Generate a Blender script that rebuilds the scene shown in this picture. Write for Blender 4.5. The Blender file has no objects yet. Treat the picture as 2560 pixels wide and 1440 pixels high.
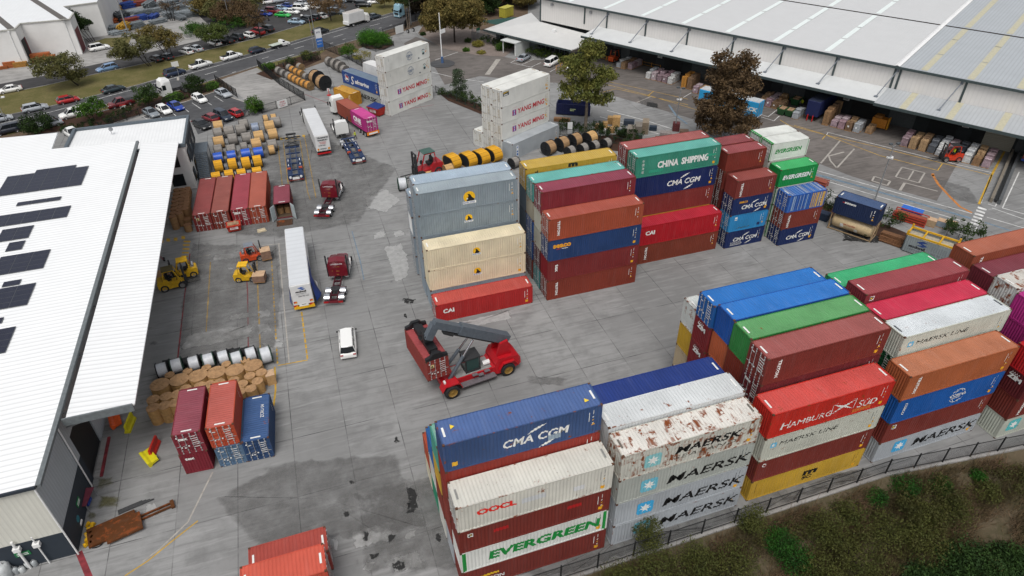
import bpy,bmesh,math,random
from mathutils import Vector,Matrix
R=math.radians
sc=bpy.context.scene
COL=sc.collection

# ------------------------------------------------------------------ camera, sky, sun, exposure
CAM_H,CAM_F,CAM_PITCH,CAM_ROLL,CAM_YAW=50.658,1671.23,36.0716,0.6029,18.2
cd=bpy.data.cameras.new("camera");cam=bpy.data.objects.new("camera",cd);COL.objects.link(cam)
cd.sensor_width=36.0;cd.lens=CAM_F/2560*36.0;cd.clip_start=1.0;cd.clip_end=3000
cam.location=(0,0,CAM_H)
cam.rotation_euler=(Matrix.Rotation(R(-CAM_YAW),3,'Z')@Matrix.Rotation(R(90-CAM_PITCH),3,'X')@Matrix.Rotation(R(-CAM_ROLL),3,'Z')).to_euler()
sc.camera=cam
SUN_EL,SUN_AZ=62.0,205.0  # azimuth clockwise from +Y: the soft light comes from behind and left of the camera
w=bpy.data.worlds.new("World");sc.world=w;w.use_nodes=True
nt=w.node_tree;bg=nt.nodes['Background']
sky=nt.nodes.new('ShaderNodeTexSky');sky.sky_type='NISHITA';sky.sun_disc=False
sky.sun_elevation=R(SUN_EL);sky.sun_rotation=R(SUN_AZ);sky.dust_density=4.0;sky.air_density=1.0;sky.ozone_density=0.6
hs=nt.nodes.new('ShaderNodeHueSaturation');hs.inputs['Saturation'].default_value=0.25
nt.links.new(sky.outputs[0],hs.inputs['Color']);nt.links.new(hs.outputs[0],bg.inputs[0]);bg.inputs[1].default_value=0.15
sd=bpy.data.lights.new("sun",'SUN');sd.energy=1.3;sd.angle=R(22);sd.color=(1.0,0.97,0.93)
sun=bpy.data.objects.new("sun",sd);COL.objects.link(sun)
sdir=Vector((math.sin(R(SUN_AZ))*math.cos(R(SUN_EL)),math.cos(R(SUN_AZ))*math.cos(R(SUN_EL)),math.sin(R(SUN_EL))))
sun.rotation_euler=sdir.to_track_quat('Z','Y').to_euler()
vs=sc.view_settings;vs.view_transform='Standard';vs.look='None';vs.gamma=1.0;vs.exposure=0.0;vs.use_curve_mapping=False
sc.cycles.max_bounces=5;sc.cycles.diffuse_bounces=3;sc.cycles.glossy_bounces=2

_cp,_sp=math.cos(R(CAM_PITCH)),math.sin(R(CAM_PITCH));_cr,_sr=math.cos(R(CAM_ROLL)),math.sin(R(CAM_ROLL));_cy,_sy=math.cos(R(CAM_YAW)),math.sin(R(CAM_YAW))
def G(px,py,z=0.0):
    """survey helper: the yard position (x, y) of a mark read off the photograph at height z"""
    X=(px-1280)/CAM_F;Y=-(py-720)/CAM_F
    u=_cr*X+_sr*Y;v=-_sr*X+_cr*Y
    d=(u,_cp+v*_sp,-_sp+v*_cp);t=(z-CAM_H)/d[2];xc,yc=d[0]*t,d[1]*t
    return(xc*_cy+yc*_sy,-xc*_sy+yc*_cy)
def G3(px,py,z=0.0):
    x,y=G(px,py,z);return Vector((x,y,z))

# ------------------------------------------------------------------ colours and materials
def lin(c):
    if isinstance(c,str):
        c=tuple(int(c[i:i+2],16)/255 for i in(1,3,5))
        return tuple(x/12.92 if x<=0.04045 else((x+0.055)/1.055)**2.4 for x in c)
    return c
_mats={}
def _new(key):
    m=bpy.data.materials.new(key);m.use_nodes=True;return m,m.node_tree,m.node_tree.nodes['Principled BSDF']
def N(nt,t,**kw):
    n=nt.nodes.new('ShaderNode'+t)
    for k,v in kw.items():
        if k.startswith('i_'):
            kk=k[2:];n.inputs[int(kk)if kk.isdigit()else kk.replace('_',' ')].default_value=v
        else:setattr(n,k,v)
    return n
def rgba(c,a=1):c=lin(c);return(c[0],c[1],c[2],a)
def mix(nt,fac,a,b):
    n=nt.nodes.new('ShaderNodeMix');n.data_type='RGBA'
    for s,v in((0,fac),(6,a),(7,b)):
        if hasattr(v,'is_output'):nt.links.new(v,n.inputs[s])
        else:n.inputs[s].default_value=v
    return n.outputs[2]
def ramp(nt,src,p0,p1,v0=0.0,v1=1.0):
    n=nt.nodes.new('ShaderNodeMapRange');n.inputs[1].default_value=p0;n.inputs[2].default_value=p1;n.inputs[3].default_value=v0;n.inputs[4].default_value=v1
    nt.links.new(src,n.inputs[0]);return n.outputs[0]
def noise(nt,vec,scale,detail=4,rough=0.55):
    n=nt.nodes.new('ShaderNodeTexNoise');n.inputs['Scale'].default_value=scale;n.inputs['Detail'].default_value=detail;n.inputs['Roughness'].default_value=rough
    if vec is not None:nt.links.new(vec,n.inputs['Vector'])
    return n.outputs['Fac']
def coords(nt,scale=(1,1,1),world=False):
    if world:
        g=nt.nodes.new('ShaderNodeNewGeometry');src=g.outputs['Position']
    else:
        t=nt.nodes.new('ShaderNodeTexCoord');src=t.outputs['Object']
        oi=nt.nodes.new('ShaderNodeObjectInfo');mu=nt.nodes.new('ShaderNodeMath');mu.operation='MULTIPLY';mu.inputs[1].default_value=91.0
        nt.links.new(oi.outputs['Random'],mu.inputs[0]);ad=nt.nodes.new('ShaderNodeVectorMath');ad.operation='ADD'
        nt.links.new(src,ad.inputs[0]);nt.links.new(mu.outputs[0],ad.inputs[1]);src=ad.outputs[0]
    m=nt.nodes.new('ShaderNodeMapping');m.inputs['Scale'].default_value=scale;nt.links.new(src,m.inputs[0]);return m.outputs[0]
def plain(key,c,rough=0.6,metal=0.0,var=0.12,scale=3.0):
    """a painted / plastic / metal surface with slight uneven dirt"""
    k=('plain',key)
    if k in _mats:return _mats[k]
    m,nt,b=_new(key);v=coords(nt);f=noise(nt,v,scale)
    c=lin(c);d=tuple(x*(1-2*var)for x in c)
    nt.links.new(mix(nt,ramp(nt,f,0.35,0.65),rgba(d),rgba(c)),b.inputs['Base Color'])
    b.inputs['Roughness'].default_value=rough;b.inputs['Metallic'].default_value=metal
    _mats[k]=m;return m
RUST='#7a3f1c'
def steel_paint(c,rust=0.15,roof=False):
    """container paint: chalky fading, vertical run streaks, rust patches"""
    k=('steel',c,rust,roof)
    if k in _mats:return _mats[k]
    m,nt,b=_new('weathered_paint');lc=lin(c)
    v=coords(nt);vs_=coords(nt,(1,1,0.12)if not roof else(1,0.15,1));vb=coords(nt,(0.35,0.35,0.35))
    big=noise(nt,vb,1.0,3);st=noise(nt,vs_,2.2,5,0.6);fine=noise(nt,v,1.3,8,0.7)
    dark=tuple(x*0.76 for x in lc);g=sum(lc)/3;pale=tuple(x*0.84+(g*0.5+0.09)*0.17 for x in lc)
    col=mix(nt,ramp(nt,big,0.3,0.7),rgba(dark),rgba(lc));col=mix(nt,ramp(nt,st,0.5,0.78,0,0.75),col,rgba(pale))
    th=0.70-rust*0.21
    rm=N(nt,'Math',operation='MULTIPLY');nt.links.new(ramp(nt,fine,th,th+0.05),rm.inputs[0]);nt.links.new(ramp(nt,st,0.42,0.56),rm.inputs[1])
    col=mix(nt,rm.outputs[0],col,rgba(RUST))
    sp=noise(nt,v,5.0,3,0.6);col=mix(nt,ramp(nt,sp,0.715-rust*0.04,0.76),col,rgba('#4a3528'))
    nt.links.new(col,b.inputs['Base Color']);b.inputs['Roughness'].default_value=0.62;b.inputs['Specular IOR Level'].default_value=0.3
    _mats[k]=m;return m
def glass(key='tinted_glass',c=(0.012,0.015,0.018)):
    k=('glass',key)
    if k in _mats:return _mats[k]
    m,nt,b=_new(key);b.inputs['Base Color'].default_value=(*c,1);b.inputs['Roughness'].default_value=0.08;b.inputs['Specular IOR Level'].default_value=0.6
    _mats[k]=m;return m
def carpaint(c):
    k=('car',c)
    if k in _mats:return _mats[k]
    m,nt,b=_new('car_paint');b.inputs['Base Color'].default_value=rgba(c);b.inputs['Roughness'].default_value=0.3;b.inputs['Coat Weight'].default_value=0.6;b.inputs['Coat Roughness'].default_value=0.08
    _mats[k]=m;return m
RUBBER=plain('tyre_rubber',(0.018,0.018,0.019),0.85);RIM=plain('wheel_rim',(0.42,0.42,0.43),0.35,0.8);CHROME=plain('bright_steel',(0.72,0.73,0.75),0.22,0.9)
DARK=plain('dark_steel',(0.03,0.031,0.033),0.6);BLACK=plain('black_plastic',(0.014,0.014,0.015),0.55);WHITE=plain('white_paint',(0.78,0.78,0.77),0.5,var=0.05);GALV=plain('galvanised_steel',(0.38,0.39,0.4),0.45,0.5)
YEL=plain('safety_yellow','#e8b417',0.55);RED=plain('signal_red','#c01a20',0.5);ORANGE=plain('signal_orange','#e05a1c',0.5);TIMBER=plain('sawn_timber','#b68a5a',0.85,var=0.2,scale=6)
AMBER=plain('amber_lens','#f08a18',0.3);TAIL=plain('red_lens','#b01414',0.3);LAMP=plain('lamp_lens',(0.8,0.8,0.78),0.15);BLUE=plain('deep_blue','#1c3f8f',0.5)

# ------------------------------------------------------------------ mesh building
class MB:
    def __init__(s):s.v=[];s.f=[];s.m=[];s.sm=[]
    def add(s,vs,fs,mi=0,smooth=False,M=None):
        o=len(s.v);s.v+=[tuple(M@Vector(p))for p in vs]if M is not None else[tuple(p)for p in vs]
        for f in fs:s.f.append(tuple(i+o for i in f));s.m.append(mi);s.sm.append(smooth)
        return s
    def box(s,x0,x1,y0,y1,z0,z1,mi=0,M=None):
        v=[(x0,y0,z0),(x1,y0,z0),(x1,y1,z0),(x0,y1,z0),(x0,y0,z1),(x1,y0,z1),(x1,y1,z1),(x0,y1,z1)]
        return s.add(v,[(0,3,2,1),(4,5,6,7),(0,1,5,4),(1,2,6,5),(2,3,7,6),(3,0,4,7)],mi,M=M)
    def bar(s,p,q,w,h=None,mi=0,up=(0,0,1)):
        """a square bar between two points"""
        p,q=Vector(p),Vector(q);h=h or w;d=(q-p);L=d.length
        if L<1e-6:return s
        d.normalize();u=Vector(up);sd_=d.cross(u)
        if sd_.length<1e-4:sd_=d.cross(Vector((1,0,0)))
        sd_.normalize();u=sd_.cross(d);a,b=sd_*w/2,u*h/2
        v=[p-a-b,p+a-b,p+a+b,p-a+b,q-a-b,q+a-b,q+a+b,q-a+b]
        return s.add(v,[(0,1,2,3),(7,6,5,4),(0,4,5,1),(1,5,6,2),(2,6,7,3),(3,7,4,0)],mi)
    def cyl(s,p,q,r0,r1=None,n=12,mi=0,caps=True,smooth=True):
        p,q=Vector(p),Vector(q);r1=r0 if r1 is None else r1;d=(q-p).normalized()
        a=d.cross(Vector((0,0,1)));
        if a.length<1e-3:a=d.cross(Vector((1,0,0)))
        a.normalize();b=d.cross(a)
        v=[]
        for i in range(n):
            t=2*math.pi*i/n;o=a*math.cos(t)+b*math.sin(t);v.append(p+o*r0);v.append(q+o*r1)
        s.add(v,[(2*i,2*i+1,(2*i+3)%(2*n),(2*i+2)%(2*n))for i in range(n)],mi,smooth)
        if caps:
            s.add(v,[tuple(range(0,2*n,2)),tuple(range(2*n-1,0,-2))],mi)
        return s
    def prism(s,poly,a0,a1,axis='y',mi=0,M=None):
        """extrude a 2-D outline; axis y: poly is (x, z); axis x: (y, z); axis z: (x, y)"""
        n=len(poly);mk={'y':lambda p,a:(p[0],a,p[1]),'x':lambda p,a:(a,p[0],p[1]),'z':lambda p,a:(p[0],p[1],a)}[axis]
        v=[mk(p,a0)for p in poly]+[mk(p,a1)for p in poly]
        f=[(i,(i+1)%n,n+(i+1)%n,n+i)for i in range(n)]+[tuple(range(n-1,-1,-1)),tuple(range(n,2*n))]
        return s.add(v,f,mi,M=M)
    def loft(s,rings,mi=0,smooth=False,caps=True,M=None):
        n=len(rings[0]);v=[p for r in rings for p in r];f=[]
        for k in range(len(rings)-1):
            for i in range(n):f.append((k*n+i,k*n+(i+1)%n,(k+1)*n+(i+1)%n,(k+1)*n+i))
        s.add(v,f,mi,smooth,M)
        if caps:s.add(v,[tuple(range(n-1,-1,-1)),tuple(range((len(rings)-1)*n,len(rings)*n))],mi,False,M)
        return s
    def mesh(s,name,mats):
        me=bpy.data.meshes.new(name);me.from_pydata(s.v,[],s.f)
        for m in(mats if isinstance(mats,(list,tuple))else[mats]):me.materials.append(m)
        me.polygons.foreach_set('material_index',s.m);me.polygons.foreach_set('use_smooth',s.sm)
        bm=bmesh.new();bm.from_mesh(me);bmesh.ops.recalc_face_normals(bm,faces=bm.faces);bm.to_mesh(me);bm.free()
        return me
def rbox(mb,x0,x1,y0,y1,z0,z1,r=0.05,mi=0,M=None):
    """box with chamfered vertical and top edges"""
    def ring(e,z):return[(x0+e+r,y0+e,z),(x1-e-r,y0+e,z),(x1-e,y0+e+r,z),(x1-e,y1-e-r,z),(x1-e-r,y1-e,z),(x0+e+r,y1-e,z),(x0+e,y1-e-r,z),(x0+e,y0+e+r,z)]
    return mb.loft([ring(0,z0),ring(0,z1-r),ring(r*0.7,z1)],mi,M=M)
KIDS={}
def obj(name,me,parent=None,loc=(0,0,0),rz=0.0,mat=None):
    o=bpy.data.objects.new(name,me);COL.objects.link(o);o.location=loc
    if rz:o.rotation_euler=(0,0,rz)
    if parent is not None:o.parent=parent;KIDS.setdefault(parent.name,[]).append(o)
    if mat is not None:
        o.material_slots[0].link='OBJECT';o.material_slots[0].material=mat
    return o
def tag(o,label,cat,group=None):
    o['label']=label;o['category']=cat
    if group:o['group']=group
    return o
def thing(name,label,cat,loc=(0,0,0),rz=0.0,group=None):
    o=bpy.data.objects.new(name,None);COL.objects.link(o);o.location=loc;o.rotation_euler=(0,0,rz);o.empty_display_size=0.3
    return tag(o,label,cat,group)
def kids(o):return KIDS.get(o.name,[])
def dup(root,loc,rz=0.0,label=None,group=None,mats=None):
    """copy of a thing with copies of its parts and their sub-parts; mats renames materials by slot object name"""
    def cp_(o,par):
        c=o.copy();COL.objects.link(c);c.parent=par;KIDS.setdefault(par.name,[]).append(c)
        if mats and o.name.split('.')[0]in mats:
            c.material_slots[0].link='OBJECT';c.material_slots[0].material=mats[o.name.split('.')[0]]
        for k in kids(o):cp_(k,c)
        return c
    r=root.copy();COL.objects.link(r);r.location=loc;r.rotation_euler=(0,0,rz)
    if label:r['label']=label
    if group:r['group']=group
    for k in kids(root):cp_(k,r)
    return r
def struct(name,me,kind='structure',loc=(0,0,0)):
    o=obj(name,me,loc=loc);o['kind']=kind;return o

# ------------------------------------------------------------------ lettering
_txt={}
def text_mesh(txt,bold=0.02,shear=0.0,wide=1.0,track=1.0):
    """letters as flat faces, 1 unit cap height, starting at x = 0, baseline z = 0; returns (verts2d, faces, width)"""
    k=(txt,bold,shear,wide,track)
    if k in _txt:return _txt[k]
    cu=bpy.data.curves.new('lettering','FONT');cu.body=txt;cu.size=1.0;cu.offset=bold;cu.shear=shear;cu.space_character=track;cu.resolution_u=3;cu.fill_mode='FRONT'
    o=bpy.data.objects.new('lettering',cu);COL.objects.link(o)
    dg=bpy.context.evaluated_depsgraph_get();me=bpy.data.meshes.new_from_object(o.evaluated_get(dg))
    vs_=[v.co.copy()for v in me.vertices];fs=[tuple(p.vertices)for p in me.polygons]
    COL.objects.unlink(o);bpy.data.objects.remove(o);bpy.data.curves.remove(cu);bpy.data.meshes.remove(me)
    x0=min(v.x for v in vs_);x1=max(v.x for v in vs_);y0=min(v.y for v in vs_);y1=max(v.y for v in vs_);h=y1-y0
    pts=[((v.x-x0)/h*wide,(v.y-y0)/h)for v in vs_]
    _txt[k]=(pts,fs,(x1-x0)/h*wide);return _txt[k]

# ------------------------------------------------------------------ ground, roads, markings
def concrete_mat(key,base,slab=True,warm=0.0):
    m,nt,b=_new(key);v=coords(nt,world=True);c=lin(base)
    big=noise(nt,v,0.06,4,0.6);mid=noise(nt,v,0.45,6,0.65);fine=noise(nt,v,5.0,4,0.7)
    rot=nt.nodes.new('ShaderNodeMapping');rot.inputs['Rotation'].default_value=(0,0,R(28));rot.inputs['Scale'].default_value=(0.16,1.6,1);nt.links.new(v,rot.inputs[0]);tyre=noise(nt,rot.outputs[0],1.2,5,0.6)
    rot2=nt.nodes.new('ShaderNodeMapping');rot2.inputs['Rotation'].default_value=(0,0,R(95));rot2.inputs['Scale'].default_value=(0.2,2.2,1);nt.links.new(v,rot2.inputs[0]);tyre2=noise(nt,rot2.outputs[0],1.0,5,0.6)
    def s(k):return tuple(x*k for x in c)
    col=mix(nt,ramp(nt,big,0.32,0.68),rgba(s(0.70)),rgba(s(1.2)))
    col=mix(nt,ramp(nt,mid,0.46,0.72,0,0.75),col,rgba(s(0.58)))
    col=mix(nt,ramp(nt,tyre,0.5,0.68,0,0.7),col,rgba(s(0.56)));col=mix(nt,ramp(nt,tyre2,0.52,0.7,0,0.55),col,rgba(s(1.4)))
    col=mix(nt,ramp(nt,fine,0.55,0.8,0,0.45),col,rgba(s(0.7)))
    blot=noise(nt,v,0.9,2,0.5);col=mix(nt,ramp(nt,blot,0.73,0.78,0,0.6),col,rgba(s(0.4)))
    if slab:
        sx=N(nt,'SeparateXYZ');nt.links.new(v,sx.inputs[0]);masks=[];cells=[]
        for out,off,size,w_ in((0,1.6+51.5,5.15,0.0075),(1,42.05-144.0,7.2,0.006)):
            a=N(nt,'Math',operation='ADD');a.inputs[1].default_value=-off if out==1 else off;nt.links.new(sx.outputs[out],a.inputs[0])
            d=N(nt,'Math',operation='DIVIDE');d.inputs[1].default_value=size;nt.links.new(a.outputs[0],d.inputs[0])
            fl=N(nt,'Math',operation='FLOOR');nt.links.new(d.outputs[0],fl.inputs[0]);cells.append(fl.outputs[0])
            fr=N(nt,'Math',operation='FRACT');nt.links.new(d.outputs[0],fr.inputs[0])
            pp=N(nt,'Math',operation='PINGPONG');pp.inputs[1].default_value=0.5;nt.links.new(fr.outputs[0],pp.inputs[0])
            lt=N(nt,'Math',operation='LESS_THAN');lt.inputs[1].default_value=w_;nt.links.new(pp.outputs[0],lt.inputs[0]);masks.append(lt.outputs[0])
        cx=N(nt,'CombineXYZ');nt.links.new(cells[0],cx.inputs[0]);nt.links.new(cells[1],cx.inputs[1]);wn=N(nt,'TexWhiteNoise',noise_dimensions='2D');nt.links.new(cx.outputs[0],wn.inputs[0])
        col=mix(nt,ramp(nt,wn.outputs[0],0,1,0,0.55),col,rgba(s(0.78)))
        mx=N(nt,'Math',operation='MAXIMUM');nt.links.new(masks[0],mx.inputs[0]);nt.links.new(masks[1],mx.inputs[1])
        mk=N(nt,'Math',operation='MULTIPLY');nt.links.new(mx.outputs[0],mk.inputs[0]);nt.links.new(ramp(nt,noise(nt,v,0.25,4,0.7),0.4,0.6,0.12,0.85),mk.inputs[1])
        col=mix(nt,mk.outputs[0],col,rgba((0.06,0.06,0.06)))
    nt.links.new(col,b.inputs['Base Color']);b.inputs['Roughness'].default_value=0.9;b.inputs['Specular IOR Level'].default_value=0.2
    return m
def soil_mat(key,cols,s1=0.25,s2=2.5):
    m,nt,b=_new(key);v=coords(nt,world=True);a,b_,c=[rgba(x)for x in cols]
    n1,n2,n3=noise(nt,v,s1,5,0.65),noise(nt,v,s2,6,0.7),noise(nt,v,9.0,3,0.7)
    col=mix(nt,ramp(nt,n1,0.38,0.62),a,b_);col=mix(nt,ramp(nt,n2,0.48,0.7,0,0.8),col,c);col=mix(nt,ramp(nt,n3,0.5,0.8,0,0.5),col,tuple(x*0.55 for x in a[:3])+(1,))
    nt.links.new(col,b.inputs['Base Color']);b.inputs['Roughness'].default_value=0.95;b.inputs['Specular IOR Level'].default_value=0.1
    return m
YARD=concrete_mat('yard_concrete',(0.262,0.262,0.258));PALE=concrete_mat('pale_concrete',(0.3,0.292,0.28),False)
ASPH=concrete_mat('asphalt',(0.085,0.086,0.09),False);ASPH2=concrete_mat('worn_asphalt',(0.15,0.135,0.125),False);ASPH3=concrete_mat('dark_asphalt',(0.055,0.054,0.055),False)
GRASS=soil_mat('verge_grass',((0.105,0.098,0.035),(0.16,0.135,0.06),(0.075,0.082,0.028)));SOIL=soil_mat('bare_soil',((0.14,0.1,0.07),(0.09,0.065,0.045),(0.17,0.13,0.095)))
MULCH=soil_mat('bark_mulch',((0.05,0.03,0.022),(0.075,0.04,0.028),(0.035,0.025,0.02)));BANK=soil_mat('creek_bank',((0.10,0.078,0.05),(0.06,0.055,0.03),(0.13,0.1,0.07)),0.35,1.8);PINKG=soil_mat('gravel_bed',((0.2,0.165,0.145),(0.25,0.21,0.19),(0.15,0.12,0.1)),0.5,4)
def fence_y(x):return 27.25 if x<45 else 27.25-(x-45)*0.113
# one ground sheet out to the horizon, falling away to the creek beyond the near fence
xs=[-600,-120,-40]+list(range(-30,131,4))+[180,300,800];offs=[(900,-0.02),(0.0,-0.02),(-0.55,-0.05),(-1.6,-0.9),(-4.0,-2.3),(-7.0,-3.6),(-9.5,-4.6),(-13,-5.0),(-18,-3.6),(-60,-2.5),(-400,-2.5)]
mb=MB();rr=random.Random(5);v=[]
for x in xs:
    for k,(o,z)in enumerate(offs):v.append((x,fence_y(min(max(x,-50),100))+o+(rr.uniform(-0.4,0.4)if 2<k<9 else 0),z+(rr.uniform(-0.2,0.2)if 2<k<9 else 0)))
n=len(offs);mb.add(v,[(i*n+k,i*n+k+1,(i+1)*n+k+1,(i+1)*n+k)for i in range(len(xs)-1)for k in range(n-1)],0,True)
for i,f in enumerate(mb.f):mb.m[i]=0 if(f[0]%n)==0 else 1
struct('ground',mb.mesh('ground',[SOIL,BANK]))
def poly_mesh(name,pts,mat):
    from mathutils.geometry import tessellate_polygon
    t=tessellate_polygon([[Vector((p[0],p[1],0))for p in pts]]);me=bpy.data.meshes.new(name);me.from_pydata([(p[0],p[1],p[2])for p in pts],[],[tuple(q)for q in t]);me.materials.append(mat)
    for p in me.polygons:
        if p.normal.z<0:p.flip()
    return me
def W2(pts,z):return[(p[0],p[1],z)for p in pts]
def PX(pts,z):return[(*G(*p),z)for p in pts]
def zone(name,pts,mat):return struct(name,poly_mesh(name,pts,mat))
Z0=0.0
zone('concrete_yard',W2([(-90,27.2),(45,27.22),(57,25.87),(68,24.6),(260,20),(260,90),(165,120),(88,215),(40,196),(12,172),(-6,158),(-40,146),(-90,128)],Z0),YARD)
# --- the street: far kerb and near kerb lines (yard metres)
FARK=[(-160,122),(-100,141),(-72,150.6),(-57.2,155.7),(-47,159.3),(-33,166.5),(-22.3,173.8),(-7.1,182.8),(16.5,199),(32.5,209.7),(60,229),(110,264)]
NEARK=[(-160,106),(-100,128),(-72,139),(-54.9,145.3),(-37,152.3),(-24,159.6),(-7.4,171.2),(9.9,179.9),(19.6,186),(32.7,195),(60,214),(110,249)]
MEDF=[(-160,150),(-100,160.5),(-75,166.5),(-60.7,170.4),(-52.6,173.3),(-43,178.2),(-20,188.5),(-6.8,195.5),(5.9,205),(22.8,218),(33.3,226),(60,246),(110,282)]
SVCF=[(-160,158),(-100,168.5),(-75,174.5),(-62.6,178.3),(-52.6,181.9),(-46.2,185.4),(-38,189.5),(-24.6,197),(-14,203),(-2,212)]
zone('street',W2(NEARK+FARK[::-1],0.004),ASPH);zone('grass_verge',W2(FARK+MEDF[::-1],0.06),GRASS);zone('service_road',W2(MEDF[:8]+SVCF[::-1],0.004),ASPH3)
zone('car_park_ground',W2([(-16,203),(-20,189),(-6.8,195.5),(5.9,205),(22.8,218),(33.3,226),(60,246),(110,282),(80,330),(-40,330),(-26,240)],0.006),ASPH3)
zone('factory_forecourt',W2([(-160,158),(-100,168.5),(-75,174.5),(-62.6,178.3),(-52.6,181.9),(-46.2,185.4),(-38,189.5),(-24.6,197),(-14,203),(-30,250),(-60,330),(-200,330)],0.003),PALE)
def ribbon(mb,pts,w_,z=0.0,mi=0,pxy=True):
    q=[Vector((*G(*p),z))if pxy else Vector((p[0],p[1],z))for p in pts]
    for i in range(len(q)-1):
        d=(q[i+1]-q[i]);d.z=0;d.normalize();s_=Vector((-d.y,d.x,0))*w_/2
        mb.add([q[i]-s_,q[i+1]-s_,q[i+1]+s_,q[i]+s_],[(0,1,2,3)],mi)
def kerb(name,pts,w_=0.18,h=0.14,z=-0.01,mat=PALE):
    mb=MB()
    for i in range(len(pts)-1):mb.bar((pts[i][0],pts[i][1],z+h/2),(pts[i+1][0],pts[i+1][1],z+h/2),w_,h)
    return struct(name,mb.mesh(name,mat))
kerb('street_kerb',FARK);kerb('street_kerb',NEARK);kerb('street_kerb',MEDF[:9])
# --- other surfaces, read off the photograph
zone('warehouse_apron',PX([(1040,92),(1118,118),(1185,128),(1300,150),(1430,150),(1500,140),(1660,172),(1900,222),(2100,280),(2300,322),(2443,350),(2387,420),(2342,502),(2250,477),(2130,441),(2050,410),(1880,345),(1719,294),(1612,262),(1509,233),(1400,208),(1290,200),(1200,190),(1112,212),(1088,170),(1020,130),(1010,108)],0.004),ASPH2)
zone('staff_car_park',PX([(352,294),(537,228),(556,236),(628,262),(606,297),(560,312),(495,336),(478,300)],0.004),ASPH)
zone('driveway',PX([(553,199),(646,168),(766,253),(700,278),(640,266),(622,258)],0.005),PALE)
zone('garden_bed',PX([(338,290),(537,222),(560,206),(545,200),(350,258),(80,318),(100,335),(250,318)],0.05),MULCH)
zone('garden_bed',PX([(640,185),(700,160),(790,128),(800,150),(735,180),(680,200)],0.05),MULCH)
zone('garden_bed',PX([(1095,232),(1120,232),(1215,268),(1310,330),(1440,345),(1560,335),(1660,365),(1640,392),(1500,372),(1360,362),(1300,345),(1208,288),(1120,252)],0.05),MULCH)
zone('garden_bed',PX([(2030,500),(2100,520),(2240,572),(2330,610),(2480,600),(2560,640),(2560,680),(2440,640),(2300,622),(2190,590),(2040,530)],0.05),MULCH)
zone('garden_bed',PX([(1045,85),(1140,62),(1215,80),(1290,120),(1262,142),(1190,138),(1110,122)],0.05),PINKG)
zone('planted_island',PX([(900,110),(955,96),(985,112),(960,125),(915,122)],0.1),MULCH)
zone('round_island',[(*(Vector(G(1106,160))+Vector((3.0*math.cos(a*0.3142),3.0*math.sin(a*0.3142)))),0.1)for a in range(20)],ASPH)
zone('nature_strip',PX([(640,168),(735,140),(815,124),(800,136),(700,162),(655,178)],0.03),GRASS)
zone('nature_strip',PX([(20,338),(140,306),(350,252),(552,203),(545,200),(350,247),(140,300),(10,332)],0.03),GRASS)
zone('scrub_ground',PX([(1045,84),(1060,60),(1200,20),(1320,-10),(1320,48),(1215,78),(1140,64)],0.02),SOIL)
zone('factory_lawn',PX([(228,108),(262,96),(330,92),(320,112),(285,118),(250,120)],0.03),GRASS)
# kerb of the near fence
mb=MB();kx=[-20,45,57,70,120]
for i in range(len(kx)-1):mb.bar((kx[i],fence_y(kx[i])-0.3,0.0),(kx[i+1],fence_y(kx[i+1])-0.3,0.0),0.5,0.24)
struct('retaining_kerb',mb.mesh('retaining_kerb',PALE))
# --- paint
PW,PY,PR,PB,PG_,PO=plain('line_white',(0.7,0.7,0.68),0.8,var=0.2,scale=1.5),plain('line_yellow','#c9a032',0.8,var=0.2,scale=1.5),plain('line_red','#8e3038',0.8,var=0.25,scale=1.5),plain('line_blue','#6f8494',0.8,var=0.2),plain('line_worn','#a9a49c',0.85,var=0.15),plain('line_orange','#c07a36',0.85,var=0.15)
mats6=[PW,PY,PR,PB,PG_,PO];mk=MB();zz=0.009
def ln(pts,w_,c):ribbon(mk,pts,w_*1.15,zz,c)
def dash(a,b,n,fill,w_,c):
    for i in range(n):
        f0,f1=i/n,(i+fill)/n
        ln([(a[0]+(b[0]-a[0])*f0,a[1]+(b[1]-a[1])*f0),(a[0]+(b[0]-a[0])*f1,a[1]+(b[1]-a[1])*f1)],w_,c)
def blob(px,py,w_,h,c):mk.add([Vector((*G(px+a*w_/2,py+b*h/2),zz))for a,b in((-1,-1),(1,-1),(1,1),(-1,1))],[(0,3,2,1)],c)
# street lines
ln([(0,310),(127,280),(257,244),(340,222),(490,179),(640,138),(760,102),(857,73),(982,38)],0.14,0)
for a,b in(((-2,322),(30,314)),((50,327),(140,304)),((257,272),(347,250)),((642,164),(735,136)),((512,187),(542,178)),((655,147),(672,142)),((736,122),(760,115)),((834,93),(858,86)),((925,65),(950,59)),((580,182),(590,179)),((620,171),(630,168)),((825,109),(832,107)),((857,99),(864,97)),((890,89),(896,87)),((947,71),(954,69)),((974,64),(980,62)),((460,116),(475,112))):ln([a,b],0.15,0)
blob(24,310,9,9,4);blob(445,197,6,8,4)
# staff car park bays
for a,b in(((536,240),(558,254)),((480,257),(502,272)),((508,249),(530,263)),((355,290),(368,298)),((458,268),(472,280)),((425,276),(440,290)),((393,284),(404,294))):ln([a,b],0.1,0)
ln([(337,297),(537,229),(620,258)],0.22,4)
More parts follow.
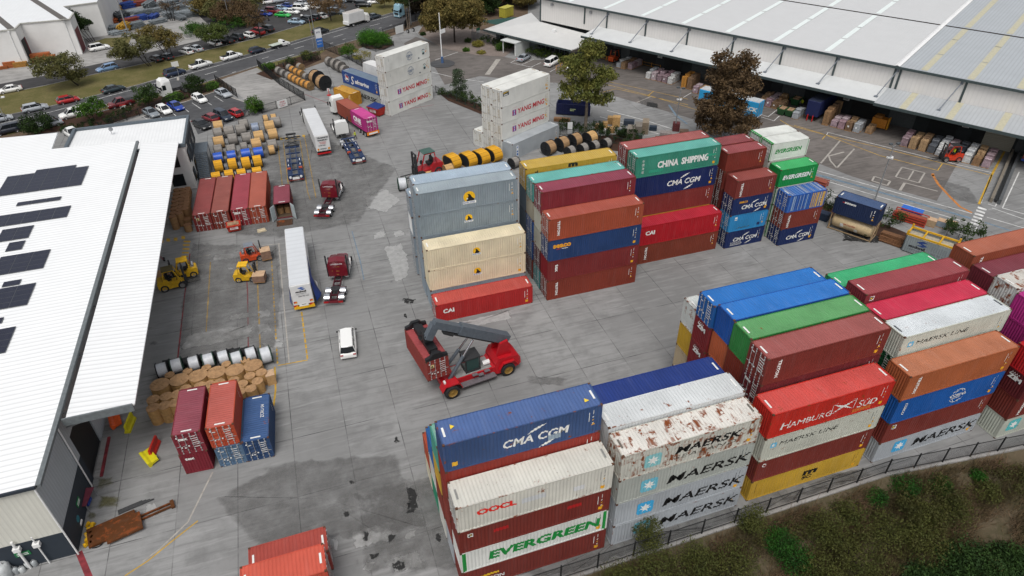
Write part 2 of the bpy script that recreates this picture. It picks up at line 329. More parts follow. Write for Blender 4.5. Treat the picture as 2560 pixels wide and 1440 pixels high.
# apron lines
for p,w_,c in(([(2037,425),(2430,534)],0.14,0),([(2040,445),(2417,556)],0.14,0),([(2065,480),(2237,532),(2420,590)],0.14,0),([(2037,435),(2150,466),(2427,546)],0.5,3),([(1950,300),(1972,313),(2066,338),(2200,369),(2356,408),(2480,439)],0.14,1),([(2070,331),(2200,363.6),(2355,402),(2480,432)],0.13,0),([(2066,338),(2070,331)],0.12,0),([(2055,349),(2066,336)],0.12,1),([(1985,313),(2052,333),(2200,389),(2344,426),(2356,409)],0.13,1),([(2511,379),(2480,436),(2447,511)],0.3,1),([(2480,436),(2452,508)],0.12,0),([(2470,510),(2488,516),(2495,503)],0.14,0),([(2548,430),(2506,520),(2560,535)],0.15,0),([(2480,520),(2560,548)],0.13,0),([(2467,543),(2560,570)],0.13,0),([(2462,556),(2560,588)],0.3,3),([(2332,437),(2345,460),(2375,492),(2400,517),(2430,532)],0.35,5),([(2255,418),(2239,442),(2297,457),(2312,432),(2255,418)],0.22,4),([(2284,427),(2270,450)],0.2,4),([(2186,441),(2226,453),(2218,464),(2180,452),(2186,441)],0.25,4),([(2262,457),(2250,476)],0.35,4),([(2262,457),(2344,478)],0.2,4),([(2110,380),(2072,390)],0.3,4),([(2100,352),(2052,408)],0.25,4),([(2136,372),(2092,420),(2076,402),(2072,390)],0.25,4),([(1500,232),(1540,222),(1630,242),(1720,262)],0.12,1),([(1520,212),(1620,238),(1760,280)],0.12,1),([(1520,204),(1640,230),(1720,248)],0.1,1),([(1708,244),(1728,232)],0.12,0),([(1518,276),(1610,300),(1680,322)],0.15,0),([(1500,292),(1525,298),(1680,345)],0.13,0),([(1672,262),(1690,288),(1718,310)],0.35,3),([(1619,240),(1634,228)],0.14,1),([(1592,256),(1630,240)],0.2,4),([(1902,292),(1935,302),(1948,290)],0.13,0),([(1902,286),(1920,292),(1948,270)],0.13,0),([(1080,180),(1140,195),(1210,205)],0.12,0),([(1088,150),(1145,130)],0.15,0),([(1276.6,156.8),(1331.6,168.7)],0.12,0),([(1302,162.7),(1335,148)],0.12,0),([(1327,168),(1353,156)],0.12,0),([(1374.6,180),(1395,168.6)],0.12,0),([(1276.6,156.8),(1289,150)],0.12,0),([(1095,88),(1122,97)],0.3,4)):ln(p,w_,c)
for i in range(5):ln([(1468+i*10,304+i*2.5),(1475+i*10,316+i*2.5)],0.13,0)
blob(2332,437,7,6,5);mk.add([Vector((*G(*p),zz))for p in((1240,148),(1252,148),(1224.6,186.5),(1212,186.5))],[(0,1,2,3)],4)
for i in range(9):
    f=i/8;x,y=2445+(2415-2445)*f,516+(577-516)*f
    mk.add([Vector((*G(*p),zz))for p in((x,y),(x+22,y+7),(x+20.5,y+11),(x-1.5,y+4.2))],[(0,1,2,3)],0)
# yard lines
for p,w_,c in(([(695,364),(706,464)],0.15,1),([(708,355),(721,463)],0.13,1),([(708,355),(750,350)],0.13,1),([(750,350),(769,480),(776,500)],0.13,1),([(761,342),(765,360),(790,495)],0.13,1),([(475,634),(472,660),(462,735),(444,900)],0.14,2),([(617,700),(619,730),(621,875)],0.14,2),([(526,655),(521,740),(514,850)],0.12,1),([(642,652),(645,735),(651,880)],0.14,1),([(697,610),(706,720),(723,908)],0.13,4),([(687,917),(689,975),(684,1015)],0.16,1),([(694,914),(769,900)],0.13,1),([(476,645),(527,637)],0.13,4),([(476,666),(521,659)],0.13,4),([(655,614),(700,609)],0.12,4),([(532,1180),(512,1220),(470,1305),(400,1372),(357,1404)],0.13,4),([(495,1302),(425,1357),(370,1402),(312,1440)],0.1,1),([(197,1380),(224,1445)],0.42,2),([(880,578),(900,650),(910,700)],0.12,3),([(760,235),(905,290),(1085,262)],0.1,2)):ln(p,w_,c)
dash((679,652),(694,912),26,0.7,0.14,1);dash((754,780),(769,900),9,0.8,0.16,1)
for p in((704,347),(716,345.6),(732,344),(745,341.5),(759.5,340)):blob(*p,7,5.5,1)
for p in((404,603),(420.6,600),(439,598),(458,594)):blob(*p,9,8,1)
for p in((467.5,604),(465.6,612.7),(465,622.5),(463.5,632),(462,641)):blob(*p,17,4,1)
struct('painted_marking',mk.mesh('painted_marking',mats6))
# --- stains, patches and worn areas of the slab
def decal(key,c,thr=0.45,soft=0.12,scale=0.9,top=1.0):
    m,nt,b=_new(key);v=coords(nt,world=True);n1=noise(nt,v,scale,7,0.7);b.inputs['Roughness'].default_value=0.9;n2=noise(nt,v,1.3,6,0.7);lc=lin(c);nt.links.new(mix(nt,ramp(nt,n2,.35,.7),rgba(tuple(x*.72 for x in lc)),rgba(lc)),b.inputs['Base Color'])
    at=N(nt,'Attribute',attribute_name='edge');ad=N(nt,'Math',operation='ADD');nt.links.new(n1,ad.inputs[0]);nt.links.new(ramp(nt,at.outputs['Fac'],0,1,-0.3,0.2),ad.inputs[1])
    tr=N(nt,'BsdfTransparent');ms=N(nt,'MixShader');nt.links.new(ramp(nt,ad.outputs[0],thr,thr+soft,0,top),ms.inputs[0]);nt.links.new(tr.outputs[0],ms.inputs[1]);nt.links.new(b.outputs[0],ms.inputs[2]);nt.links.new(ms.outputs[0],nt.nodes['Material Output'].inputs[0]);return m
D_PALE,D_DARK,D_OIL,D_GREEN=decal('pale_worn_patch',(0.42,0.42,0.41),0.44,0.1,1.1,.9),decal('dark_damp_patch',(0.165,0.162,0.157),0.45,0.4,0.5,.6),decal('oil_stain',(0.02,0.02,0.02),0.60,0.05,2.6),decal('moss_stain',(0.16,0.15,0.06),0.46,0.3,0.8,.7)
dn=[0]
def patch(pts,mat,pxs=True,grow=0.0):
    """a stain on the slab: ragged outline, fading inwards by the 'edge' attribute"""
    q0=[Vector((*G(*p),0))if pxs else Vector((p[0],p[1],0))for p in pts];r_=random.Random(dn[0]+5);q=[]
    for i in range(len(q0)):
        a,b_=q0[i],q0[(i+1)%len(q0)];k=max(1,int((b_-a).length/.45))
        for j in range(k):q.append(a.lerp(b_,j/k)+Vector((r_.gauss(0,.12),r_.gauss(0,.12),0)))
    c=sum(q,Vector())/len(q);z=0.0125+0.0006*dn[0];dn[0]+=1;R_=max((p-c).length for p in q);kf=max(.3,1-1.1/max(R_,1.4))
    inner=[c+(p-c)*kf for p in q];n_=len(q);v=[(p.x,p.y,z)for p in q]+[(p.x,p.y,z)for p in inner]+[(c.x,c.y,z)]
    f=[(i,(i+1)%n_,n_+(i+1)%n_,n_+i)for i in range(n_)]+[(n_+i,n_+(i+1)%n_,2*n_)for i in range(n_)]
    me=bpy.data.meshes.new('ground_stain');me.from_pydata(v,[],f);me.materials.append(mat);a=me.attributes.new('edge','FLOAT','POINT');a.data.foreach_set('value',[0.0]*n_+[1.0]*(n_+1));return struct('ground_stain',me)
def z4(pts,ox,oy,k=4):return[(ox+x/k,oy+y/k)for x,y in pts]
for pts in([(905,975),(1430,860),(1425,960),(1335,1120),(940,1215)],[(1470,975),(1625,945),(1650,1055),(1430,1105)],[(1310,1235),(1680,1140),(1730,1385),(1320,1440)],[(1030,1425),(1075,1295),(1240,1262),(1155,1425)],[(740,1035),(815,1035),(838,1205),(800,1225)]):patch(z4(pts,640,1080),D_PALE)
for pts in([(1275,1005),(1455,980),(1550,1210),(1535,1335),(1390,1410)],[(1150,880),(1315,850),(1325,935),(1175,970)],[(1345,858),(1495,845),(1515,925),(1355,955)],[(1060,540),(1300,430),(1480,560),(1300,700),(1100,660)]):patch(z4(pts,640,360),D_PALE)
for pts in([(1800,385),(2130,325),(2580,205),(2580,305),(2100,405),(1850,465)],[(0,210),(180,185),(175,300),(0,330)],[(0,350),(150,340),(190,440),(0,480)],[(20,540),(260,490),(310,600),(30,620)]):patch(z4(pts,640,720),D_PALE)
patch(z4([(1130,480),(1830,340),(1830,525),(1130,600)],380,580,8),D_PALE);patch(z4([(1840,470),(2570,345),(2570,480),(1750,640)],0,720),D_PALE);patch(z4([(2250,270),(2530,230),(2530,300),(2250,350)],0,720),D_PALE);patch(z4([(1470,700),(1660,715),(1640,760),(1500,770)],380,580,8),D_PALE);patch(z4([(1410,720),(1560,660),(1610,740),(1600,860),(1400,850)],0,1080),D_PALE)
for pts in([(455,690),(480,605),(700,610),(712,740),(690,880),(600,900),(440,905)],[(640,360),(780,330),(1000,420),(900,560),(700,600),(560,590)],[(880,1230),(1100,1170),(1170,1440),(900,1440)],[(1280,1360),(1860,1230),(1850,1300),(1400,1440),(1180,1440)],[(700,1150),(1000,1130),(1080,1320),(640,1380),(520,1250)],[(1860,1210),(2180,1170),(2200,1185),(1950,1262),(1840,1290)],[(2330,440),(2430,470),(2460,520),(2380,500)],[(1590,238),(1630,250),(1650,270),(1600,262)]):patch(pts,D_DARK)
for pts in([(1480,440),(1640,600),(1660,700),(1600,900),(1500,900),(1490,620)],[(900,490),(1010,470),(1010,530),(900,540)],[(1300,980),(1460,980),(1380,1150),(1290,1180)],[(1080,1190),(1290,1180),(1260,1300),(1090,1290)],[(1290,1270),(1560,1230),(1570,1420),(1300,1420)],[(1040,950),(1150,940),(1150,1150),(1060,1160)],[(1750,960),(1880,960),(1900,1150),(1750,1120)],[(860,760),(960,760),(960,880),(860,880)],[(1380,20),(1420,20),(1480,130),(1420,160),(1340,120)]):patch(z4(pts,640,1080),D_OIL)
for pts in([(1440,80),(1620,110),(1620,180),(1430,160)],[(1450,240),(1530,250),(1530,330),(1460,300)]):patch(z4(pts,640,720),D_OIL)
for pts in([(2060,740),(2260,750),(2300,860),(2080,860)],[(1560,1040),(1700,1040),(1700,1090),(1560,1080)]):patch(z4(pts,1280,360),D_OIL)
patch([(1612,252),(1650,258),(1650,274),(1610,266)],D_OIL);patch(z4([(700,860),(1180,870),(1140,1010),(700,980)],1920,360),D_OIL);patch(z4([(100,860),(620,900),(560,1000),(100,960)],1280,720),D_DARK)
for pts in([(930,440),(1180,440),(1200,520),(1000,620),(930,600)],[(950,600),(1250,640),(1200,780),(960,800)],[(860,780),(980,790),(960,900),(850,900)]):patch(z4(pts,0,1080),D_GREEN)
patch([(366,858),(390,848),(400,855),(392,866),(370,866)],D_DARK)

# ------------------------------------------------------------------ shipping containers
W_=2.438;HC=2.896;ST=2.591;L40=12.192;L20=6.058
CP,CD=0.28,0.036
def corr(x,depth=CD,p=CP):
    """trapezoidal corrugation: 0 on the outer flat, -depth in the groove"""
    t=(x/p)%1.0
    if t<0.25:return 0.0
    if t<0.5:return-depth*(t-0.25)*4
    if t<0.75:return-depth
    return-depth*(1.0-t)*4
def breaks(x0,x1,p=CP):
    k=math.floor(x0/p*4)-1;out=[]
    while k*p/4<x1+p:
        if x0<k*p/4<x1:out.append(k*p/4)
        k+=1
    return[x0]+out+[x1]
_cm={}
def cmesh(kind,L,h,reefer=False):
    k=(kind,round(L,2),round(h,2),reefer)
    if k in _cm:return _cm[k]
    mb=MB();a,b=-L/2,L/2;y=W_/2;d=0.008 if reefer else CD
    if kind=='side':  # the near (-y) side
        xs=breaks(a+0.14,b-0.14);v=[];zs=(0.14,h-0.09)
        for x in xs:
            yy=-(y-0.012)-corr(x,d);v+=[(x,yy,zs[0]),(x,yy,zs[1])]
        mb.add(v,[(2*i,2*i+2,2*i+3,2*i+1)for i in range(len(xs)-1)])
    elif kind=='end':  # the -x end, corrugated
        ys=breaks(-y+0.13,y-0.13,0.25);v=[]
        for q in ys:
            xx=a+0.012-corr(q,0.008 if reefer else 0.04,0.25);v+=[(xx,q,0.16),(xx,q,h-0.1)]
        mb.add(v,[(2*i,2*i+1,2*i+3,2*i+2)for i in range(len(ys)-1)])
    elif kind=='roof':
        xs=breaks(a+0.1,b-0.1);v=[]
        for x in xs:
            zz=h-0.022+corr(x,0.006 if reefer else 0.026);v+=[(x,-y+0.07,zz),(x,y-0.07,zz)]
        mb.add(v,[(2*i,2*i+2,2*i+3,2*i+1)for i in range(len(xs)-1)])
    elif kind=='frame':
        for sx in(-1,1):
            for sy in(-1,1):
                x0,x1=sorted((sx*L/2,sx*(L/2-0.14)));y0,y1=sorted((sy*y,sy*(y-0.14)))
                mb.box(x0,x1,y0,y1,0.118,h-0.118)
                for z in(0,h-0.118):
                    x2,x3=sorted((sx*(L/2+0.003),sx*(L/2-0.178)));y2,y3=sorted((sy*(y+0.003),sy*(y-0.162)))
                    mb.box(x2,x3,y2,y3,z,z+0.118,1)
            x0,x1=sorted((sx*(L/2-0.002),sx*(L/2-0.1)))
            mb.box(x0,x1,-y+0.162,y-0.162,0.02,0.16);mb.box(x0,x1,-y+0.162,y-0.162,h-0.11,h-0.004)
        for sy in(-1,1):
            y0,y1=sorted((sy*(y-0.002),sy*(y-0.08)))
            mb.box(a+0.178,b-0.178,y0,y1,0.02,0.15);mb.box(a+0.178,b-0.178,y0,y1,h-0.095,h-0.012)
        mb.box(a+0.1,b-0.1,-y+0.08,y-0.08,0.05,0.13)
    elif kind=='door':  # one leaf of the -x end pair, spanning y 0..y
        zs=[0.17];n=5;hh=(h-0.3)/n;prof=[]
        for i in range(n):
            z0=0.17+i*hh
            prof+=[(a+0.02,z0),(a+0.02,z0+hh*0.3),(a+0.05 if not reefer else a+0.022,z0+hh*0.4),(a+0.05 if not reefer else a+0.022,z0+hh*0.85),(a+0.02,z0+hh*0.96)]
        prof.append((a+0.02,h-0.13))
        v=[]
        for x,z in prof:v+=[(x,0.016,z),(x,y-0.14,z)]
        mb.add(v,[(2*i,2*i+2,2*i+3,2*i+1)for i in range(len(prof)-1)])
        mb.box(a+0.004,a+0.05,0.012,0.07,0.17,h-0.13);mb.box(a+0.004,a+0.05,y-0.2,y-0.142,0.17,h-0.13)
    elif kind=='rod':
        for q in(0.28,0.8):
            mb.cyl((a-0.025,q,0.1),(a-0.025,q,h-0.05),0.024,n=6)
            for z in(0.12,0.5,1.15,h-0.35,h-0.1):mb.box(a-0.05,a+0.004,q-0.06,q+0.06,z,z+0.07)
            mb.bar((a-0.05,q,1.12),(a-0.05,q+0.34,1.08),0.03)
    elif kind=='box':
        mb.box(a+0.2,b-0.2,-y+0.1,y-0.1,0.06,h-0.06)
    _cm[k]=mb.mesh('container_'+kind,[WHITE,plain('rusty_casting','#5a3a28',0.8)]if kind=='frame' else WHITE);return _cm[k]

class Marks:
    """painted marks on one container, gathered by colour; u from the viewer's left, v up, on face F(ront side), L(eft end), R(ight end), T(op)"""
    def __init__(s,L,h,reefer=False):s.L,s.h,s.d=L,h,(0.008 if reefer else CD);s.g={};s.k=0
    def tri(s,face,tris,col):
        vs_,fs=s.g.setdefault(col,([],[]));s.k+=1;e=0.0007*min(s.k,50)
        for t in tris:
            if face=='F':
                xs=[p[0]-s.L/2 for p in t];bs=breaks(min(xs),max(xs))if max(xs)-min(xs)>1e-5 else[]
                for i in range(len(bs)-1):
                    pol=[(p[0]-s.L/2,p[1])for p in t]
                    for sgn,lim in((1,bs[i]),(-1,bs[i+1])):
                        out=[]
                        for k in range(len(pol)):
                            A,B=pol[k],pol[(k+1)%len(pol)];da,db=sgn*(A[0]-lim),sgn*(B[0]-lim)
                            if da>=0:out.append(A)
                            if(da>0>db)or(da<0<db):q=da/(da-db);out.append((A[0]+q*(B[0]-A[0]),A[1]+q*(B[1]-A[1])))
                        pol=out
                        if len(pol)<3:break
                    if len(pol)>=3:
                        o=len(vs_);vs_.extend([(x,-(W_/2-0.012)-corr(x,s.d)-0.006-e,z)for x,z in pol]);fs.append(tuple(range(o,o+len(pol))))
                continue
            o=len(vs_)
            for u,v in t:
                vs_.append({'L':(-s.L/2-0.01-e,W_/2-u,v),'R':(s.L/2+0.01+e,-W_/2+u,v),'T':(u-s.L/2,-W_/2+v,s.h+0.003+e)}[face])
            fs.append((o,o+1,o+2))
    def text(s,face,txt,u,v,size,col,bold=0.02,shear=0.0,wide=1.0,track=1.0,vert=False,rot=0):
        pts,fs,w=text_mesh(txt,bold,shear,wide,track)
        if rot==90:q=[(u-size*p[1],v+size*p[0])for p in pts]
        elif rot==-90:q=[(u+size*p[1],v-size*p[0])for p in pts]
        else:q=[(u+size*p[0],v+size*p[1])for p in pts]
        s.tri(face,[tuple(q[i]for i in(f[0],f[k],f[k+1]))for f in fs for k in range(1,len(f)-1)],col);return w*size
    def poly(s,face,pts,col):
        from mathutils.geometry import tessellate_polygon
        t=tessellate_polygon([[Vector((p[0],p[1],0))for p in pts]])
        s.tri(face,[tuple(pts[i]for i in q)for q in t],col)
    def rect(s,face,u,v,w,h,col):s.poly(face,[(u,v),(u+w,v),(u+w,v+h),(u,v+h)],col)
    def disc(s,face,u,v,r,col,sx=1.0,n=20):s.poly(face,[(u+r*sx*math.cos(6.2832*i/n),v+r*math.sin(6.2832*i/n))for i in range(n)],col)
    def ring(s,face,u,v,r,t,col,a0=0,a1=360,sx=1.0,n=24):
        for i in range(n):
            p,q=R(a0+(a1-a0)*i/n),R(a0+(a1-a0)*(i+1)/n)
            s.poly(face,[(u+sx*(r-t)*math.cos(p),v+(r-t)*math.sin(p)),(u+sx*r*math.cos(p),v+r*math.sin(p)),(u+sx*r*math.cos(q),v+r*math.sin(q)),(u+sx*(r-t)*math.cos(q),v+(r-t)*math.sin(q))],col)
    def swoosh(s,face,u,v,r,t,col,a0,a1,sx=1.0,n=14):
        for i in range(n):
            f0,f1=i/n,(i+1)/n;p,q=R(a0+(a1-a0)*f0),R(a0+(a1-a0)*f1);t0,t1=t*math.sin(math.pi*f0)+0.01,t*math.sin(math.pi*f1)+0.01
            s.poly(face,[(u+sx*(r-t0)*math.cos(p),v+(r-t0)*math.sin(p)),(u+sx*r*math.cos(p),v+r*math.sin(p)),(u+sx*r*math.cos(q),v+r*math.sin(q)),(u+sx*(r-t1)*math.cos(q),v+(r-t1)*math.sin(q))],col)
    def star(s,face,u,v,r,col,n=7,a=90,inner=0.42):
        s.poly(face,[(u+r*(1 if i%2==0 else inner)*math.cos(R(a+180*i/n)),v+r*(1 if i%2==0 else inner)*math.sin(R(a+180*i/n)))for i in range(2*n)],col)
    def build(s,parent):
        for col,(v,f)in s.g.items():
            if not f:continue
            me=bpy.data.meshes.new('marking');me.from_pydata(v,[],f);me.materials.append(plain('mark'+str(col),col,0.6,var=0.06));obj('marking',me,parent)

WHT,BLK='#e6e6e2','#0c0c0d'
def ident(m,rnd,col=WHT,left=False):
    """the small reference numbers near the upper right corner, warning stickers"""
    L,h=m.L,m.h
    m.rect('F',L-1.05,h-1.5,0.05,0.95,col);m.rect('F',L-0.72,h-0.8,0.07,0.42,col)
    for i in range(3):m.rect('F',L-0.76,h-1.15-i*0.32,0.14,0.12,col if i!=1 else '#d8a02a')
    if rnd.random()<0.6:m.poly('F',[(L-0.82,h-1.95),(L-0.5,h-1.95),(L-0.66,h-1.68)],'#e0a52c')
    if rnd.random()<0.45:m.rect('F',L-0.95,0.35,0.36,0.34,'#e8a820')
    m.rect('T',0.28,0.75,0.16,0.9,col);m.rect('T',L-0.42,0.75,0.16,0.9,col)
def doormarks(m,rnd,col=WHT):
    h=m.h;u=1.42
    for i in range(6):
        m.rect('L',u+(0 if i<2 else 0.12),h-0.5-i*0.26-rnd.random()*0.04,0.7-0.1*(i>1)-rnd.random()*0.22,0.075,col)
    m.rect('L',0.45,h-0.62,0.3,0.09,col);m.disc('L',0.35,h-0.4,0.09,col)
    for i in range(3):m.rect('L',0.4+i*0.3+rnd.random()*0.1,0.7+rnd.random()*0.3,0.14,0.16,col)
def maersk_star(m,face,u,v,s,blue='#58b4dc'):
    r=s*0.12
    m.poly(face,[(u+r,v),(u+s-r,v),(u+s,v+r),(u+s,v+s-r),(u+s-r,v+s),(u+r,v+s),(u,v+s-r),(u,v+r)],blue)
    m.star(face,u+s/2,v+s/2-0.02,s*0.40,WHT)
def cma(m,u,v,s,col=WHT):
    w=m.text('F','CMA CGM',u,v,s,col,0.025,0.18,1.02)
    m.swoosh('F',u+w*0.66,v+s*.2,s*1.75,s*0.26,col,150,92,1.25);m.swoosh('F',u+w*0.5,v+s*.75,s*1.75,s*0.26,col,-88,-32,1.25)
def globe(m,u,v,r,col,txt='COSCO'):
    for a in(0,0.45):m.ring('F',u,v,r,r*0.07,col,25,155,1-a);m.ring('F',u,v,r,r*0.07,col,205,335,1-a)
    pts,fs,w=text_mesh(txt,0.03,0.1,1.1,1.0);s=2.1*r/w;m.text('F',txt,u-r*1.05,v-s*0.3,s,col,0.03,0.1,1.1)
    m.text('F','SHIPPING',u-r*0.75,v-s*0.95,s*0.42,col,0.02,0,1.2)
def vtext(m,txt,u,top,s,col=WHT,face='F'):m.text(face,txt,u,top,s,col,0.045,0,1.2,1.05,rot=-90)
def logo(m,key,rnd):
    L,h=m.L,m.h
    if key=='beacon':
        m.poly('F',[(0.75,0.55),(1.0,0.55),(0.95,1.2),(0.8,1.2)],WHT);m.text('F','BEACON',1.05,0.6,0.42,WHT,0.03,0.0,1.1);m.poly('F',[(0.9,1.22),(1.6,1.2),(2.6,1.3),(3.0,1.25),(3.0,1.5),(2.2,1.55),(1.4,1.42),(0.9,1.5)],'#e0b41e')
    elif key=='evergreen':
        m.text('F','EVERGREEN',2.2,0.75,1.05,'#12883a',0.045,0.12,1.32);m.rect('F',0.02,0.12,0.42,h-0.24,'#1c8c3c');m.rect('F',L-0.42,0.12,0.4,h-0.24,'#1c8c3c')
    elif key=='evg20':m.text('F','EVERGREEN',0.62 if m.g else 0.75,1.0,0.66,'#15853c' if m.L<9 and h>2.8 else WHT,0.04,0.16,1.0)
    elif key=='evg20w':m.text('F','EVERGREEN',0.75,1.0,0.62,'#15853c',0.04,0.16,1.0);[m.rect('F',q,0.05,0.2,h-0.1,'#1c8c3c')for q in(0.0,L-0.2)];m.rect('T',0.02,0.02,0.3,2.4,'#1c8c3c');m.rect('L',0.02,0.05,0.16,h-0.1,'#1c8c3c');m.rect('L',2.26,0.05,0.16,h-0.1,'#1c8c3c');m.rect('L',0.18,h-0.2,2.08,0.18,'#1c8c3c')
    elif key=='redpatch':
        m.rect('F',0.7,h-0.85,0.42,0.42,WHT);m.poly('F',[(0.76,h-0.79),(1.06,h-0.72),(1.06,h-0.49),(0.76,h-0.56)],'#1c1c1c');m.poly('F',[(0.84,h-0.72),(1.0,h-0.68),(0.98,h-0.52)],'#e0c030')
        for a,b in((2.7,h-1.1),(8.6,h-1.0)):m.rect('F',a,b,1.15,0.36,'#b0181c')
    elif key=='oocl':m.text('F','OOCL',1.5,h-1.45,0.62,'#e0281e',0.05,0.0,1.35);m.rect('F',4.9,h-1.55,1.9,0.55,'#c6c8ca');m.rect('F',9.0,h-1.9,0.9,0.5,'#d4d5d6')
    elif key=='cma40':cma(m,4.4,0.85,0.82);m.rect('F',0.55,0.5,0.42,0.42,'#e8b22a');m.rect('F',7.9,0.55,1.0,0.5,'#8fa0ae');m.poly('T',[(0.9,1.3),(1.25,1.5),(0.95,1.75)],'#e8c83a');m.poly('T',[(11.0,0.6),(11.4,0.7),(11.1,1.0)],'#e8c83a')
    elif key=='cma40b':cma(m,4.9,0.95,0.78)
    elif key=='cma20':cma(m,1.25,0.75,0.62)
    elif key=='cma20s':cma(m,1.5,0.75,0.62);m.text('F','seaco',0.95,1.75,0.3,'#d99a2c',0.03)
    elif key=='cma20w':cma(m,1.25,0.9,0.6);[m.rect('F',0.9,q,1.7,0.05,WHT)for q in(0.3,0.72)];[m.rect('F',q,0.3,0.05,0.47,WHT)for q in(0.9,2.55)];m.text('F','SHIPPING GROUP',1.0,0.44,0.16,WHT,0.01)
    elif key=='maersk':maersk_star(m,'F',2.0,0.62,1.5,'#3fa6d8');m.text('F','MAERSK',4.35,0.75,0.98,BLK,0.012,0.22,1.55)
    elif key=='maerskf':maersk_star(m,'F',2.0,0.62,1.5,'#6ab4c8');m.text('F','MAERSK',4.35,0.75,0.98,BLK,0.012,0.22,1.55)
    elif key=='sealand':maersk_star(m,'F',2.0,0.7,1.45,'#86c0c4');m.text('F','MAERSK',4.6,1.35,0.8,BLK,0.025,0.22,1.5);m.text('F','SEALAND',4.6,0.72,0.42,'#5a5850',0.0,0.22,1.9,1.2)
    elif key=='maerskline':maersk_star(m,'F',0.75,h-1.35,0.6,'#68b4d6');m.text('F','MAERSK LINE',1.65,h-1.3,0.45,BLK,0.0,0.22,1.55)
    elif key=='maerskstar':maersk_star(m,'F',0.9,0.7,1.5,'#4fb4b8')
    elif key=='maerskend':m.text('F','MAERSK',4.2,0.75,0.98,BLK,0.03,0.0,1.5)
    elif key=='msc':
        m.text('F','m',5.55,1.18,0.62,BLK,0.06,0.1,1.9);m.text('F','SC',5.65,0.62,0.46,BLK,0.05,0.1,1.5);m.text('F','www.export-line',0.55,h-0.4,0.18,BLK,0,rot=-90)
    elif key=='mscT':m.text('F','m',5.6,h-0.62,0.5,BLK,0.06,0.0,1.9);vtext(m,'T',1.2,h-0.4,0.4,BLK)
    elif key=='tal':m.disc('F',0.75,h-0.6,0.22,WHT);m.disc('F',0.78,h-0.62,0.13,'#7a2a24')
    elif key=='hamburg':
        m.text('F','H',1.2,0.72,0.82,WHT,0.0,0.12,1.15);m.text('F','AMBURG',2.05,0.72,0.62,WHT,0.0,0.12,1.18)
        m.poly('F',[(6.15,0.8),(7.3,1.35),(8.4,0.85),(7.6,1.42),(8.5,1.9),(7.3,1.55),(6.2,1.95),(7.0,1.4)],WHT)
        for p,q in(((6.1,0.75),(6.15,2.0)),((8.45,0.8),(8.5,1.95)),((6.15,1.98),(6.6,2.0)),((8.0,2.0),(8.5,1.97))):m.poly('F',[p,(p[0]+0.06,p[1]),(q[0]+0.06,q[1]+0.03),q],WHT)
        m.text('F','S',8.85,0.72,0.82,WHT,0.0,0.12,1.1);m.text('F','ÜD',9.45,0.72,0.82,WHT,0.0,0.12,1.1);m.rect('F',8.5,0.25,1.9,0.42,'#c8642c')
    elif key in('triton','tritonlow'):vtext(m,'TRITON',1.05,h-0.35,0.34)
    elif key=='triton20':vtext(m,'TRITON',0.7,h-0.4,0.34)
    elif key=='tex':vtext(m,'tex',0.95,h-0.6,0.42)
    elif key=='texend':m.text('L','tex',0.4,h-0.8,0.34,WHT,0.05,0,1.2)
    elif key=='seaco':m.text('F','seaco',0.6,h-1.15,0.52,'#e8a02a',0.05,0.0,1.1);m.rect('F',1.05,h-1.38,0.5,0.14,'#a02440');m.rect('F',1.7,h-1.36,0.8,0.08,WHT)
    elif key=='cai':m.text('F','CAI',0.85,h-1.4,0.62,WHT,0.05,0.0,1.1)
    elif key=='china':
        m.text('F','CHINA  SHIPPING',3.1,0.95,0.95,WHT,0.045,0.0,0.78);[m.text('F',c,0.85,h-0.85-0.5*i,0.36,WHT,0.0)for i,c in enumerate('中国海运')];m.rect('F',1.9,0.45,2.0,0.4,'#2e9a7c');m.rect('F',10.2,1.5,1.4,0.32,'#2e9a7c')
    elif key=='cosco':globe(m,7.2,1.35,0.85,WHT);vtext(m,'COSCO',0.9,h-0.5,0.26)
    elif key=='coscow':globe(m,6.6,1.6,0.8,'#4a6488');m.poly('F',[(10.2,0.95),(10.7,0.95),(10.8,1.35),(10.15,1.35)],'#1e3c46');m.ring('F',10.45,1.6,0.42,0.1,'#2c4a58',20,160);m.disc('F',10.42,1.52,0.13,'#5ab4b4');m.rect('F',11.0,1.3,0.22,0.22,'#d8843a');m.text('F','COSCO',1.05,h-0.45,0.14,'#6a7480',0.01,rot=-90);m.rect('F',8.9,0.45,0.35,0.22,'#4a5460')
    elif key=='yang':
        m.rect('F',2.6,0.78,0.95,1.0,'#b02866');m.poly('F',[(2.66,0.84),(3.49,0.84),(3.2,1.28),(3.49,1.72),(2.66,1.72),(2.95,1.28)],'#4a4aa0');m.poly('F',[(2.95,0.9),(3.2,0.9),(3.12,1.28),(3.2,1.66),(2.95,1.66),(3.04,1.28)],'#d8d8e6')
        m.text('F','YANG MING',3.9,0.85,0.92,'#c02838',0.025,0.08,1.0);m.text('F','www.yang-line.com',2.6,2.1,0.13,'#d06a8a',0.0);m.rect('F',11.0,1.2,0.3,0.42,'#d8a83a');m.rect('F',11.05,0.7,0.22,0.2,'#c0b080')
    elif key=='bisonw':m.rect('F',0.4,h-1.0,1.4,0.7,'#3a4048');m.poly('F',[(0.5,h-0.6),(1.75,h-0.42),(1.75,h-0.34),(0.5,h-0.42)],'#d8b42a');m.rect('F',0.6,h-0.9,0.9,0.16,WHT);m.rect('F',11.0,1.0,0.3,0.4,'#d8a83a');m.rect('F',11.1,0.5,0.22,0.2,'#3a4048')
    elif key=='wolf':
        u,v,s=(6.2,h-1.75,0.72)if h>2.7 else(6.2,h-1.6,0.62)
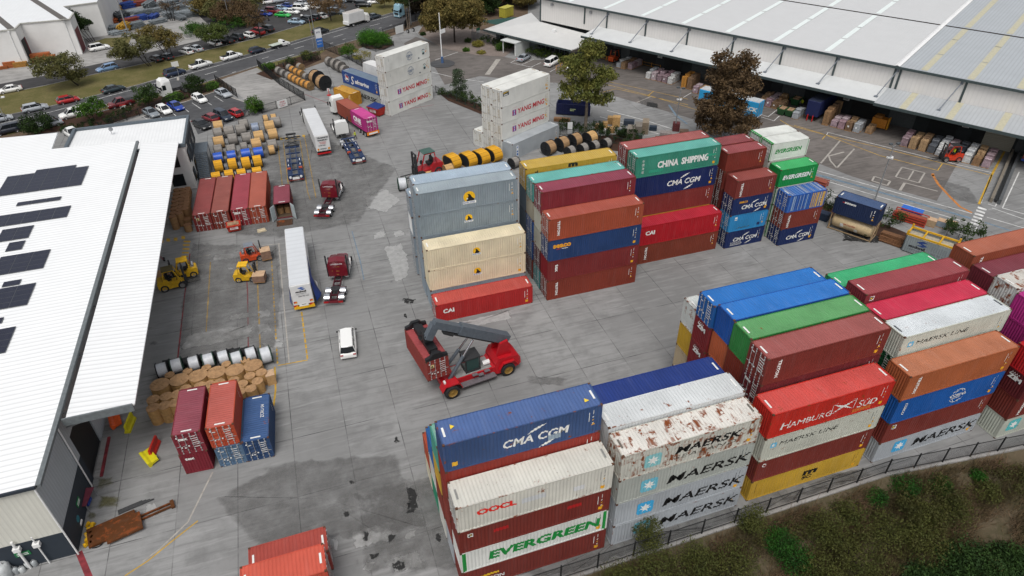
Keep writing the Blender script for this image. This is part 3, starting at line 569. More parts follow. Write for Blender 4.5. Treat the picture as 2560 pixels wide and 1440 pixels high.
        m.disc('F',u,v+0.35,s,'#f2bd18');m.poly('F',[(u-0.38,v-0.2),(u-0.1,v+0.5),(u-0.22,v+0.78),(u+0.12,v+0.66),(u+0.3,v+0.3),(u+0.62,v+0.0),(u+0.5,v-0.22),(u,v-0.25)],'#141416');m.rect('F',u-0.82,v-0.55,1.64,0.34,WHT);m.text('F','ROYAL WOLF',u-0.76,v-0.48,0.2,'#1f4f9c',0.03,0,0.85);m.disc('F',u-0.26,v+0.12,0.1,WHT)
    elif key=='wolfs':
        u,v=6.0,h-1.5
        m.disc('F',u,v+0.22,0.46,'#f2bd18');m.poly('F',[(u-0.24,v-0.13),(u-0.06,v+0.32),(u-0.14,v+0.5),(u+0.08,v+0.42),(u+0.2,v+0.2),(u+0.4,v),(u+0.32,v-0.14)],'#141416');m.rect('F',u-0.55,v-0.36,1.1,0.23,WHT);m.text('F','ROYAL WOLF',u-0.5,v-0.31,0.14,'#1f4f9c',0.03,0,0.8)
    elif key=='zim':m.text('L','ZIM',0.55,h-1.0,0.5,WHT,0.06,0,1.2);[m.disc('L',0.7+0.22*i+0.11*(k%2),h-0.42+0.15*k,0.05,WHT)for i in range(4)for k in range(2)]
    elif key=='zimdoor':m.text('L','ZIM',0.3,h-0.75,0.36,WHT,0.07,0,1.2)
    elif key=='safmarine':
        m.ring('F',1.55,1.35,0.82,0.06,'#c8d0dc');m.poly('F',[(1.1,0.75),(1.25,0.75),(1.35,1.95),(1.2,1.95)],WHT);m.poly('F',[(1.3,1.5),(2.1,1.35),(2.1,1.6),(1.35,1.9)],'#c8442c');m.poly('F',[(1.25,1.0),(2.0,0.9),(2.1,1.3),(1.3,1.45)],'#dcd8d0')
        m.text('F','S',3.0,0.35,1.75,WHT,0.0,0.25,0.8);m.text('F','afmarine',4.3,0.75,0.95,WHT,0.02,0.3,1.05)
    elif key=='one':m.text('F','ONE',0.85,0.95,1.05,WHT,0.06,0.0,1.1);m.rect('F',0.95,0.62,3.6,0.08,WHT)
    elif key=='onedoor':m.text('L','ONE',0.3,h-0.8,0.36,WHT,0.05,0,1.1)
    elif key=='elogo':m.rect('F',0.55,h-0.85,0.5,0.5,WHT);m.poly('F',[(0.6,h-0.8),(1.0,h-0.7),(1.0,h-0.45),(0.6,h-0.4)],'#1c1c1c');m.poly('F',[(0.68,h-0.7),(0.95,h-0.58),(0.7,h-0.48)],'#e0c030')
    elif key=='doorlogo':m.rect('L',0.4,h-0.95,0.42,0.42,'#e0c890');m.poly('L',[(0.46,h-0.9),(0.76,h-0.9),(0.6,h-0.58)],'#1c1c1c')
    elif key=='florens':m.rect('F',1.0,0.35,0.5,2.0,'#e8ecf0');m.rect('F',1.08,0.5,0.34,0.45,'#2a5fa8');m.rect('F',1.08,1.1,0.34,0.3,'#2a5fa8');m.poly('F',[(1.1,1.8),(1.4,2.0),(1.38,2.2),(1.1,2.05)],'#2a5fa8')
    elif key=='skyblue':m.rect('F',0.8,h-0.85,0.42,0.5,WHT);m.rect('F',0.88,h-0.7,0.26,0.1,'#2a8ac8');m.rect('F',4.6,0.4,0.4,0.42,'#1c2c5c');[m.rect('F',1.4+0.23*i,0.35+0.06*(i%3),0.12,0.14,'#4a5a3c')for i in range(9)]
    elif key=='stripes':
        rr=random.Random(4)
        for i in range(54):
            q=0.2+i*0.105;c=rr.choice(('#2f62b4','#4a78bc','#9ab0c8','#2a56a8'))if q<3.6 else rr.choice(('#d8a848','#c8b890','#e0b858','#b8a078'))
            if rr.random()<0.75:m.rect('F',q,0.2,0.06+0.05*rr.random(),h-0.35,c)
            if rr.random()<0.4:m.rect('T',q,0.1,0.05,2.2,rr.choice(('#8aa6cc','#c8ccd0','#b8b0a0')))
    elif key=='traclines':m.text('F','TEX',0.5,1.6,0.4,WHT,0.05)
    elif key=='sumeco':m.rect('F',1.0,h-0.62,0.28,0.12,'#c03030');m.text('F','sumeco',1.3,h-0.68,0.28,WHT,0.05)
    elif key=='hyunspec':m.text('F','HERITAGE',0.6,1.9,0.3,WHT,0.02)
    elif key=='onroof':m.text('T','ZCRU 04',2.8,0.5,0.32,WHT,0.0,rot=0)

def container(label,col,loc,rz=0.0,L=L40,h=ST,logos=(),rust=0.15,roofc=None,door=None,reefer=False,group=None,marks=True,endc=None,seed=None,open_door=False,cat='container',idc=WHT,dm=True):
    rnd=random.Random(seed if seed is not None else hash(label)%100000 if False else sum(map(ord,label))*7+int(loc[0]*13))
    t=thing('shipping_container',label,cat,loc,rz,group)
    pm=steel_paint(col,rust);rm=steel_paint(roofc or col,rust,True)
    obj('frame',cmesh('frame',L,h),t,mat=steel_paint(col,min(1,rust+0.25)))
    s1=obj('side_wall',cmesh('side',L,h,reefer),t,mat=pm);s2=obj('side_wall',cmesh('side',L,h,reefer),t,rz=math.pi,mat=pm)
    obj('roof',cmesh('roof',L,h,reefer),t,mat=rm)
    ep=steel_paint(endc,rust)if endc else pm
    for side in('L','R'):
        ang=0 if side=='L' else math.pi
        if door==side:
            if open_door:continue
            for k in(1,-1):
                d=obj('door',cmesh('door',L,h,reefer),t,rz=ang,mat=ep);d.scale=(1,k,1)
                r_=obj('locking_bar',cmesh('rod',L,h),d,mat=plain('zinc_rod',(0.5,0.5,0.5),0.4,0.3))
        else:obj('end_wall',cmesh('end',L,h,reefer),t,rz=ang,mat=ep)
    m=Marks(L,h,reefer)
    if marks:ident(m,rnd,idc)
    if marks and dm and door in('L','R')and not open_door:
        if door=='R':
            m2=Marks(L,h);doormarks(m2,rnd,idc)
            for c,(v,f)in m2.g.items():
                vv,ff=m.g.setdefault(c,([],[]));o=len(vv);vv.extend([(-x,-y,z)for x,y,z in v]);ff.extend([tuple(i+o for i in q)for q in f])
        else:doormarks(m,rnd,idc)
    for k in logos:logo(m,k,rnd)
    m.build(t);return t
ORD=('','bottom','second','third','fourth','fifth')
def stack(x,y,rows,where,group,L=L40,rz=0.0,z=0.0):
    """a stack, bottom up; x, y is the near left corner on the ground, rz its heading; a row is (colour word, paint, height, logos, options)"""
    c,s=math.cos(rz),math.sin(rz);n=len(rows)
    for i,r in enumerate(rows):
        if r is not None:
            word,col,h,lg=r[:4];o=dict(r[4])if len(r)>4 else{}
            dx,dy=o.pop('dx',0),o.pop('dy',0);LL=o.pop('L',L);a,b=LL/2+dx,W_/2+dy
            lab=o.pop('lab',None)or '%s container, %s in %s'%(word,'top' if i==n-1 and n>1 else('alone' if n==1 else ORD[i+1]),where)
            container(lab,col,(x+c*a-s*b,y+s*a+c*b,z),rz+o.pop('turn',0),LL,h,lg,group=group,**o)
        else:h=ST
        z+=h+0.012
BRN,BRN2,MAR,ORB,RDD='#83382e','#76312a','#7e2a30','#a4503a','#b22424'
NAVY,BLU,WHI,GRY,LGR,CRM,TEAL,MSCY,PNK='#22335f','#1f5aa8','#cdccc4','#8b97a0','#a8adb2','#e0d3b4','#4f9c8c','#c09a3c','#c02048'
FR='containers in the front rows by the creek';MD='containers in the middle rows of the yard';RF='white reefer containers at the back of the yard';LF='containers standing on the left of the yard'
K=lambda**k:k
# --- front block, nearest the fence (rows from the fence inwards)
stack(5.05,28.5,[('red brown',BRN2,ST,['beacon'],K(roofc='#a05a50')),('white green lettered','#d8d9d4',ST,['evergreen'],K(rust=0.05,idc='#2a6a40')),('red brown red patched',BRN2,ST,['redpatch']),('rusty white orange lettered','#d2d0c6',HC,['oocl'],K(rust=0.42,door='L',idc='#8a8a86'))],'the near left stack along the creek fence',FR)
stack(5.0,31.04,[('pale grey',LGR,HC,[]),('red brown',BRN,HC,[]),('red brown',BRN,HC,[]),('plain red brown','#8e3026',HC,[]),('faded blue white lettered','#37507c',HC,['cma40'],K(roofc='#4f6798',rust=0.4))],'the tall stack behind the near left one',FR)
stack(4.95,33.55,[('white',WHI,HC,[]),('red brown',BRN,HC,[]),('yellow','#c8a23a',HC,[]),('sea green','#4f9a8a',HC,[],K(roofc='#7fb0a0'))],'the third stack from the fence, left column',FR)
stack(4.95,36.06,[('green','#2f8a6a',HC,[]),('white',WHI,HC,[]),('blue','#2a5f9c',HC,[])],'the fourth stack from the fence, left column',FR)
stack(4.95,38.75,[('cream','#cfc8b0',ST,[]),('orange red','#a84a30',ST,[],K(rust=0.5))],'the low stack at the inner left end',FR)
stack(17.85,28.45,[('grey star lettered',LGR,ST,['maerskf'],K(rust=0.28,idc='#505458')),('grey star lettered',LGR,HC,['maersk'],K(rust=0.18,idc='#505458')),('dirty grey star lettered','#aaaea8',HC,['maerskf'],K(rust=0.34,idc='#505458')),('very rusty white','#c9c8be',HC,['sealand'],K(rust=0.95,roofc='#d6d2ca',idc='#6a655c'))],'the near stack second from the left',FR)
stack(17.88,31.0,[('grey',GRY,HC,[]),('grey',GRY,HC,[]),('grey',LGR,HC,[]),('white rust streaked','#cfd2d2',HC,[],K(rust=0.42))],'the stack behind the rusty white one',FR,z=0.1)
stack(17.86,33.58,[('blue',BLU,ST,[]),('brown',BRN,HC,[]),('brown',BRN,HC,[]),('clean navy','#24397a',HC,[],K(rust=0.02))],'the third row from the fence, second column',FR)
stack(31.15,28.55,[('yellow black lettered','#c09a34',ST,['msc'],K(rust=0.08,idc='#5a4a20')),('red brown round badged',BRN2,ST,['tal']),('streaky white small lettered','#bfc0b4',HC,['maerskline'],K(rust=0.4,idc='#505458')),('bright red flag lettered','#bf2c22',HC,['hamburg'],K(rust=0.45,roofc='#c8504a'))],'the near stack third from the left',FR)
stack(31.7,31.15,[('brown',BRN,HC,[]),('brown',BRN,HC,[]),('brown',BRN,HC,[]),('dark maroon','#6a262a',HC,['texend'],K(door='L')),('red brown white lettered',BRN2,HC,['triton'],K(roofc='#9a5652',door='L'))],'the row behind the red flag lettered one',FR)
stack(31.85,33.75,[('brown',BRN,HC,[]),('brown',BRN,HC,[]),('brown',BRN,HC,[]),('dark brown','#7a3022',HC,[]),('grass green','#2f7a3a',HC,[],K(roofc='#5f9a62',rust=0.3))],'the third row from the fence, third column',FR)
stack(31.95,36.35,[('brown',BRN,HC,[]),('brown',BRN,HC,[]),('brown',BRN,HC,[]),('orange brown','#b05a38',HC,[]),('bright blue plain ended','#1a4f9c',HC,[],K(roofc='#2f74c0',rust=0.05))],'the fourth row from the fence, third column',FR)
stack(31.7,38.9,[('brown',BRN,HC,[]),('brown',BRN,HC,[]),('dark red white lettered','#7c262a',HC,['zim']),('dark red white lettered','#7c262a',HC,['zim'],K(lab='dark red white lettered container, just under the blue door ended one')),('bright blue door ended','#1d5a9c',ST,[],K(roofc='#2a6fb8',rust=0.08,door='L'))],'the fifth row from the fence, third column',FR)
stack(32.0,41.45,[('brown',BRN,HC,[]),('rusty beige','#b8a88c',HC,[],K(rust=0.6)),('mustard yellow','#bf9a30',HC,[]),('rusty white','#c8ccc8',HC,[],K(rust=0.7))],'the innermost row, third column',FR)
stack(44.75,28.42,[('light grey big star',LGR,ST,['maersk'],K(rust=0.06,idc='#505458')),('red brown square badged',BRN2,ST,['elogo']),('clean blue globe badged','#1a56a0',HC,['cosco'],K(rust=0.05)),('orange brown','#a65c38',HC,['triton'],K(roofc='#b07052',rust=0.2))],'the near stack fourth from the left',FR)
stack(45.8,31.05,[('brown',BRN,ST,[]),('brown',BRN,ST,[]),('green','#1f5a38',ST,[],K(door='L')),('green','#1f5a38',ST,[],K(door='L',lab='green container, just under the white small lettered one')),('white small lettered','#c4c8bc',ST,['maerskline'],K(rust=0.36,roofc='#cfd4d6',idc='#505458'))],'the row behind the orange brown one',FR)
stack(45.9,33.6,[('brown',BRN,ST,[]),('brown',BRN,ST,[]),('brown',BRN,ST,[]),('maroon','#6e2028',ST,[]),('speckled crimson','#b82440',ST,[],K(roofc='#c4344e',rust=0.12))],'the third row from the fence, fourth column',FR)
stack(46.0,36.2,[('brown',BRN,HC,[]),('brown',BRN,HC,[]),('brown',BRN,HC,[]),('brown',BRN,ST,[]),('maroon square badged','#84343a',ST,['elogo'],K(roofc='#94464a'))],'the fourth row from the fence, fourth column',FR)
stack(45.9,38.8,[('brown',BRN,ST,[]),('green','#2f8a5c',ST,[]),('green','#2f8a5c',ST,[]),('green','#2a7a50',ST,[]),('emerald green','#2a8a58',ST,[],K(roofc='#3fa872',rust=0.2))],'the inner row, fourth column',FR)
stack(58.2,26.9,[('dirty white star badged','#b4b8ac',ST,['maerskstar'],K(rust=0.42,idc='#505458')),('dark brown','#6e2c24',ST,['triton']),('dark maroon white lettered','#5a1c20',ST,['zim']),('bright red','#b01c20',ST,[])],'the near stack at the right edge',FR)
stack(60.6,30.35,[('brown',BRN,ST,[]),('brown',BRN,ST,[]),('brown',BRN,ST,[]),('magenta','#a02a70',ST,[]),('magenta','#b03080',ST,[])],'the second row at the right edge',FR)
stack(60.7,32.88,[('brown',BRN,ST,[]),('brown',BRN,ST,[]),('brown',BRN,ST,[]),('brown',BRN,ST,[]),('rusty white','#c6c8c4',HC,[],K(rust=0.9,roofc='#c8c4bc'))],'the third row at the right edge',FR)
stack(60.7,35.38,[('brown',BRN,ST,[]),('brown',BRN,ST,[]),('brown',BRN,ST,[]),('brown',BRN,ST,[]),('maroon','#6e2a34',ST,[],K(roofc='#7a3a44'))],'the fourth row at the right edge',FR)
stack(60.6,37.9,[('brown',BRN,HC,[]),('brown',BRN,HC,[]),('brown',BRN,HC,[]),('brown',BRN,ST,[]),('orange brown','#8e4832',ST,['triton'],K(roofc='#a4604a'))],'the innermost row at the right edge',FR)
# --- middle block
stack(10.95,62.25,[('red white lettered','#b02a2a',ST,['cai'],K(roofc='#b85048',rust=0.3,door='L'))],'front of the grey and cream stacks',MD)
stack(10.95,64.9,[('grey',GRY,HC,[]),('cream sun badged',CRM,HC,['wolfs'],K(rust=0.05)),('cream sun badged',CRM,HC,['wolfs'],K(rust=0.1))],'the stack behind the lone red one',MD)
stack(10.95,67.85,[('grey',GRY,HC,[]),('grey',GRY,HC,[]),('grey',GRY,HC,[]),('grey sun badged','#87939a',HC,['wolfs'],K(rust=0.05)),('grey sun badged','#87939a',HC,['wolf'],K(rust=0.08,roofc='#97a2a8'))],'the tall stack behind the cream ones',MD)
stack(11.1,70.36,[('pale grey',LGR,HC,[],K(door='L')),('grey',GRY,HC,[],K(door='L')),('grey',GRY,HC,[],K(door='L')),('grey',GRY,HC,[],K(door='L')),('pale blue grey','#98a6b2',HC,[],K(roofc='#a4b4c2',door='L'))],'the second tall grey stack',MD)
stack(10.85,72.9,[('grey',GRY,HC,[],K(door='L')),('grey',GRY,HC,[],K(door='L')),('white ended grey',GRY,HC,[],K(endc='#e6e6e4')),('blue grey','#8a98a4',HC,[],K(door='L'))],'the rear row behind the tall grey stacks',MD)
stack(25.0,62.05,[('red brown white lettered','#84382a',HC,['triton'],K(door='L')),('maroon white lettered','#7c2c2c',HC,['tex'],K(endc='#7a1c24')),('dark blue orange lettered','#26406e',HC,['seaco'],K(door='L',rust=0.1)),('orange brown white lettered','#9e4a32',HC,['triton'],K(roofc='#a8584a',door='L'))],'the front stack right of the cream ones',MD)
stack(24.95,64.56,[('teal','#3f8a8c',HC,[],K(door='L')),('dark maroon','#5c2028',HC,[],K(door='L')),('dirty white','#a8a89c',ST,[],K(rust=0.4)),('dirty white','#b0b0a4',ST,[],K(rust=0.4)),('plain maroon','#7c2a32',HC,[],K(roofc='#8a4050',door='L'))],'the second row right of the grey stacks',MD)
stack(24.85,67.08,[('brown',BRN,HC,[],K(door='L')),('blue','#24508c',HC,[],K(door='L')),('blue','#24508c',HC,[],K(door='L')),('beige','#9a9484',ST,[],K(rust=0.4)),('pale teal','#4f9890',ST,[],K(roofc='#6ab0a8',door='L',rust=0.35))],'the third row right of the grey stacks',MD)
stack(24.85,69.75,[('slate','#4c5660',HC,[]),('slate','#4c5660',HC,[]),('slate','#55606a',HC,[]),('slate','#55606a',HC,[]),('mustard yellow','#b89434',HC,['mscT'],K(roofc='#bfa04a',door='L',rust=0.2))],'the fourth row right of the grey stacks',MD)
stack(39.2,65.55,[('brown white lettered','#7e3a2a',HC,['tritonlow']),('bright red white lettered','#b01824',HC,['cai'],K(rust=0.03,roofc='#b02838'))],'the low stack before the white lettered green one',MD)
stack(39.0,68.12,[('brown',BRN,HC,[]),('yellow','#c09a34',HC,[]),('brown','#803430',HC,[],K(rust=0.1)),('navy white lettered','#18285a',HC,['cma40b'],K(rust=0.02)),('sea green white lettered','#3a8a74',HC,['china'],K(roofc='#62a89c',rust=0.2,door='L'))],'the stack behind the bright red one',MD)
stack(38.95,70.7,[('brown',BRN,HC,[]),('brown',BRN,HC,[]),('brown',BRN,HC,[]),('brown',BRN,HC,[]),('pale red brown','#8a3a38',HC,[],K(roofc='#a05c58',door='L',rust=0.3))],'the rear stack behind the sea green one',MD)
stack(52.5,65.1,[('short navy white lettered','#1b2c5c',ST,['cma20w'],K(door='L',rust=0.05)),('short sky blue scuffed','#2f88c0',ST,['skyblue'],K(door='L',rust=0.35)),('short navy orange lettered','#1d2f60',ST,['cma20s'],K(door='L',rust=0.1)),('short brown white lettered','#7c3630',ST,['triton20'],K(roofc='#8e4a44'))],'the front short stack left of the green one',MD,L=L20)
stack(52.4,68.05,[('short brown','#5c2420',ST,[],K(door='L')),('short brown','#5c2420',ST,[],K(door='L')),('short dark brown','#5c2420',ST,[],K(door='L')),('short brown','#703028',ST,[],K(door='L',roofc='#a05c50')),('short patched brown','#7a3228',ST,[],K(roofc='#90484a'))],'the second short stack left of the green one',MD,L=L20)
stack(52.3,70.7,[('short brown',BRN,ST,[]),('short brown',BRN,ST,[]),('short brown',BRN,ST,[]),('short brown',BRN,ST,[]),('short faded maroon','#7c3034',ST,[],K(roofc='#8a4648',rust=0.3))],'the rear short stack left of the green one',MD,L=L20)
stack(59.9,63.3,[('short navy white lettered','#1b2c5c',ST,['cma20'],K(door='L',rust=0.05)),('short brown white lettered','#7c362c',ST,['triton20'],K(door='L')),('short blue and yellow streaked','#2c5cae',ST,['stripes'],K(door='L',roofc='#3c6cb4',rust=0.35))],'the short front stack at the right',MD,L=L20)
stack(59.8,65.95,[('short white green framed','#c8ccc4',ST,['evg20w'],K(door='L',dm=False)),('short white green framed','#c8ccc4',ST,['evg20w'],K(door='L',dm=False)),('short white green framed','#d6d6d0',ST,['evg20w'],K(door='L',dm=False)),('short green white lettered','#178a42',ST,['evg20'],K(roofc='#3fa864',rust=0.25))],'the second short stack at the right',MD,L=L20)
stack(59.8,68.75,[('short white',WHI,ST,[]),('short white',WHI,ST,[]),('short white',WHI,ST,[]),('short white',WHI,ST,[]),('short white green lettered','#d8dad4',ST,['evg20w'],K(door='L',dm=False,rust=0.02,marks=False))],'the third short stack at the right',MD,L=L20)
stack(59.8,71.35,[('short white',WHI,ST,[]),('short white',WHI,ST,[]),('short white',WHI,ST,[]),('short white',WHI,ST,[]),('short white green edged','#d8dad4',ST,['evg20w'],K(door='L',dm=False,marks=False))],'the rear short stack at the right',MD,L=L20)
# --- white reefers
RW='#dcdcd6'
stack(17.35,129.2,[('white red lettered',RW,HC,['yang'],K(reefer=True,door='L',rust=0.02,idc='#a08a60')),('white red lettered',RW,HC,['yang'],K(reefer=True,door='L',rust=0.1,idc='#a08a60')),('white globe badged','#d4d3cc',HC,['coscow'],K(reefer=True,door='L',rust=0.04,idc='#a08a60')),('white globe badged',RW,HC,['coscow'],K(reefer=True,door='L',rust=0.04,idc='#a08a60'))],'the tall white stack by the blue one',RF,rz=R(33))
NR=R(27);c_,s_=math.cos(NR),math.sin(NR)
def nrow(k):return(33.85-s_*2.5*k,101.9+c_*2.5*k)
stack(*nrow(0),[('plain grey','#a6acb0',HC,['florens'],K(reefer=True,rust=0.05))],'front of the lettered white reefer stacks',RF,rz=NR)
stack(*nrow(1),[('white',RW,HC,[],K(reefer=True,door='L',idc='#a08a60')),('white red lettered',RW,HC,['yang'],K(reefer=True,door='L',rust=0.04,idc='#a08a60')),('white red lettered',RW,HC,['yang'],K(reefer=True,door='L',rust=0.04,idc='#a08a60')),('white dark badged',RW,HC,['bisonw'],K(reefer=True,door='L',rust=0.04,idc='#a08a60'))],'the right hand white stack behind the grey one',RF,rz=NR)
stack(*nrow(2),[('white',RW,HC,[],K(reefer=True,door='L',idc='#a08a60')),('white',RW,HC,[],K(reefer=True,door='L',idc='#a08a60')),('white',RW,HC,[],K(reefer=True,door='L',idc='#a08a60')),('white',RW,HC,[],K(reefer=True,door='L',idc='#a08a60'))],'the rear white stack nearest the tall tree',RF,rz=NR)
stack(*nrow(3),[('white',RW,HC,[],K(reefer=True,door='L',idc='#a08a60'))],'left of the lettered white reefer stacks',RF,rz=NR)
# --- blue over grey pair, yellow short one, white one beyond
SR=R(-61);sx_,sy_=10.35,144.8
stack(sx_,sy_,[('grey black lettered','#a4a8a6',ST,['maerskend'],K(rust=0.15,idc='#505458')),('blue script lettered','#2c4a88',ST,['safmarine'],K(roofc='#6c7c8c',rust=0.3,door='L'))],'the pair left of the tall white stack','containers by the back fence',rz=SR)
stack(7.9,142.3,[('short rusty yellow','#c08a2c',ST,[],K(rust=0.6,roofc='#c29440'))],'before the black lettered grey one','containers by the back fence',L=L20,rz=R(-60))
stack(15.2,147.6,[('white','#dcdcda',HC,[],K(reefer=True)),('white','#dcdcda',ST,[],K(reefer=True))],'the pair behind the blue script one','containers by the back fence',rz=SR)
# --- left of the yard
yr=R(87.0)
for i,(x,col,rc,lg,lab)in enumerate([(-17.42,'#7c2e2a','#8c4644',['doorlogo'],'brown container, leftmost of the four side by side'),(-14.88,'#7a3226','#8e5048',[],'brown dusty roofed container, second of the four side by side'),(-12.15,'#8a2a30','#96404a',['zimdoor'],'red white lettered container, third of the four side by side'),(-9.65,'#98442e','#a45848',[],'orange brown container, rightmost of the four side by side')]):
    c,s=math.cos(yr),math.sin(yr);cx,cy=x+1.22+c*6.1,94.35-i*0.12+s*6.1
    container(lab,col,(cx,cy,0),yr,L40,2.75,lg,rust=0.2,roofc=rc,door='L',group=LF)
tx=R(87.0)
def lb(x,y,lab,col,h,z=0,L=L20,**k):
    c,s=math.cos(tx),math.sin(tx);container(lab,col,(x+1.22+c*L/2,y+s*L/2,z),tx,L,h,k.pop('logos',[]),group=LF,**k)
lb(-16.45,47.95,'short maroon white lettered container, bottom of the left pair near the wrapped drums','#7c2430',ST,logos=['texend'])
lb(-16.35,47.95,'short maroon white lettered container, top of the left pair near the wrapped drums','#7c2a34',ST,ST+0.01,logos=['texend'],door='L',roofc='#8a4450')
lb(-13.4,47.75,'short blue grey container, under the orange red one','#56708a',ST,door='L',rust=0.3)
lb(-13.5,47.85,'short orange red container on top of the short blue grey one','#b0492e',ST,ST+0.01,door='L',roofc='#b25a50',rust=0.1)
lb(-10.95,47.6,'short faded navy container right of the orange red one','#2c466c',2.7,door='L',roofc='#3c5a88',rust=0.25,logos=['onroof'])
container('short light red container, upper one at the bottom edge of the yard','#c0503e',(-7.55,31.6,ST+0.01),R(0.5),L20,ST,[],rust=0.06,roofc='#c85a48',door='R',group=LF)
container('short light red container, under the upper one at the bottom edge','#8a4438',(-7.55,31.6,0),R(0.5),L20,ST,[],rust=0.06,door='R',group=LF)
container('short dull red container, low one at the bottom edge of the yard','#a84a40',(-7.5,35.0,0),R(0.5),L20,ST,[],rust=0.2,roofc='#a84a40',door='R',group=LF)

# ------------------------------------------------------------------ buildings
def ribbed(key,c,axis=0,pitch=0.25,depth=0.3,rough=0.5,world=True,dirt=0.1):
    """corrugated sheet cladding: bump ribs along one axis, their shade painted in as darker stripes"""
    m,nt,b=_new(key);t=N(nt,'TexCoord');sx=N(nt,'SeparateXYZ');nt.links.new(t.outputs['Object'],sx.inputs[0])
    a=N(nt,'Math',operation='DIVIDE');a.inputs[1].default_value=pitch;nt.links.new(sx.outputs[axis],a.inputs[0]);f=N(nt,'Math',operation='PINGPONG');f.inputs[1].default_value=0.5;nt.links.new(a.outputs[0],f.inputs[0])
    n1=noise(nt,t.outputs['Object'],0.35,5,0.65);lc=lin(c)
    col=mix(nt,ramp(nt,n1,0.35,0.7),rgba(tuple(x*(1-dirt)for x in lc)),rgba(lc));g=ramp(nt,f.outputs[0],0.30,0.5);col=mix(nt,g,col,rgba(tuple(x*(1-depth)for x in lc)))  # rib shade put into the colour: a darker stripe along each rib
    bp=N(nt,'Bump');bp.inputs['Strength'].default_value=0.6;bp.inputs['Distance'].default_value=0.05;nt.links.new(f.outputs[0],bp.inputs['Height']);nt.links.new(bp.outputs[0],b.inputs['Normal'])
    nt.links.new(col,b.inputs['Base Color']);b.inputs['Roughness'].default_value=rough;b.inputs['Specular IOR Level'].default_value=0.3;return m
WROOF=ribbed('white_roof_sheet',(0.84,0.85,0.85),1,0.62,0.26,dirt=0.05);CHAR=plain('charcoal_wall','#27303a',0.7,var=0.05);GREYRIB=ribbed('grey_wall_sheet','#aab0b4',1,0.4,0.22);CREAMRIB=ribbed('cream_wall_sheet','#d3d2c8',0,0.4,0.16)
GUT=plain('gutter_grey','#6e7476',0.6);TRIM=plain('dark_green_trim','#3f4b4c',0.5);LWALL=plain('off_white_wall',(0.7,0.69,0.67),0.8,var=0.05,scale=0.4)
def poly3(mb,pts,z0,z1,mi=0):mb.prism([(p[0],p[1])for p in pts],z0,z1,'z',mi)
# --- the long shed on the left with its solar arrays and awning
t=thing('storage_shed','long white roofed shed with solar panels and a wide awning','building',(-24.7,42.2,0))
OX,OY=24.7,-42.2
def L(x,y):return(x+OX,y+OY)
mb=MB();poly3(mb,[L(-24.3,42.1),L(-24.3,109.6),L(-36.2,110.8),L(-36.6,117.4),L(-62,119.5),L(-62,42.1)],8.78,8.98);obj('roof',mb.mesh('roof',WROOF),t)
mb=MB();mb.box(OX-62,OX-24.72,OY+42.25,OY+42.45,3.0,8.78);obj('front_wall',mb.mesh('front_wall',CREAMRIB),t)
mb=MB();mb.box(OX-62,OX-24.7,OY+42.22,OY+42.46,0,3.0);obj('plinth',mb.mesh('plinth',CHAR),t)
mb=MB();mb.box(OX-24.9,OX-24.68,OY+42.47,OY+50.4,3.2,8.78);mb.box(OX-24.9,OX-24.68,OY+55.2,OY+109,0,8.78);mb.box(OX-24.9,OX-24.68,OY+50.4,OY+55.2,5.6,8.78);obj('side_wall',mb.mesh('side_wall',GREYRIB),t)
mb=MB();mb.box(OX-24.92,OX-24.66,OY+42.47,OY+50.4,0,3.2);obj('side_plinth',mb.mesh('side_plinth',CHAR),t)
mb=MB();mb.box(OX-24.95,OX-24.8,OY+50.45,OY+55.15,0,5.6);obj('roller_door',mb.mesh('roller_door',plain('roller_door_black','#15181b',0.6)),t)
mb=MB();mb.box(OX-24.6,OX-24.1,OY+50.3,OY+55.3,0.0,0.16,0);mb.box(OX-24.1,OX-23.85,OY+50.3,OY+55.3,0.0,0.17,1);obj('door_sill',mb.mesh('door_sill',[PALE,PR]),t)
mb=MB();mb.box(OX-24.42,OX-24.05,OY+42.1,OY+109.6,8.72,9.02);mb.box(OX-62,OX-24.43,OY+41.95,OY+42.12,8.74,9.0,1);obj('gutter',mb.mesh('gutter',[GUT,CHAR]),t)
mb=MB();v=[L(-23.7,49.4),L(-18.55,49.9),L(-18.55,109.2),L(-23.7,109.2)];mb.add([(v[0][0],v[0][1],8.72),(v[1][0],v[1][1],8.2),(v[2][0],v[2][1],8.2),(v[3][0],v[3][1],8.72),(v[0][0],v[0][1],8.6),(v[1][0],v[1][1],8.05),(v[2][0],v[2][1],8.05),(v[3][0],v[3][1],8.6)],[(0,1,2,3),(4,7,6,5),(0,4,5,1),(1,5,6,2),(2,6,7,3),(3,7,4,0)]);obj('awning',mb.mesh('awning',WROOF),t)
mb=MB();mb.box(OX-24.0,OX-18.5,OY+49.2,OY+49.36,8.0,8.8);obj('awning_fascia',mb.mesh('awning_fascia',GUT),t)
for y in range(50,108,8):  # lattice brackets of the awning
    mb=MB();a,b=OX-24.6,OX-19.2;yy=OY+y+0.6
    mb.bar((a,yy,8.3),(b,yy,7.95),0.12);mb.bar((a,yy,6.6),(b,yy,7.85),0.12)
    for k in range(6):x0=a+(b-a)*k/6;mb.bar((x0,yy,8.3-0.06*k),(x0+(b-a)/6,yy,6.65+0.2*(k+1)),0.06)
    obj('awning_bracket',mb.mesh('awning_bracket',GALV),t)
mb=MB();x,y=OX-24.55,OY+42.05;mb.cyl((x,y,0.1),(x,y,8.6),0.07,n=8);mb.cyl((x,y,8.5),(x-0.1,y+0.3,8.75),0.07,n=8);mb.cyl((OX-24.55,OY+49.2,0.2),(OX-24.55,OY+49.2,8.2),0.07,n=8);obj('downpipe',mb.mesh('downpipe',WHITE),t)
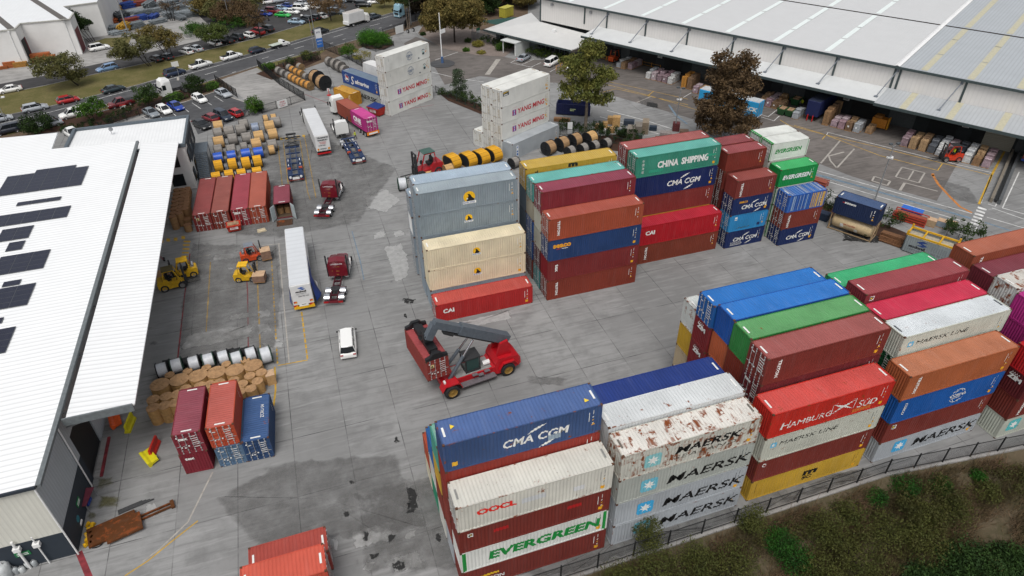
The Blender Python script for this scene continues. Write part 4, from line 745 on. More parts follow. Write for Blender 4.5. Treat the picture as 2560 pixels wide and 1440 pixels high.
for dx in(3.4,2.0):
    mb=MB();x=OX-24.7-dx;mb.cyl((x,OY+42.0,0.0),(x,OY+42.0,3.6),0.1 if dx>3 else 0.06,n=8);mb.box(x-0.25,x+0.25,OY+41.85,OY+42.2,2.4,2.8);obj('vent_pipe',mb.mesh('vent_pipe',WHITE),t)
for k,(x0,y0,x1,y1,z0,z1)in enumerate(((-28.6,42.16,-27.5,42.2,1.5,2.0),(-24.64,45.7,-24.6,46.6,1.6,2.1))):
    mb=MB();mb.box(OX+x0,OX+x1,OY+y0,OY+y1,z0,z1);s_=obj('sign_plate',mb.mesh('sign_plate',plain('sign_green','#1c7a45',0.6)),t)
    mb=MB()
    for i in range(2):
        if k==0:mb.box(OX+x0+0.15,OX+x1-0.15,OY+y0-0.012,OY+y0-0.004,z0+0.1+0.18*i,z0+0.18+0.18*i)
        else:mb.box(OX+x1+0.004,OX+x1+0.012,OY+y0+0.1,OY+y1-0.1,z0+0.1+0.18*i,z0+0.18+0.18*i)
    obj('lettering',mb.mesh('lettering',WHITE),s_)
def solar_mat():
    m,nt,b=_new('solar_cells');t_=N(nt,'TexCoord');br=N(nt,'TexBrick');br.offset=0;br.inputs['Color1'].default_value=(0.012,0.014,0.03,1);br.inputs['Color2'].default_value=(0.02,0.022,0.042,1);br.inputs['Mortar'].default_value=(0.05,0.055,0.07,1);br.inputs['Scale'].default_value=1.0;br.inputs['Mortar Size'].default_value=0.01;br.inputs['Brick Width'].default_value=0.166;br.inputs['Row Height'].default_value=0.166
    nt.links.new(t_.outputs['Object'],br.inputs[0]);nt.links.new(br.outputs[0],b.inputs['Base Color']);b.inputs['Roughness'].default_value=0.3;b.inputs['Specular IOR Level'].default_value=0.25;return m
pm_=MB();pm_.box(0.01,1.69,0.01,1.02,0.0,0.035,0);pm_.box(0.03,1.67,0.03,1.0,0.0351,0.038,1);PANEL=pm_.mesh('panel',[plain('panel_rim',(0.16,0.17,0.18),0.4,0.5),solar_mat()])
ARR=[((2,440),(220,414),1,0.55,'small black solar strip beside the largest roof array',(86,192)),((0,450),(222,414),6,1.0,'largest black solar array on the white shed roof',None),((36,503),(154,490),1,1.0,'narrow single row solar array between the two big ones',None),((0,545),(178,513),3,1.0,'second solar array from the far end of the shed roof',None),((0,582),(85,562),3,1.0,'short three row solar array near the left edge',None),((0,620),(64,600),2,1.0,'short two row solar array near the left edge',None),((0,650),(127,622),4,1.0,'four row solar array in the middle of the shed roof',None),((0,703),(54,697),1,1.0,'small single row solar array near the left edge',None),((0,730),(90,706),4,1.0,'four row solar array below the middle of the roof',None),((0,798),(10,792),1,1.0,'tiny solar array corner at the picture edge',None),((0,825),(40,815),4,1.0,'nearest solar array on the white shed roof',None)]
for(l,r_,rows,wf,lab,_x)in ARR:
    xr,yr_=G(*r_,9.1);xl,yl=G(*l,9.1)
    if _x:xl,xr=G(_x[0],417,9.1)[0],G(_x[1],410,9.1)[0];yr_+=0.95
    nC=max(1,int(round((xr-xl)/1.7)));a=thing('solar_array',lab,'solar panels',(xr,yr_,9.02),0,'solar arrays on the white shed roof')
    mb=MB();[mb.box(-nC*1.7,0,-k*1.03-0.56,-k*1.03-0.5,-0.04,0.02)for k in range(rows)];obj('mounting_rail',mb.mesh('mounting_rail',GALV),a)
    for k in range(rows):
        for c in range(nC):
            if lab.startswith('largest')and((k==0 and c>10)or(k in(1,2)and c>11-k)):continue
            obj('panel',PANEL,a,(-(c+1)*1.7,-(k+1)*1.03,0.03))
# --- two storey office block behind the shed
t=thing('office_block','two storey white office with a charcoal parapet by the drum rows','building',(-17.9,109.2,0))
mb=MB();mb.box(-17.5,-0.1,0.1,12.6,0,7.2);obj('wall',mb.mesh('wall',LWALL),t)
mb=MB();mb.box(-17.7,0.12,-0.05,0.35,7.2,7.75);mb.box(-17.7,0.12,12.4,12.8,7.2,7.75);mb.box(-0.25,0.12,0.36,12.39,7.2,7.75);mb.box(-17.7,-17.3,0.36,12.39,7.2,7.75);obj('parapet',mb.mesh('parapet',plain('parapet_grey','#5a646c',0.6)),t)
mb=MB();mb.box(-17.3,-0.26,0.36,12.39,7.2,7.32);obj('roof',mb.mesh('roof',ribbed('office_roof',(0.8,0.81,0.81),0,0.5,0.14)),t)
mb=MB();mb.box(-0.1,0.0,3.0,12.6,3.4,7.2);mb.box(-0.1,0.02,3.0,12.6,0.0,0.6);obj('dark_cladding',mb.mesh('dark_cladding',CHAR),t)
for y,z in((1.0,4.2),(1.0,0.9),(4.6,4.2),(8.4,4.2),(4.6,0.9)):
    mb=MB();mb.box(-0.1,0.05,y,y+1.6,z,z+1.9);w1=obj('window',mb.mesh('window',BLACK),t);mb=MB();mb.box(0.051,0.06,y+0.08,y+1.52,z+0.08,z+1.82);obj('pane',mb.mesh('pane',glass()),w1)
for x,z in((-3.4,4.0),(-3.4,0.8)):
    mb=MB();mb.box(x,x+1.9,0.0,0.1,z,z+2.0);w1=obj('window',mb.mesh('window',BLACK),t);mb=MB();mb.box(x+0.08,x+1.82,-0.01,-0.002,z+0.08,z+1.92);obj('pane',mb.mesh('pane',glass()),w1)
mb=MB();mb.box(0.05,2.1,6.2,10.6,3.3,3.45);[mb.box(0.1+0.02*i,2.0,5.9-0.28*i,6.18-0.28*i,3.1-0.2*i,3.28-0.2*i)for i in range(14)];mb.cyl((2.0,10.4,0),(2.0,10.4,3.3),0.06,n=6);mb.cyl((2.0,6.4,0),(2.0,6.4,3.3),0.06,n=6);obj('outside_stair',mb.mesh('outside_stair',plain('stair_grey','#5d666e',0.6)),t)
mb=MB();mb.cyl((-11.5,9.0,7.3),(-11.5,9.0,8.2),0.04,n=6);mb.cyl((-11.5,9.0,8.2),(-11.3,8.85,8.3),0.32,0.3,n=12);obj('satellite_dish',mb.mesh('satellite_dish',GALV),t)
# --- the big warehouse across the top right; s runs along its front, n into it
WA=R(-59.8)
wh=thing('distribution_warehouse','vast pale warehouse with a long strutted loading awning','building',(138.0*math.sin(-WA),138.0*math.cos(WA),0),WA)
S0,S1,SP=-112.0,40.0,-28.4
def wall_mat():return ribbed('warehouse_cladding',(0.68,0.66,0.635),0,0.7,0.1,0.6,dirt=0.06)
WM=wall_mat()
mb=MB();mb.box(S0,S1,0.0,0.3,5.6,10.9);obj('upper_wall',mb.mesh('upper_wall',WM),wh)
mb=MB();mb.box(S0,S0+0.3,0.31,120,0,11.0);obj('end_wall',mb.mesh('end_wall',WM),wh)
def roofq(a,b,mat,nm):
    mb=MB();nn=[(-0.5,11.05),(28.7,12.5),(90,15.4)]
    for i in range(2):mb.add([(a,nn[i][0],nn[i][1]),(b,nn[i][0],nn[i][1]),(b,nn[i+1][0]-(0.5 if i==0 else 0),nn[i+1][1]-(0.08 if i==0 else 0)),(a,nn[i+1][0]-(0.5 if i==0 else 0),nn[i+1][1]-(0.08 if i==0 else 0))],[(0,1,2,3)])
    return obj(nm,mb.mesh(nm,mat),wh)
roofq(S0-0.4,SP,ribbed('pale_roof_sheet',(0.55,0.555,0.555),0,0.5,0.05,dirt=0.05),'roof');roofq(SP+0.9,S1+1,ribbed('blue_grey_roof_sheet',(0.40,0.425,0.445),0,0.62,0.22,dirt=0.08),'roof')
mb=MB();mb.box(S0-0.4,S1,28.21,28.69,12.2,12.36);obj('roof_step',mb.mesh('roof_step',DARK),wh)
mb=MB();mb.add([(SP,-0.5,11.15),(SP+0.9,-0.5,11.15),(SP+0.9,90,15.5),(SP,90,15.5),(SP+0.42,-0.5,11.3),(SP+0.42,90,15.65)],[(0,4,5,3),(4,1,2,5)]);obj('roof_flashing',mb.mesh('roof_flashing',WHITE),wh)
def strip(s0,a,b,w_,mat):
    za,zb=11.05+(a+0.5)*0.0497,11.05+(b+0.5)*0.0497;mb=MB();mb.add([(s0,a,za+0.03),(s0+w_,a,za+0.03),(s0+w_,b,zb+0.03),(s0,b,zb+0.03)],[(0,1,2,3)]);obj('skylight_strip',mb.mesh('skylight_strip',mat),wh)
SKY1,SKY2=plain('skylight_pale',(0.74,0.80,0.78),0.5,var=0.04),plain('skylight_aged',(0.5,0.47,0.34),0.6,var=0.08)
for i in range(8):
    s_=S0+8+i*10.4
    if s_<SP-3:
        for a,b in((0.5,9),(9.6,17.5),(18.1,27.6),(29.4,40),(40.6,60)):strip(s_,a,b,1.0,SKY1)
for i in range(5):
    for a,b in((0.3,10),(10.3,20),(20.3,27.8),(29.4,60)):strip(SP+4.2+i*7.4,a,b,1.1,SKY2)
mb=MB();mb.box(S0-0.4,S1,-0.75,-0.5,10.75,11.15);obj('gutter',mb.mesh('gutter',TRIM),wh)
for s_ in[S0+0.1,-98.2]+[-91.7+10.6*i for i in range(7)]+[-27.2,-16.5,-5.6,6,17]:
    mb=MB();mb.box(s_-0.18,s_+0.18,-0.14,-0.002,6.9 if s_>-110 else 4.2,10.75);obj('downpipe',mb.mesh('downpipe',TRIM),wh)
mb=MB()
def slab(a,b,mat,nm,n0=-6.5):
    mb=MB();mb.add([(a,-0.05,7.0),(b,-0.05,7.0),(b,n0,6.15),(a,n0,6.15),(a,-0.05,6.88),(b,-0.05,6.88),(b,n0,6.0),(a,n0,6.0)],[(0,1,2,3),(7,6,5,4),(0,4,5,1),(1,5,6,2),(2,6,7,3),(3,7,4,0)]);return obj(nm,mb.mesh(nm,mat),wh)
slab(-94.2,SP,ribbed('awning_sheet',(0.6,0.615,0.615),0,0.7,0.06),'awning');slab(SP+0.01,S1,ribbed('awning_blue_sheet',(0.43,0.45,0.465),0,0.62,0.2),'awning',-7.3)
mb=MB();mb.box(-94.3,SP,-6.7,-6.5,5.72,6.2);mb.box(SP,S1,-7.5,-7.3,5.72,6.2);obj('awning_gutter',mb.mesh('awning_gutter',TRIM),wh)
for i in range(5):
    s_=SP+4.2+i*7.4;mb=MB();mb.add([(s_,-0.1,7.03),(s_+1.1,-0.1,7.03),(s_+1.1,-7.2,6.2),(s_,-7.2,6.2)],[(0,1,2,3)]);obj('skylight_strip',mb.mesh('skylight_strip',SKY2),wh)
for s_ in[-91.7+10.62*i for i in range(7)]+[-17.5]:
    mb=MB();mb.cyl((s_+0.3,-0.1,10.4),(s_-1.0,-4.6,6.5),0.1,n=6);mb.box(s_-1.3,s_-0.7,-4.9,-4.3,6.38,6.56);mb.box(s_+0.1,s_+0.5,-0.3,-0.002,10.1,10.7);obj('strut',mb.mesh('strut',plain('strut_grey','#737a82',0.5)),wh)
# the dock face under the awning: dark doors between pale panels
mb=MB();mb.box(S0,S1,1.2,1.4,0,5.6);obj('dock_wall',mb.mesh('dock_wall',plain('dock_wall_dark','#23282a',0.8,var=0.1,scale=0.4)),wh)
rr=random.Random(8)
for i,s_ in enumerate(range(-90,36,7)):
    mb=MB();mb.box(s_,s_+4.6,1.1,1.19,0.05,4.0);obj('dock_door',mb.mesh('dock_door',plain('dock_door_black','#0d1011',0.7)if i%3 else plain('dock_panel_grey','#4a4f50',0.8)),wh)
    if i%2==0:mb=MB();mb.box(s_+1,s_+5.4,1.08,1.18,4.1,5.3);obj('pale_panel',mb.mesh('pale_panel',plain('dock_panel_cream','#837c70',0.8)),wh)
    if i%3==1:
        mb=MB();mb.box(s_+5.2,s_+6.3,1.06,1.17,2.6,3.9);sg=obj('dock_sign',mb.mesh('dock_sign',WHITE),wh);mb=MB();[mb.box(s_+5.3,s_+6.2,1.04,1.055,2.75+0.25*k,2.9+0.25*k)for k in range(4)];obj('lettering',mb.mesh('lettering',TRIM),sg)
mb=MB();mb.box(-11.0,-6.4,1.04,1.09,0.1,4.2);obj('roller_shutter',mb.mesh('roller_shutter',ribbed('shutter_white','#9a9688',2,0.3,0.25)),wh)
for s_,n_ in((-108.5,-0.06),(-96.8,-0.06)):
    mb=MB();mb.box(s_,s_+0.7,n_-0.3,-0.002,9.6,10.1);obj('floodlight',mb.mesh('floodlight',GALV),wh)
# roof access ladder, a thing leaning on the awning
t=thing('roof_ladder','long white ladder from the blue grey awning up to the roof','ladder',(*(Matrix.Rotation(WA,2)@Vector((-4.6,136.2))),0),WA)
mb=MB();[mb.bar((x,-1.2,6.75),(x,1.5,11.7),0.09)for x in(0,0.7)];obj('rail',mb.mesh('rail',WHITE),t);mb=MB();[mb.bar((0,-1.2+2.7*k/18,6.75+4.95*k/18),(0.7,-1.2+2.7*k/18,6.75+4.95*k/18),0.06)for k in range(1,18)];obj('rung',mb.mesh('rung',WHITE),t)
def wl(s_,n_,z=0.0):
    p=Matrix.Rotation(WA,2)@Vector((s_,n_));return(p.x,p.y,z)
# --- low office in front of the warehouse's left end
t=thing('site_office','low pale roofed site office at the warehouse corner','building',wl(-121.5,127.2),WA)
mb=MB();mb.add([(0,0,3.9),(27.5,0,3.9),(29.5,10.6,4.6),(9.5,10.7,5.2),(0.5,18,4.6),(0,0,3.7),(27.5,0,3.7),(29.5,10.6,4.4),(9.5,10.7,5.0),(0.5,18,4.4)],[(0,1,2,3),(0,3,4),(8,7,6,5),(9,8,5),(0,5,6,1),(1,6,7,2),(0,4,9,5)]);obj('roof',mb.mesh('roof',ribbed('office_sheet',(0.6,0.6,0.585),0,0.6,0.06)),t)
mb=MB();mb.box(1.0,26.0,3.4,9.5,0.0,2.2);obj('wall',mb.mesh('wall',plain('office_grey','#565c60',0.8)),t);mb=MB();mb.box(1.0,26.02,3.38,9.5,2.2,3.7);obj('upper_wall',mb.mesh('upper_wall',plain('office_taupe','#a59c90',0.8)),t)
mb=MB();mb.box(-0.1,27.6,-0.25,-0.02,3.6,3.95);obj('gutter',mb.mesh('gutter',TRIM),t)
for i,x in enumerate([2.5,4.2,5.9,7.6]+[14.6+1.45*k for k in range(7)]):
    mb=MB();mb.box(x,x+1.2,3.3,3.36,0.9,2.3);obj('window',mb.mesh('window',glass()),t)
mb=MB();mb.box(7.6,12.4,-2.2,3.3,2.95,3.15);mb.box(8.0,8.2,-1.9,-1.7,0,2.95);mb.box(11.9,12.3,-1.9,3.3,0,2.9);obj('porch',mb.mesh('porch',[ribbed('porch_sheet',(0.6,0.62,0.6),0,0.6,0.06)]),t)
mb=MB();mb.box(16.5,17.5,6.8,7.6,4.5,5.3);obj('roof_unit',mb.mesh('roof_unit',WHITE),t)
mb=MB();mb.add([(-10,8.5,2.6),(0.4,6.0,3.6),(2.2,17.5,3.9),(-5,16,2.9)],[(0,1,2,3)]);mb2=thing('shade_sail','dark green shade sail beside the site office','shade cover',wl(-121.5,127.2),WA);obj('fabric',mb.mesh('fabric',plain('shade_green','#1c4a42',0.8)),mb2);mb=MB();[mb.cyl((x,y,0),(x,y,z),0.08,n=6)for x,y,z in((-10,8.5,2.6),(2.2,17.5,3.9),(-5,16,2.9))];obj('post',mb.mesh('post',GALV),mb2)
# --- white factory top left
def pxw(px,py,z):return Vector((*G(px,py,z),z))
t=thing('factory','white saw stepped factory with maroon doors across the street','building',(-55,184,0));O_=Vector((-55,184,0))
FW,FH=plain('factory_white',(0.74,0.73,0.71),0.8,var=0.05,scale=0.3),8.4
plan=[Vector((x,y,0))-O_ for x,y in((-88,188),(-59.2,191),(-59.2,196.3),(-48.6,196.6),(-48.8,203.2),(-52.5,211.2),(-45,213.4),(-45.5,262))]
WN=['front_wall','door_wall','front_wall','door_wall','front_wall','front_wall','end_wall']
for i in range(7):
    p,q=plan[i],plan[i+1];d=(q-p).normalized();s_=Vector((-d.y,d.x,0))*0.25;U=Vector((0,0,FH));mb=MB();e=d*0.004
    p,q=p+e,q-e;mb.add([p,q,q+U,p+U,p+s_,q+s_,q+s_+U,p+s_+U],[(0,1,2,3),(7,6,5,4),(3,2,6,7),(0,4,5,1),(1,5,6,2),(0,3,7,4)]);obj(WN[i],mb.mesh(WN[i],FW),t)
    if i in(1,3):
        o=-s_*0.15;a,b=p+d*0.9+o,q-d*0.9+o;h=Vector((0,0,5.6));mb=MB();mb.add([a,b,b+h,a+h],[(0,1,2,3)]);obj('roller_door',mb.mesh('roller_door',plain('maroon_door','#6e3236',0.7)if i==3 else plain('dark_opening','#1d2626',0.8)),t)
        if i==1:mb=MB();mb.bar(b-d*0.35+o,b-d*0.35+o+h,0.7,0.1,up=(1,0,0));obj('door_post',mb.mesh('door_post',plain('maroon_door','#6e3236',0.7)),t)
    if i in(0,2):
        mb=MB();a=q-d*1.3-s_*0.5;mb.cyl(a,a+Vector((0,0,FH-0.5)),0.08,n=6);mb.box(a.x-0.2,a.x+0.2,a.y-0.12,a.y+0.12,FH-0.5,FH-0.1);obj('downpipe',mb.mesh('downpipe',WHITE),t)
FR_=ribbed('factory_roof',(0.74,0.755,0.76),0,0.9,0.06,dirt=0.06);mb=MB();back=60
rp=[(p.x,p.y,FH+0.06)for p in plan];rp2=[(-88+55,262-184,FH+3.4)]
pts=rp+rp2;from mathutils.geometry import tessellate_polygon
tri_=tessellate_polygon([[Vector((p[0],p[1],0))for p in pts]]);vv=[(p[0],p[1],FH+0.06)for p in pts];mb.add(vv,[tuple(q)for q in tri_]);obj('roof',mb.mesh('roof',FR_),t)
for i in range(6):
    if i==4:continue
    p,q=plan[i],plan[i+1];mb=MB();mb.bar(p+Vector((0,0,FH+0.02)),q+Vector((0,0,FH+0.02)),0.35,0.25);obj('gutter',mb.mesh('gutter',plain('gutter_cream','#b9b8b0',0.6)),t)
for a,b in(((163,50),(85,0)),((28,72),(-8,42))):
    p,q=pxw(*a,FH+0.1)-O_,pxw(*b,FH+0.1)-O_;d=(q-p).normalized();s_=Vector((-d.y,d.x,0))*0.75;mb=MB();mb.add([p-s_,p+s_,q+s_+d*25,q-s_+d*25],[(0,1,2,3)]);obj('skylight_strip',mb.mesh('skylight_strip',plain('aged_skylight','#5f5a55',0.6)),t)
mb=MB();p=pxw(97,125,0)-O_;d=(plan[3]-plan[2]).normalized();mb.add([p,p+d*8,p+d*8+Vector((0,0,1.9)),p+Vector((0,0,2.0))],[(0,1,2,3)]);

# ------------------------------------------------------------------ vehicles
def wheel_mesh(r,w_,rimc=None,dual=False):
    mb=MB();n=16;prof=[(-w_/2,r*0.62),(-w_/2,r*0.9),(-w_*0.32,r),(w_*0.32,r),(w_/2,r*0.9),(w_/2,r*0.62)]
    rings=[[(rr_*math.cos(6.2832*i/n),y,rr_*math.sin(6.2832*i/n))for i in range(n)]for y,rr_ in prof];mb.loft(rings,0,True,False)
    for sy in(-1,1):
        mb.loft([[(r*k*math.cos(6.2832*i/n),sy*y,r*k*math.sin(6.2832*i/n))for i in range(n)]for k,y in((0.62,w_/2),(0.55,w_*0.3),(0.22,w_*0.34),(0.02,w_*0.45))],1,True,False)
    return mb.mesh('wheel',[RUBBER,rimc or RIM])
WH_CAR,WH_TRK,WH_BIG,WH_FLT=wheel_mesh(0.33,0.22),wheel_mesh(0.5,0.3,plain('truck_rim',(0.5,0.5,0.5),0.4,0.6)),wheel_mesh(0.85,0.6,plain('ochre_rim','#8a6a2c',0.6)),wheel_mesh(0.38,0.28,plain('grey_tyre_rim',(0.2,0.19,0.18),0.8))
def wheels(t,pos,me,r):
    for x,y in pos:obj('wheel',me,t,(x,y,r))
def car_body(kind):
    """returns (length, width, lower body rings, cabin belt/roof outlines)"""
    if kind=='sedan':return dict(l=4.75,w=1.82,top=[(-2.37,.62),(-2.3,.92),(-1.35,.98),(0.85,.96),(1.75,.86),(2.25,.70),(2.37,.5)],belt=(-1.75,1.15),roof=(-0.95,0.35),h=1.46)
    if kind=='hatch':return dict(l=4.25,w=1.78,top=[(-2.12,.6),(-2.08,.95),(-1.2,.98),(0.8,.96),(1.55,.86),(2.0,.70),(2.12,.5)],belt=(-2.0,1.15),roof=(-1.45,0.3),h=1.5)
    if kind=='suv':return dict(l=4.8,w=1.9,top=[(-2.4,.65),(-2.36,1.05),(-1.2,1.1),(0.95,1.08),(1.75,1.0),(2.25,.85),(2.4,.6)],belt=(-2.28,1.25),roof=(-1.95,0.45),h=1.78)
    if kind=='wagon':return dict(l=4.8,w=1.85,top=[(-2.4,.6),(-2.34,.95),(-1.2,1.0),(0.95,.98),(1.75,.9),(2.25,.72),(2.4,.5)],belt=(-2.25,1.2),roof=(-1.8,0.4),h=1.55)
    if kind=='ute':return dict(l=5.3,w=1.87,top=[(-2.65,.7),(-2.62,1.05),(-1.0,1.08),(1.1,1.06),(1.9,1.02),(2.5,.88),(2.65,.6)],belt=(-0.95,1.3),roof=(-0.6,0.5),h=1.8)
    return dict(l=4.9,w=1.95,top=[(-2.45,.6),(-2.44,1.1),(-1.0,1.15),(1.4,1.12),(1.85,1.0),(2.3,.8),(2.45,.5)],belt=(-2.42,1.75),roof=(-2.3,1.0),h=1.95)
GL=glass()
def make_car(kind):
    d=car_body(kind);l,w_=d['l'],d['w']/2;t=thing('parked_car','x','car');lo=0.24
    rings=[]
    for x,z in d['top']:
        e=abs(x)/(l/2);k=w_*(1-0.10*max(0,e-0.75)/0.25)
        rings.append([(x,-k,lo+(0.12 if e>.95 else 0)),(x,-k*1.0,z*0.62),(x,-k*0.94,z-0.05),(x,-k*0.84,z),(x,k*0.84,z),(x,k*0.94,z-0.05),(x,k,z*0.62),(x,k,lo+(0.12 if e>.95 else 0))])
    mb=MB();mb.loft(rings,0,True)
    wb=l*0.285
    if kind=='ute':mb.box(-2.5,-1.02,-w_*0.8,w_*0.8,1.05,1.10,1);
    obj('body',mb.mesh('body',[WHITE,BLACK]),t)
    mb=MB();zb=0.96 if kind in('sedan','hatch','wagon')else 1.07;h=d['h']
    b0,b1=d['belt'];r0,r1=d['roof']
    mb.loft([[(b0,-w_*.86,zb),(b1,-w_*.84,zb-0.02),(b1+.12,0,zb),(b1,w_*.84,zb-0.02),(b0,w_*.86,zb),(b0-.04,0,zb)],[(r0,-w_*.7,h-0.03),(r1,-w_*.7,h-0.03),(r1+.1,0,h-0.02),(r1,w_*.7,h-0.03),(r0,w_*.7,h-0.03),(r0-.05,0,h-0.02)]],0,False)
    win=obj('window',mb.mesh('window',GL),t)
    mb=MB();mb.loft([[(r0-0.03,-w_*.715,h-0.06),(r1+0.03,-w_*.715,h-0.06),(r1+.14,0,h-0.05),(r1+0.03,w_*.715,h-0.06),(r0-0.03,w_*.715,h-0.06),(r0-.09,0,h-0.05)],[(r0+0.1,-w_*.6,h+0.01),(r1-0.1,-w_*.6,h+0.01),(r1,0,h+0.03),(r1-0.1,w_*.6,h+0.01),(r0+0.1,w_*.6,h+0.01),(r0,0,h+0.03)]],0,True)
    for s_ in(-1,1):
        for(xb,xr)in((b0+0.05,r0+0.02),(b1-0.02,r1+0.0),((b0+b1)/2-0.1,(r0+r1)/2-0.1)):mb.bar((xb,s_*w_*.865,zb-0.03),(xr,s_*w_*.715,h-0.04),0.09,0.05)
    obj('roof',mb.mesh('roof',WHITE),t)
    if kind=='van':pass
    wheels(t,[(sx*wb+(0.08 if sx>0 else-.0),sy*(w_-0.09))for sx in(-1,1)for sy in(-1,1)],WH_CAR,0.33)
    zl=d['top'][-2][1]-0.05
    for s_ in(-1,1):
        mb=MB();mb.box(l/2-0.2,l/2-0.02,s_*w_*.62-.2,s_*w_*.62+.2,zl-0.14,zl+0.0);obj('headlight',mb.mesh('headlight',LAMP),t)
        mb=MB();mb.box(-l/2-0.02,-l/2+0.1,s_*w_*.72-.16,s_*w_*.72+.16,0.72,0.9);obj('tail_light',mb.mesh('tail_light',TAIL),t)
        mb=MB();mb.box(b1-0.25,b1-0.12,s_*(w_+0.1)-.1,s_*(w_+0.1)+.08,zb-.02,zb+.14);obj('mirror',mb.mesh('mirror',BLACK),t)
    return t
PROTO={}
def all_delete(t):
    for k in list(kids(t)):
        all_delete(k)
    bpy.data.objects.remove(t)
def car(kind,paint,px,py,head,label,group='cars',z=0.0,scale=1.0):
    """px, py: the middle of the car's footprint in the photo; head: yard heading in degrees"""
    x,y=(px,py)if group.startswith('@')else G(px,py);group=group.lstrip('@')
    pm=carpaint(paint);fresh=kind not in PROTO
    if fresh:PROTO[kind]=make_car(kind)
    p=PROTO[kind]
    if fresh:
        p.location=(x,y,z);p.rotation_euler=(0,0,R(head));p['label']=label;p['group']=group;t=p
        for k in kids(p):
            if k.name.split('.')[0]in('body','roof'):k.material_slots[0].link='OBJECT';k.material_slots[0].material=pm
    else:t=dup(p,(x,y,z),R(head),label,group,{'body':pm,'roof':pm})
    t['category']={'suv':'suv','ute':'pickup','van':'van'}.get(kind,'car');return t
CW,CS,CB,CR_,CN,CD_,CM,CLB='#e9e9e6','#a3a8ad','#1b3c94','#a81c20','#1d2638','#14171a','#6a1c22','#8fa6b8'
g1,g2,g3,g4='cars parked along the street kerb','cars driving on the street','cars in the staff car park','cars in the far car park'
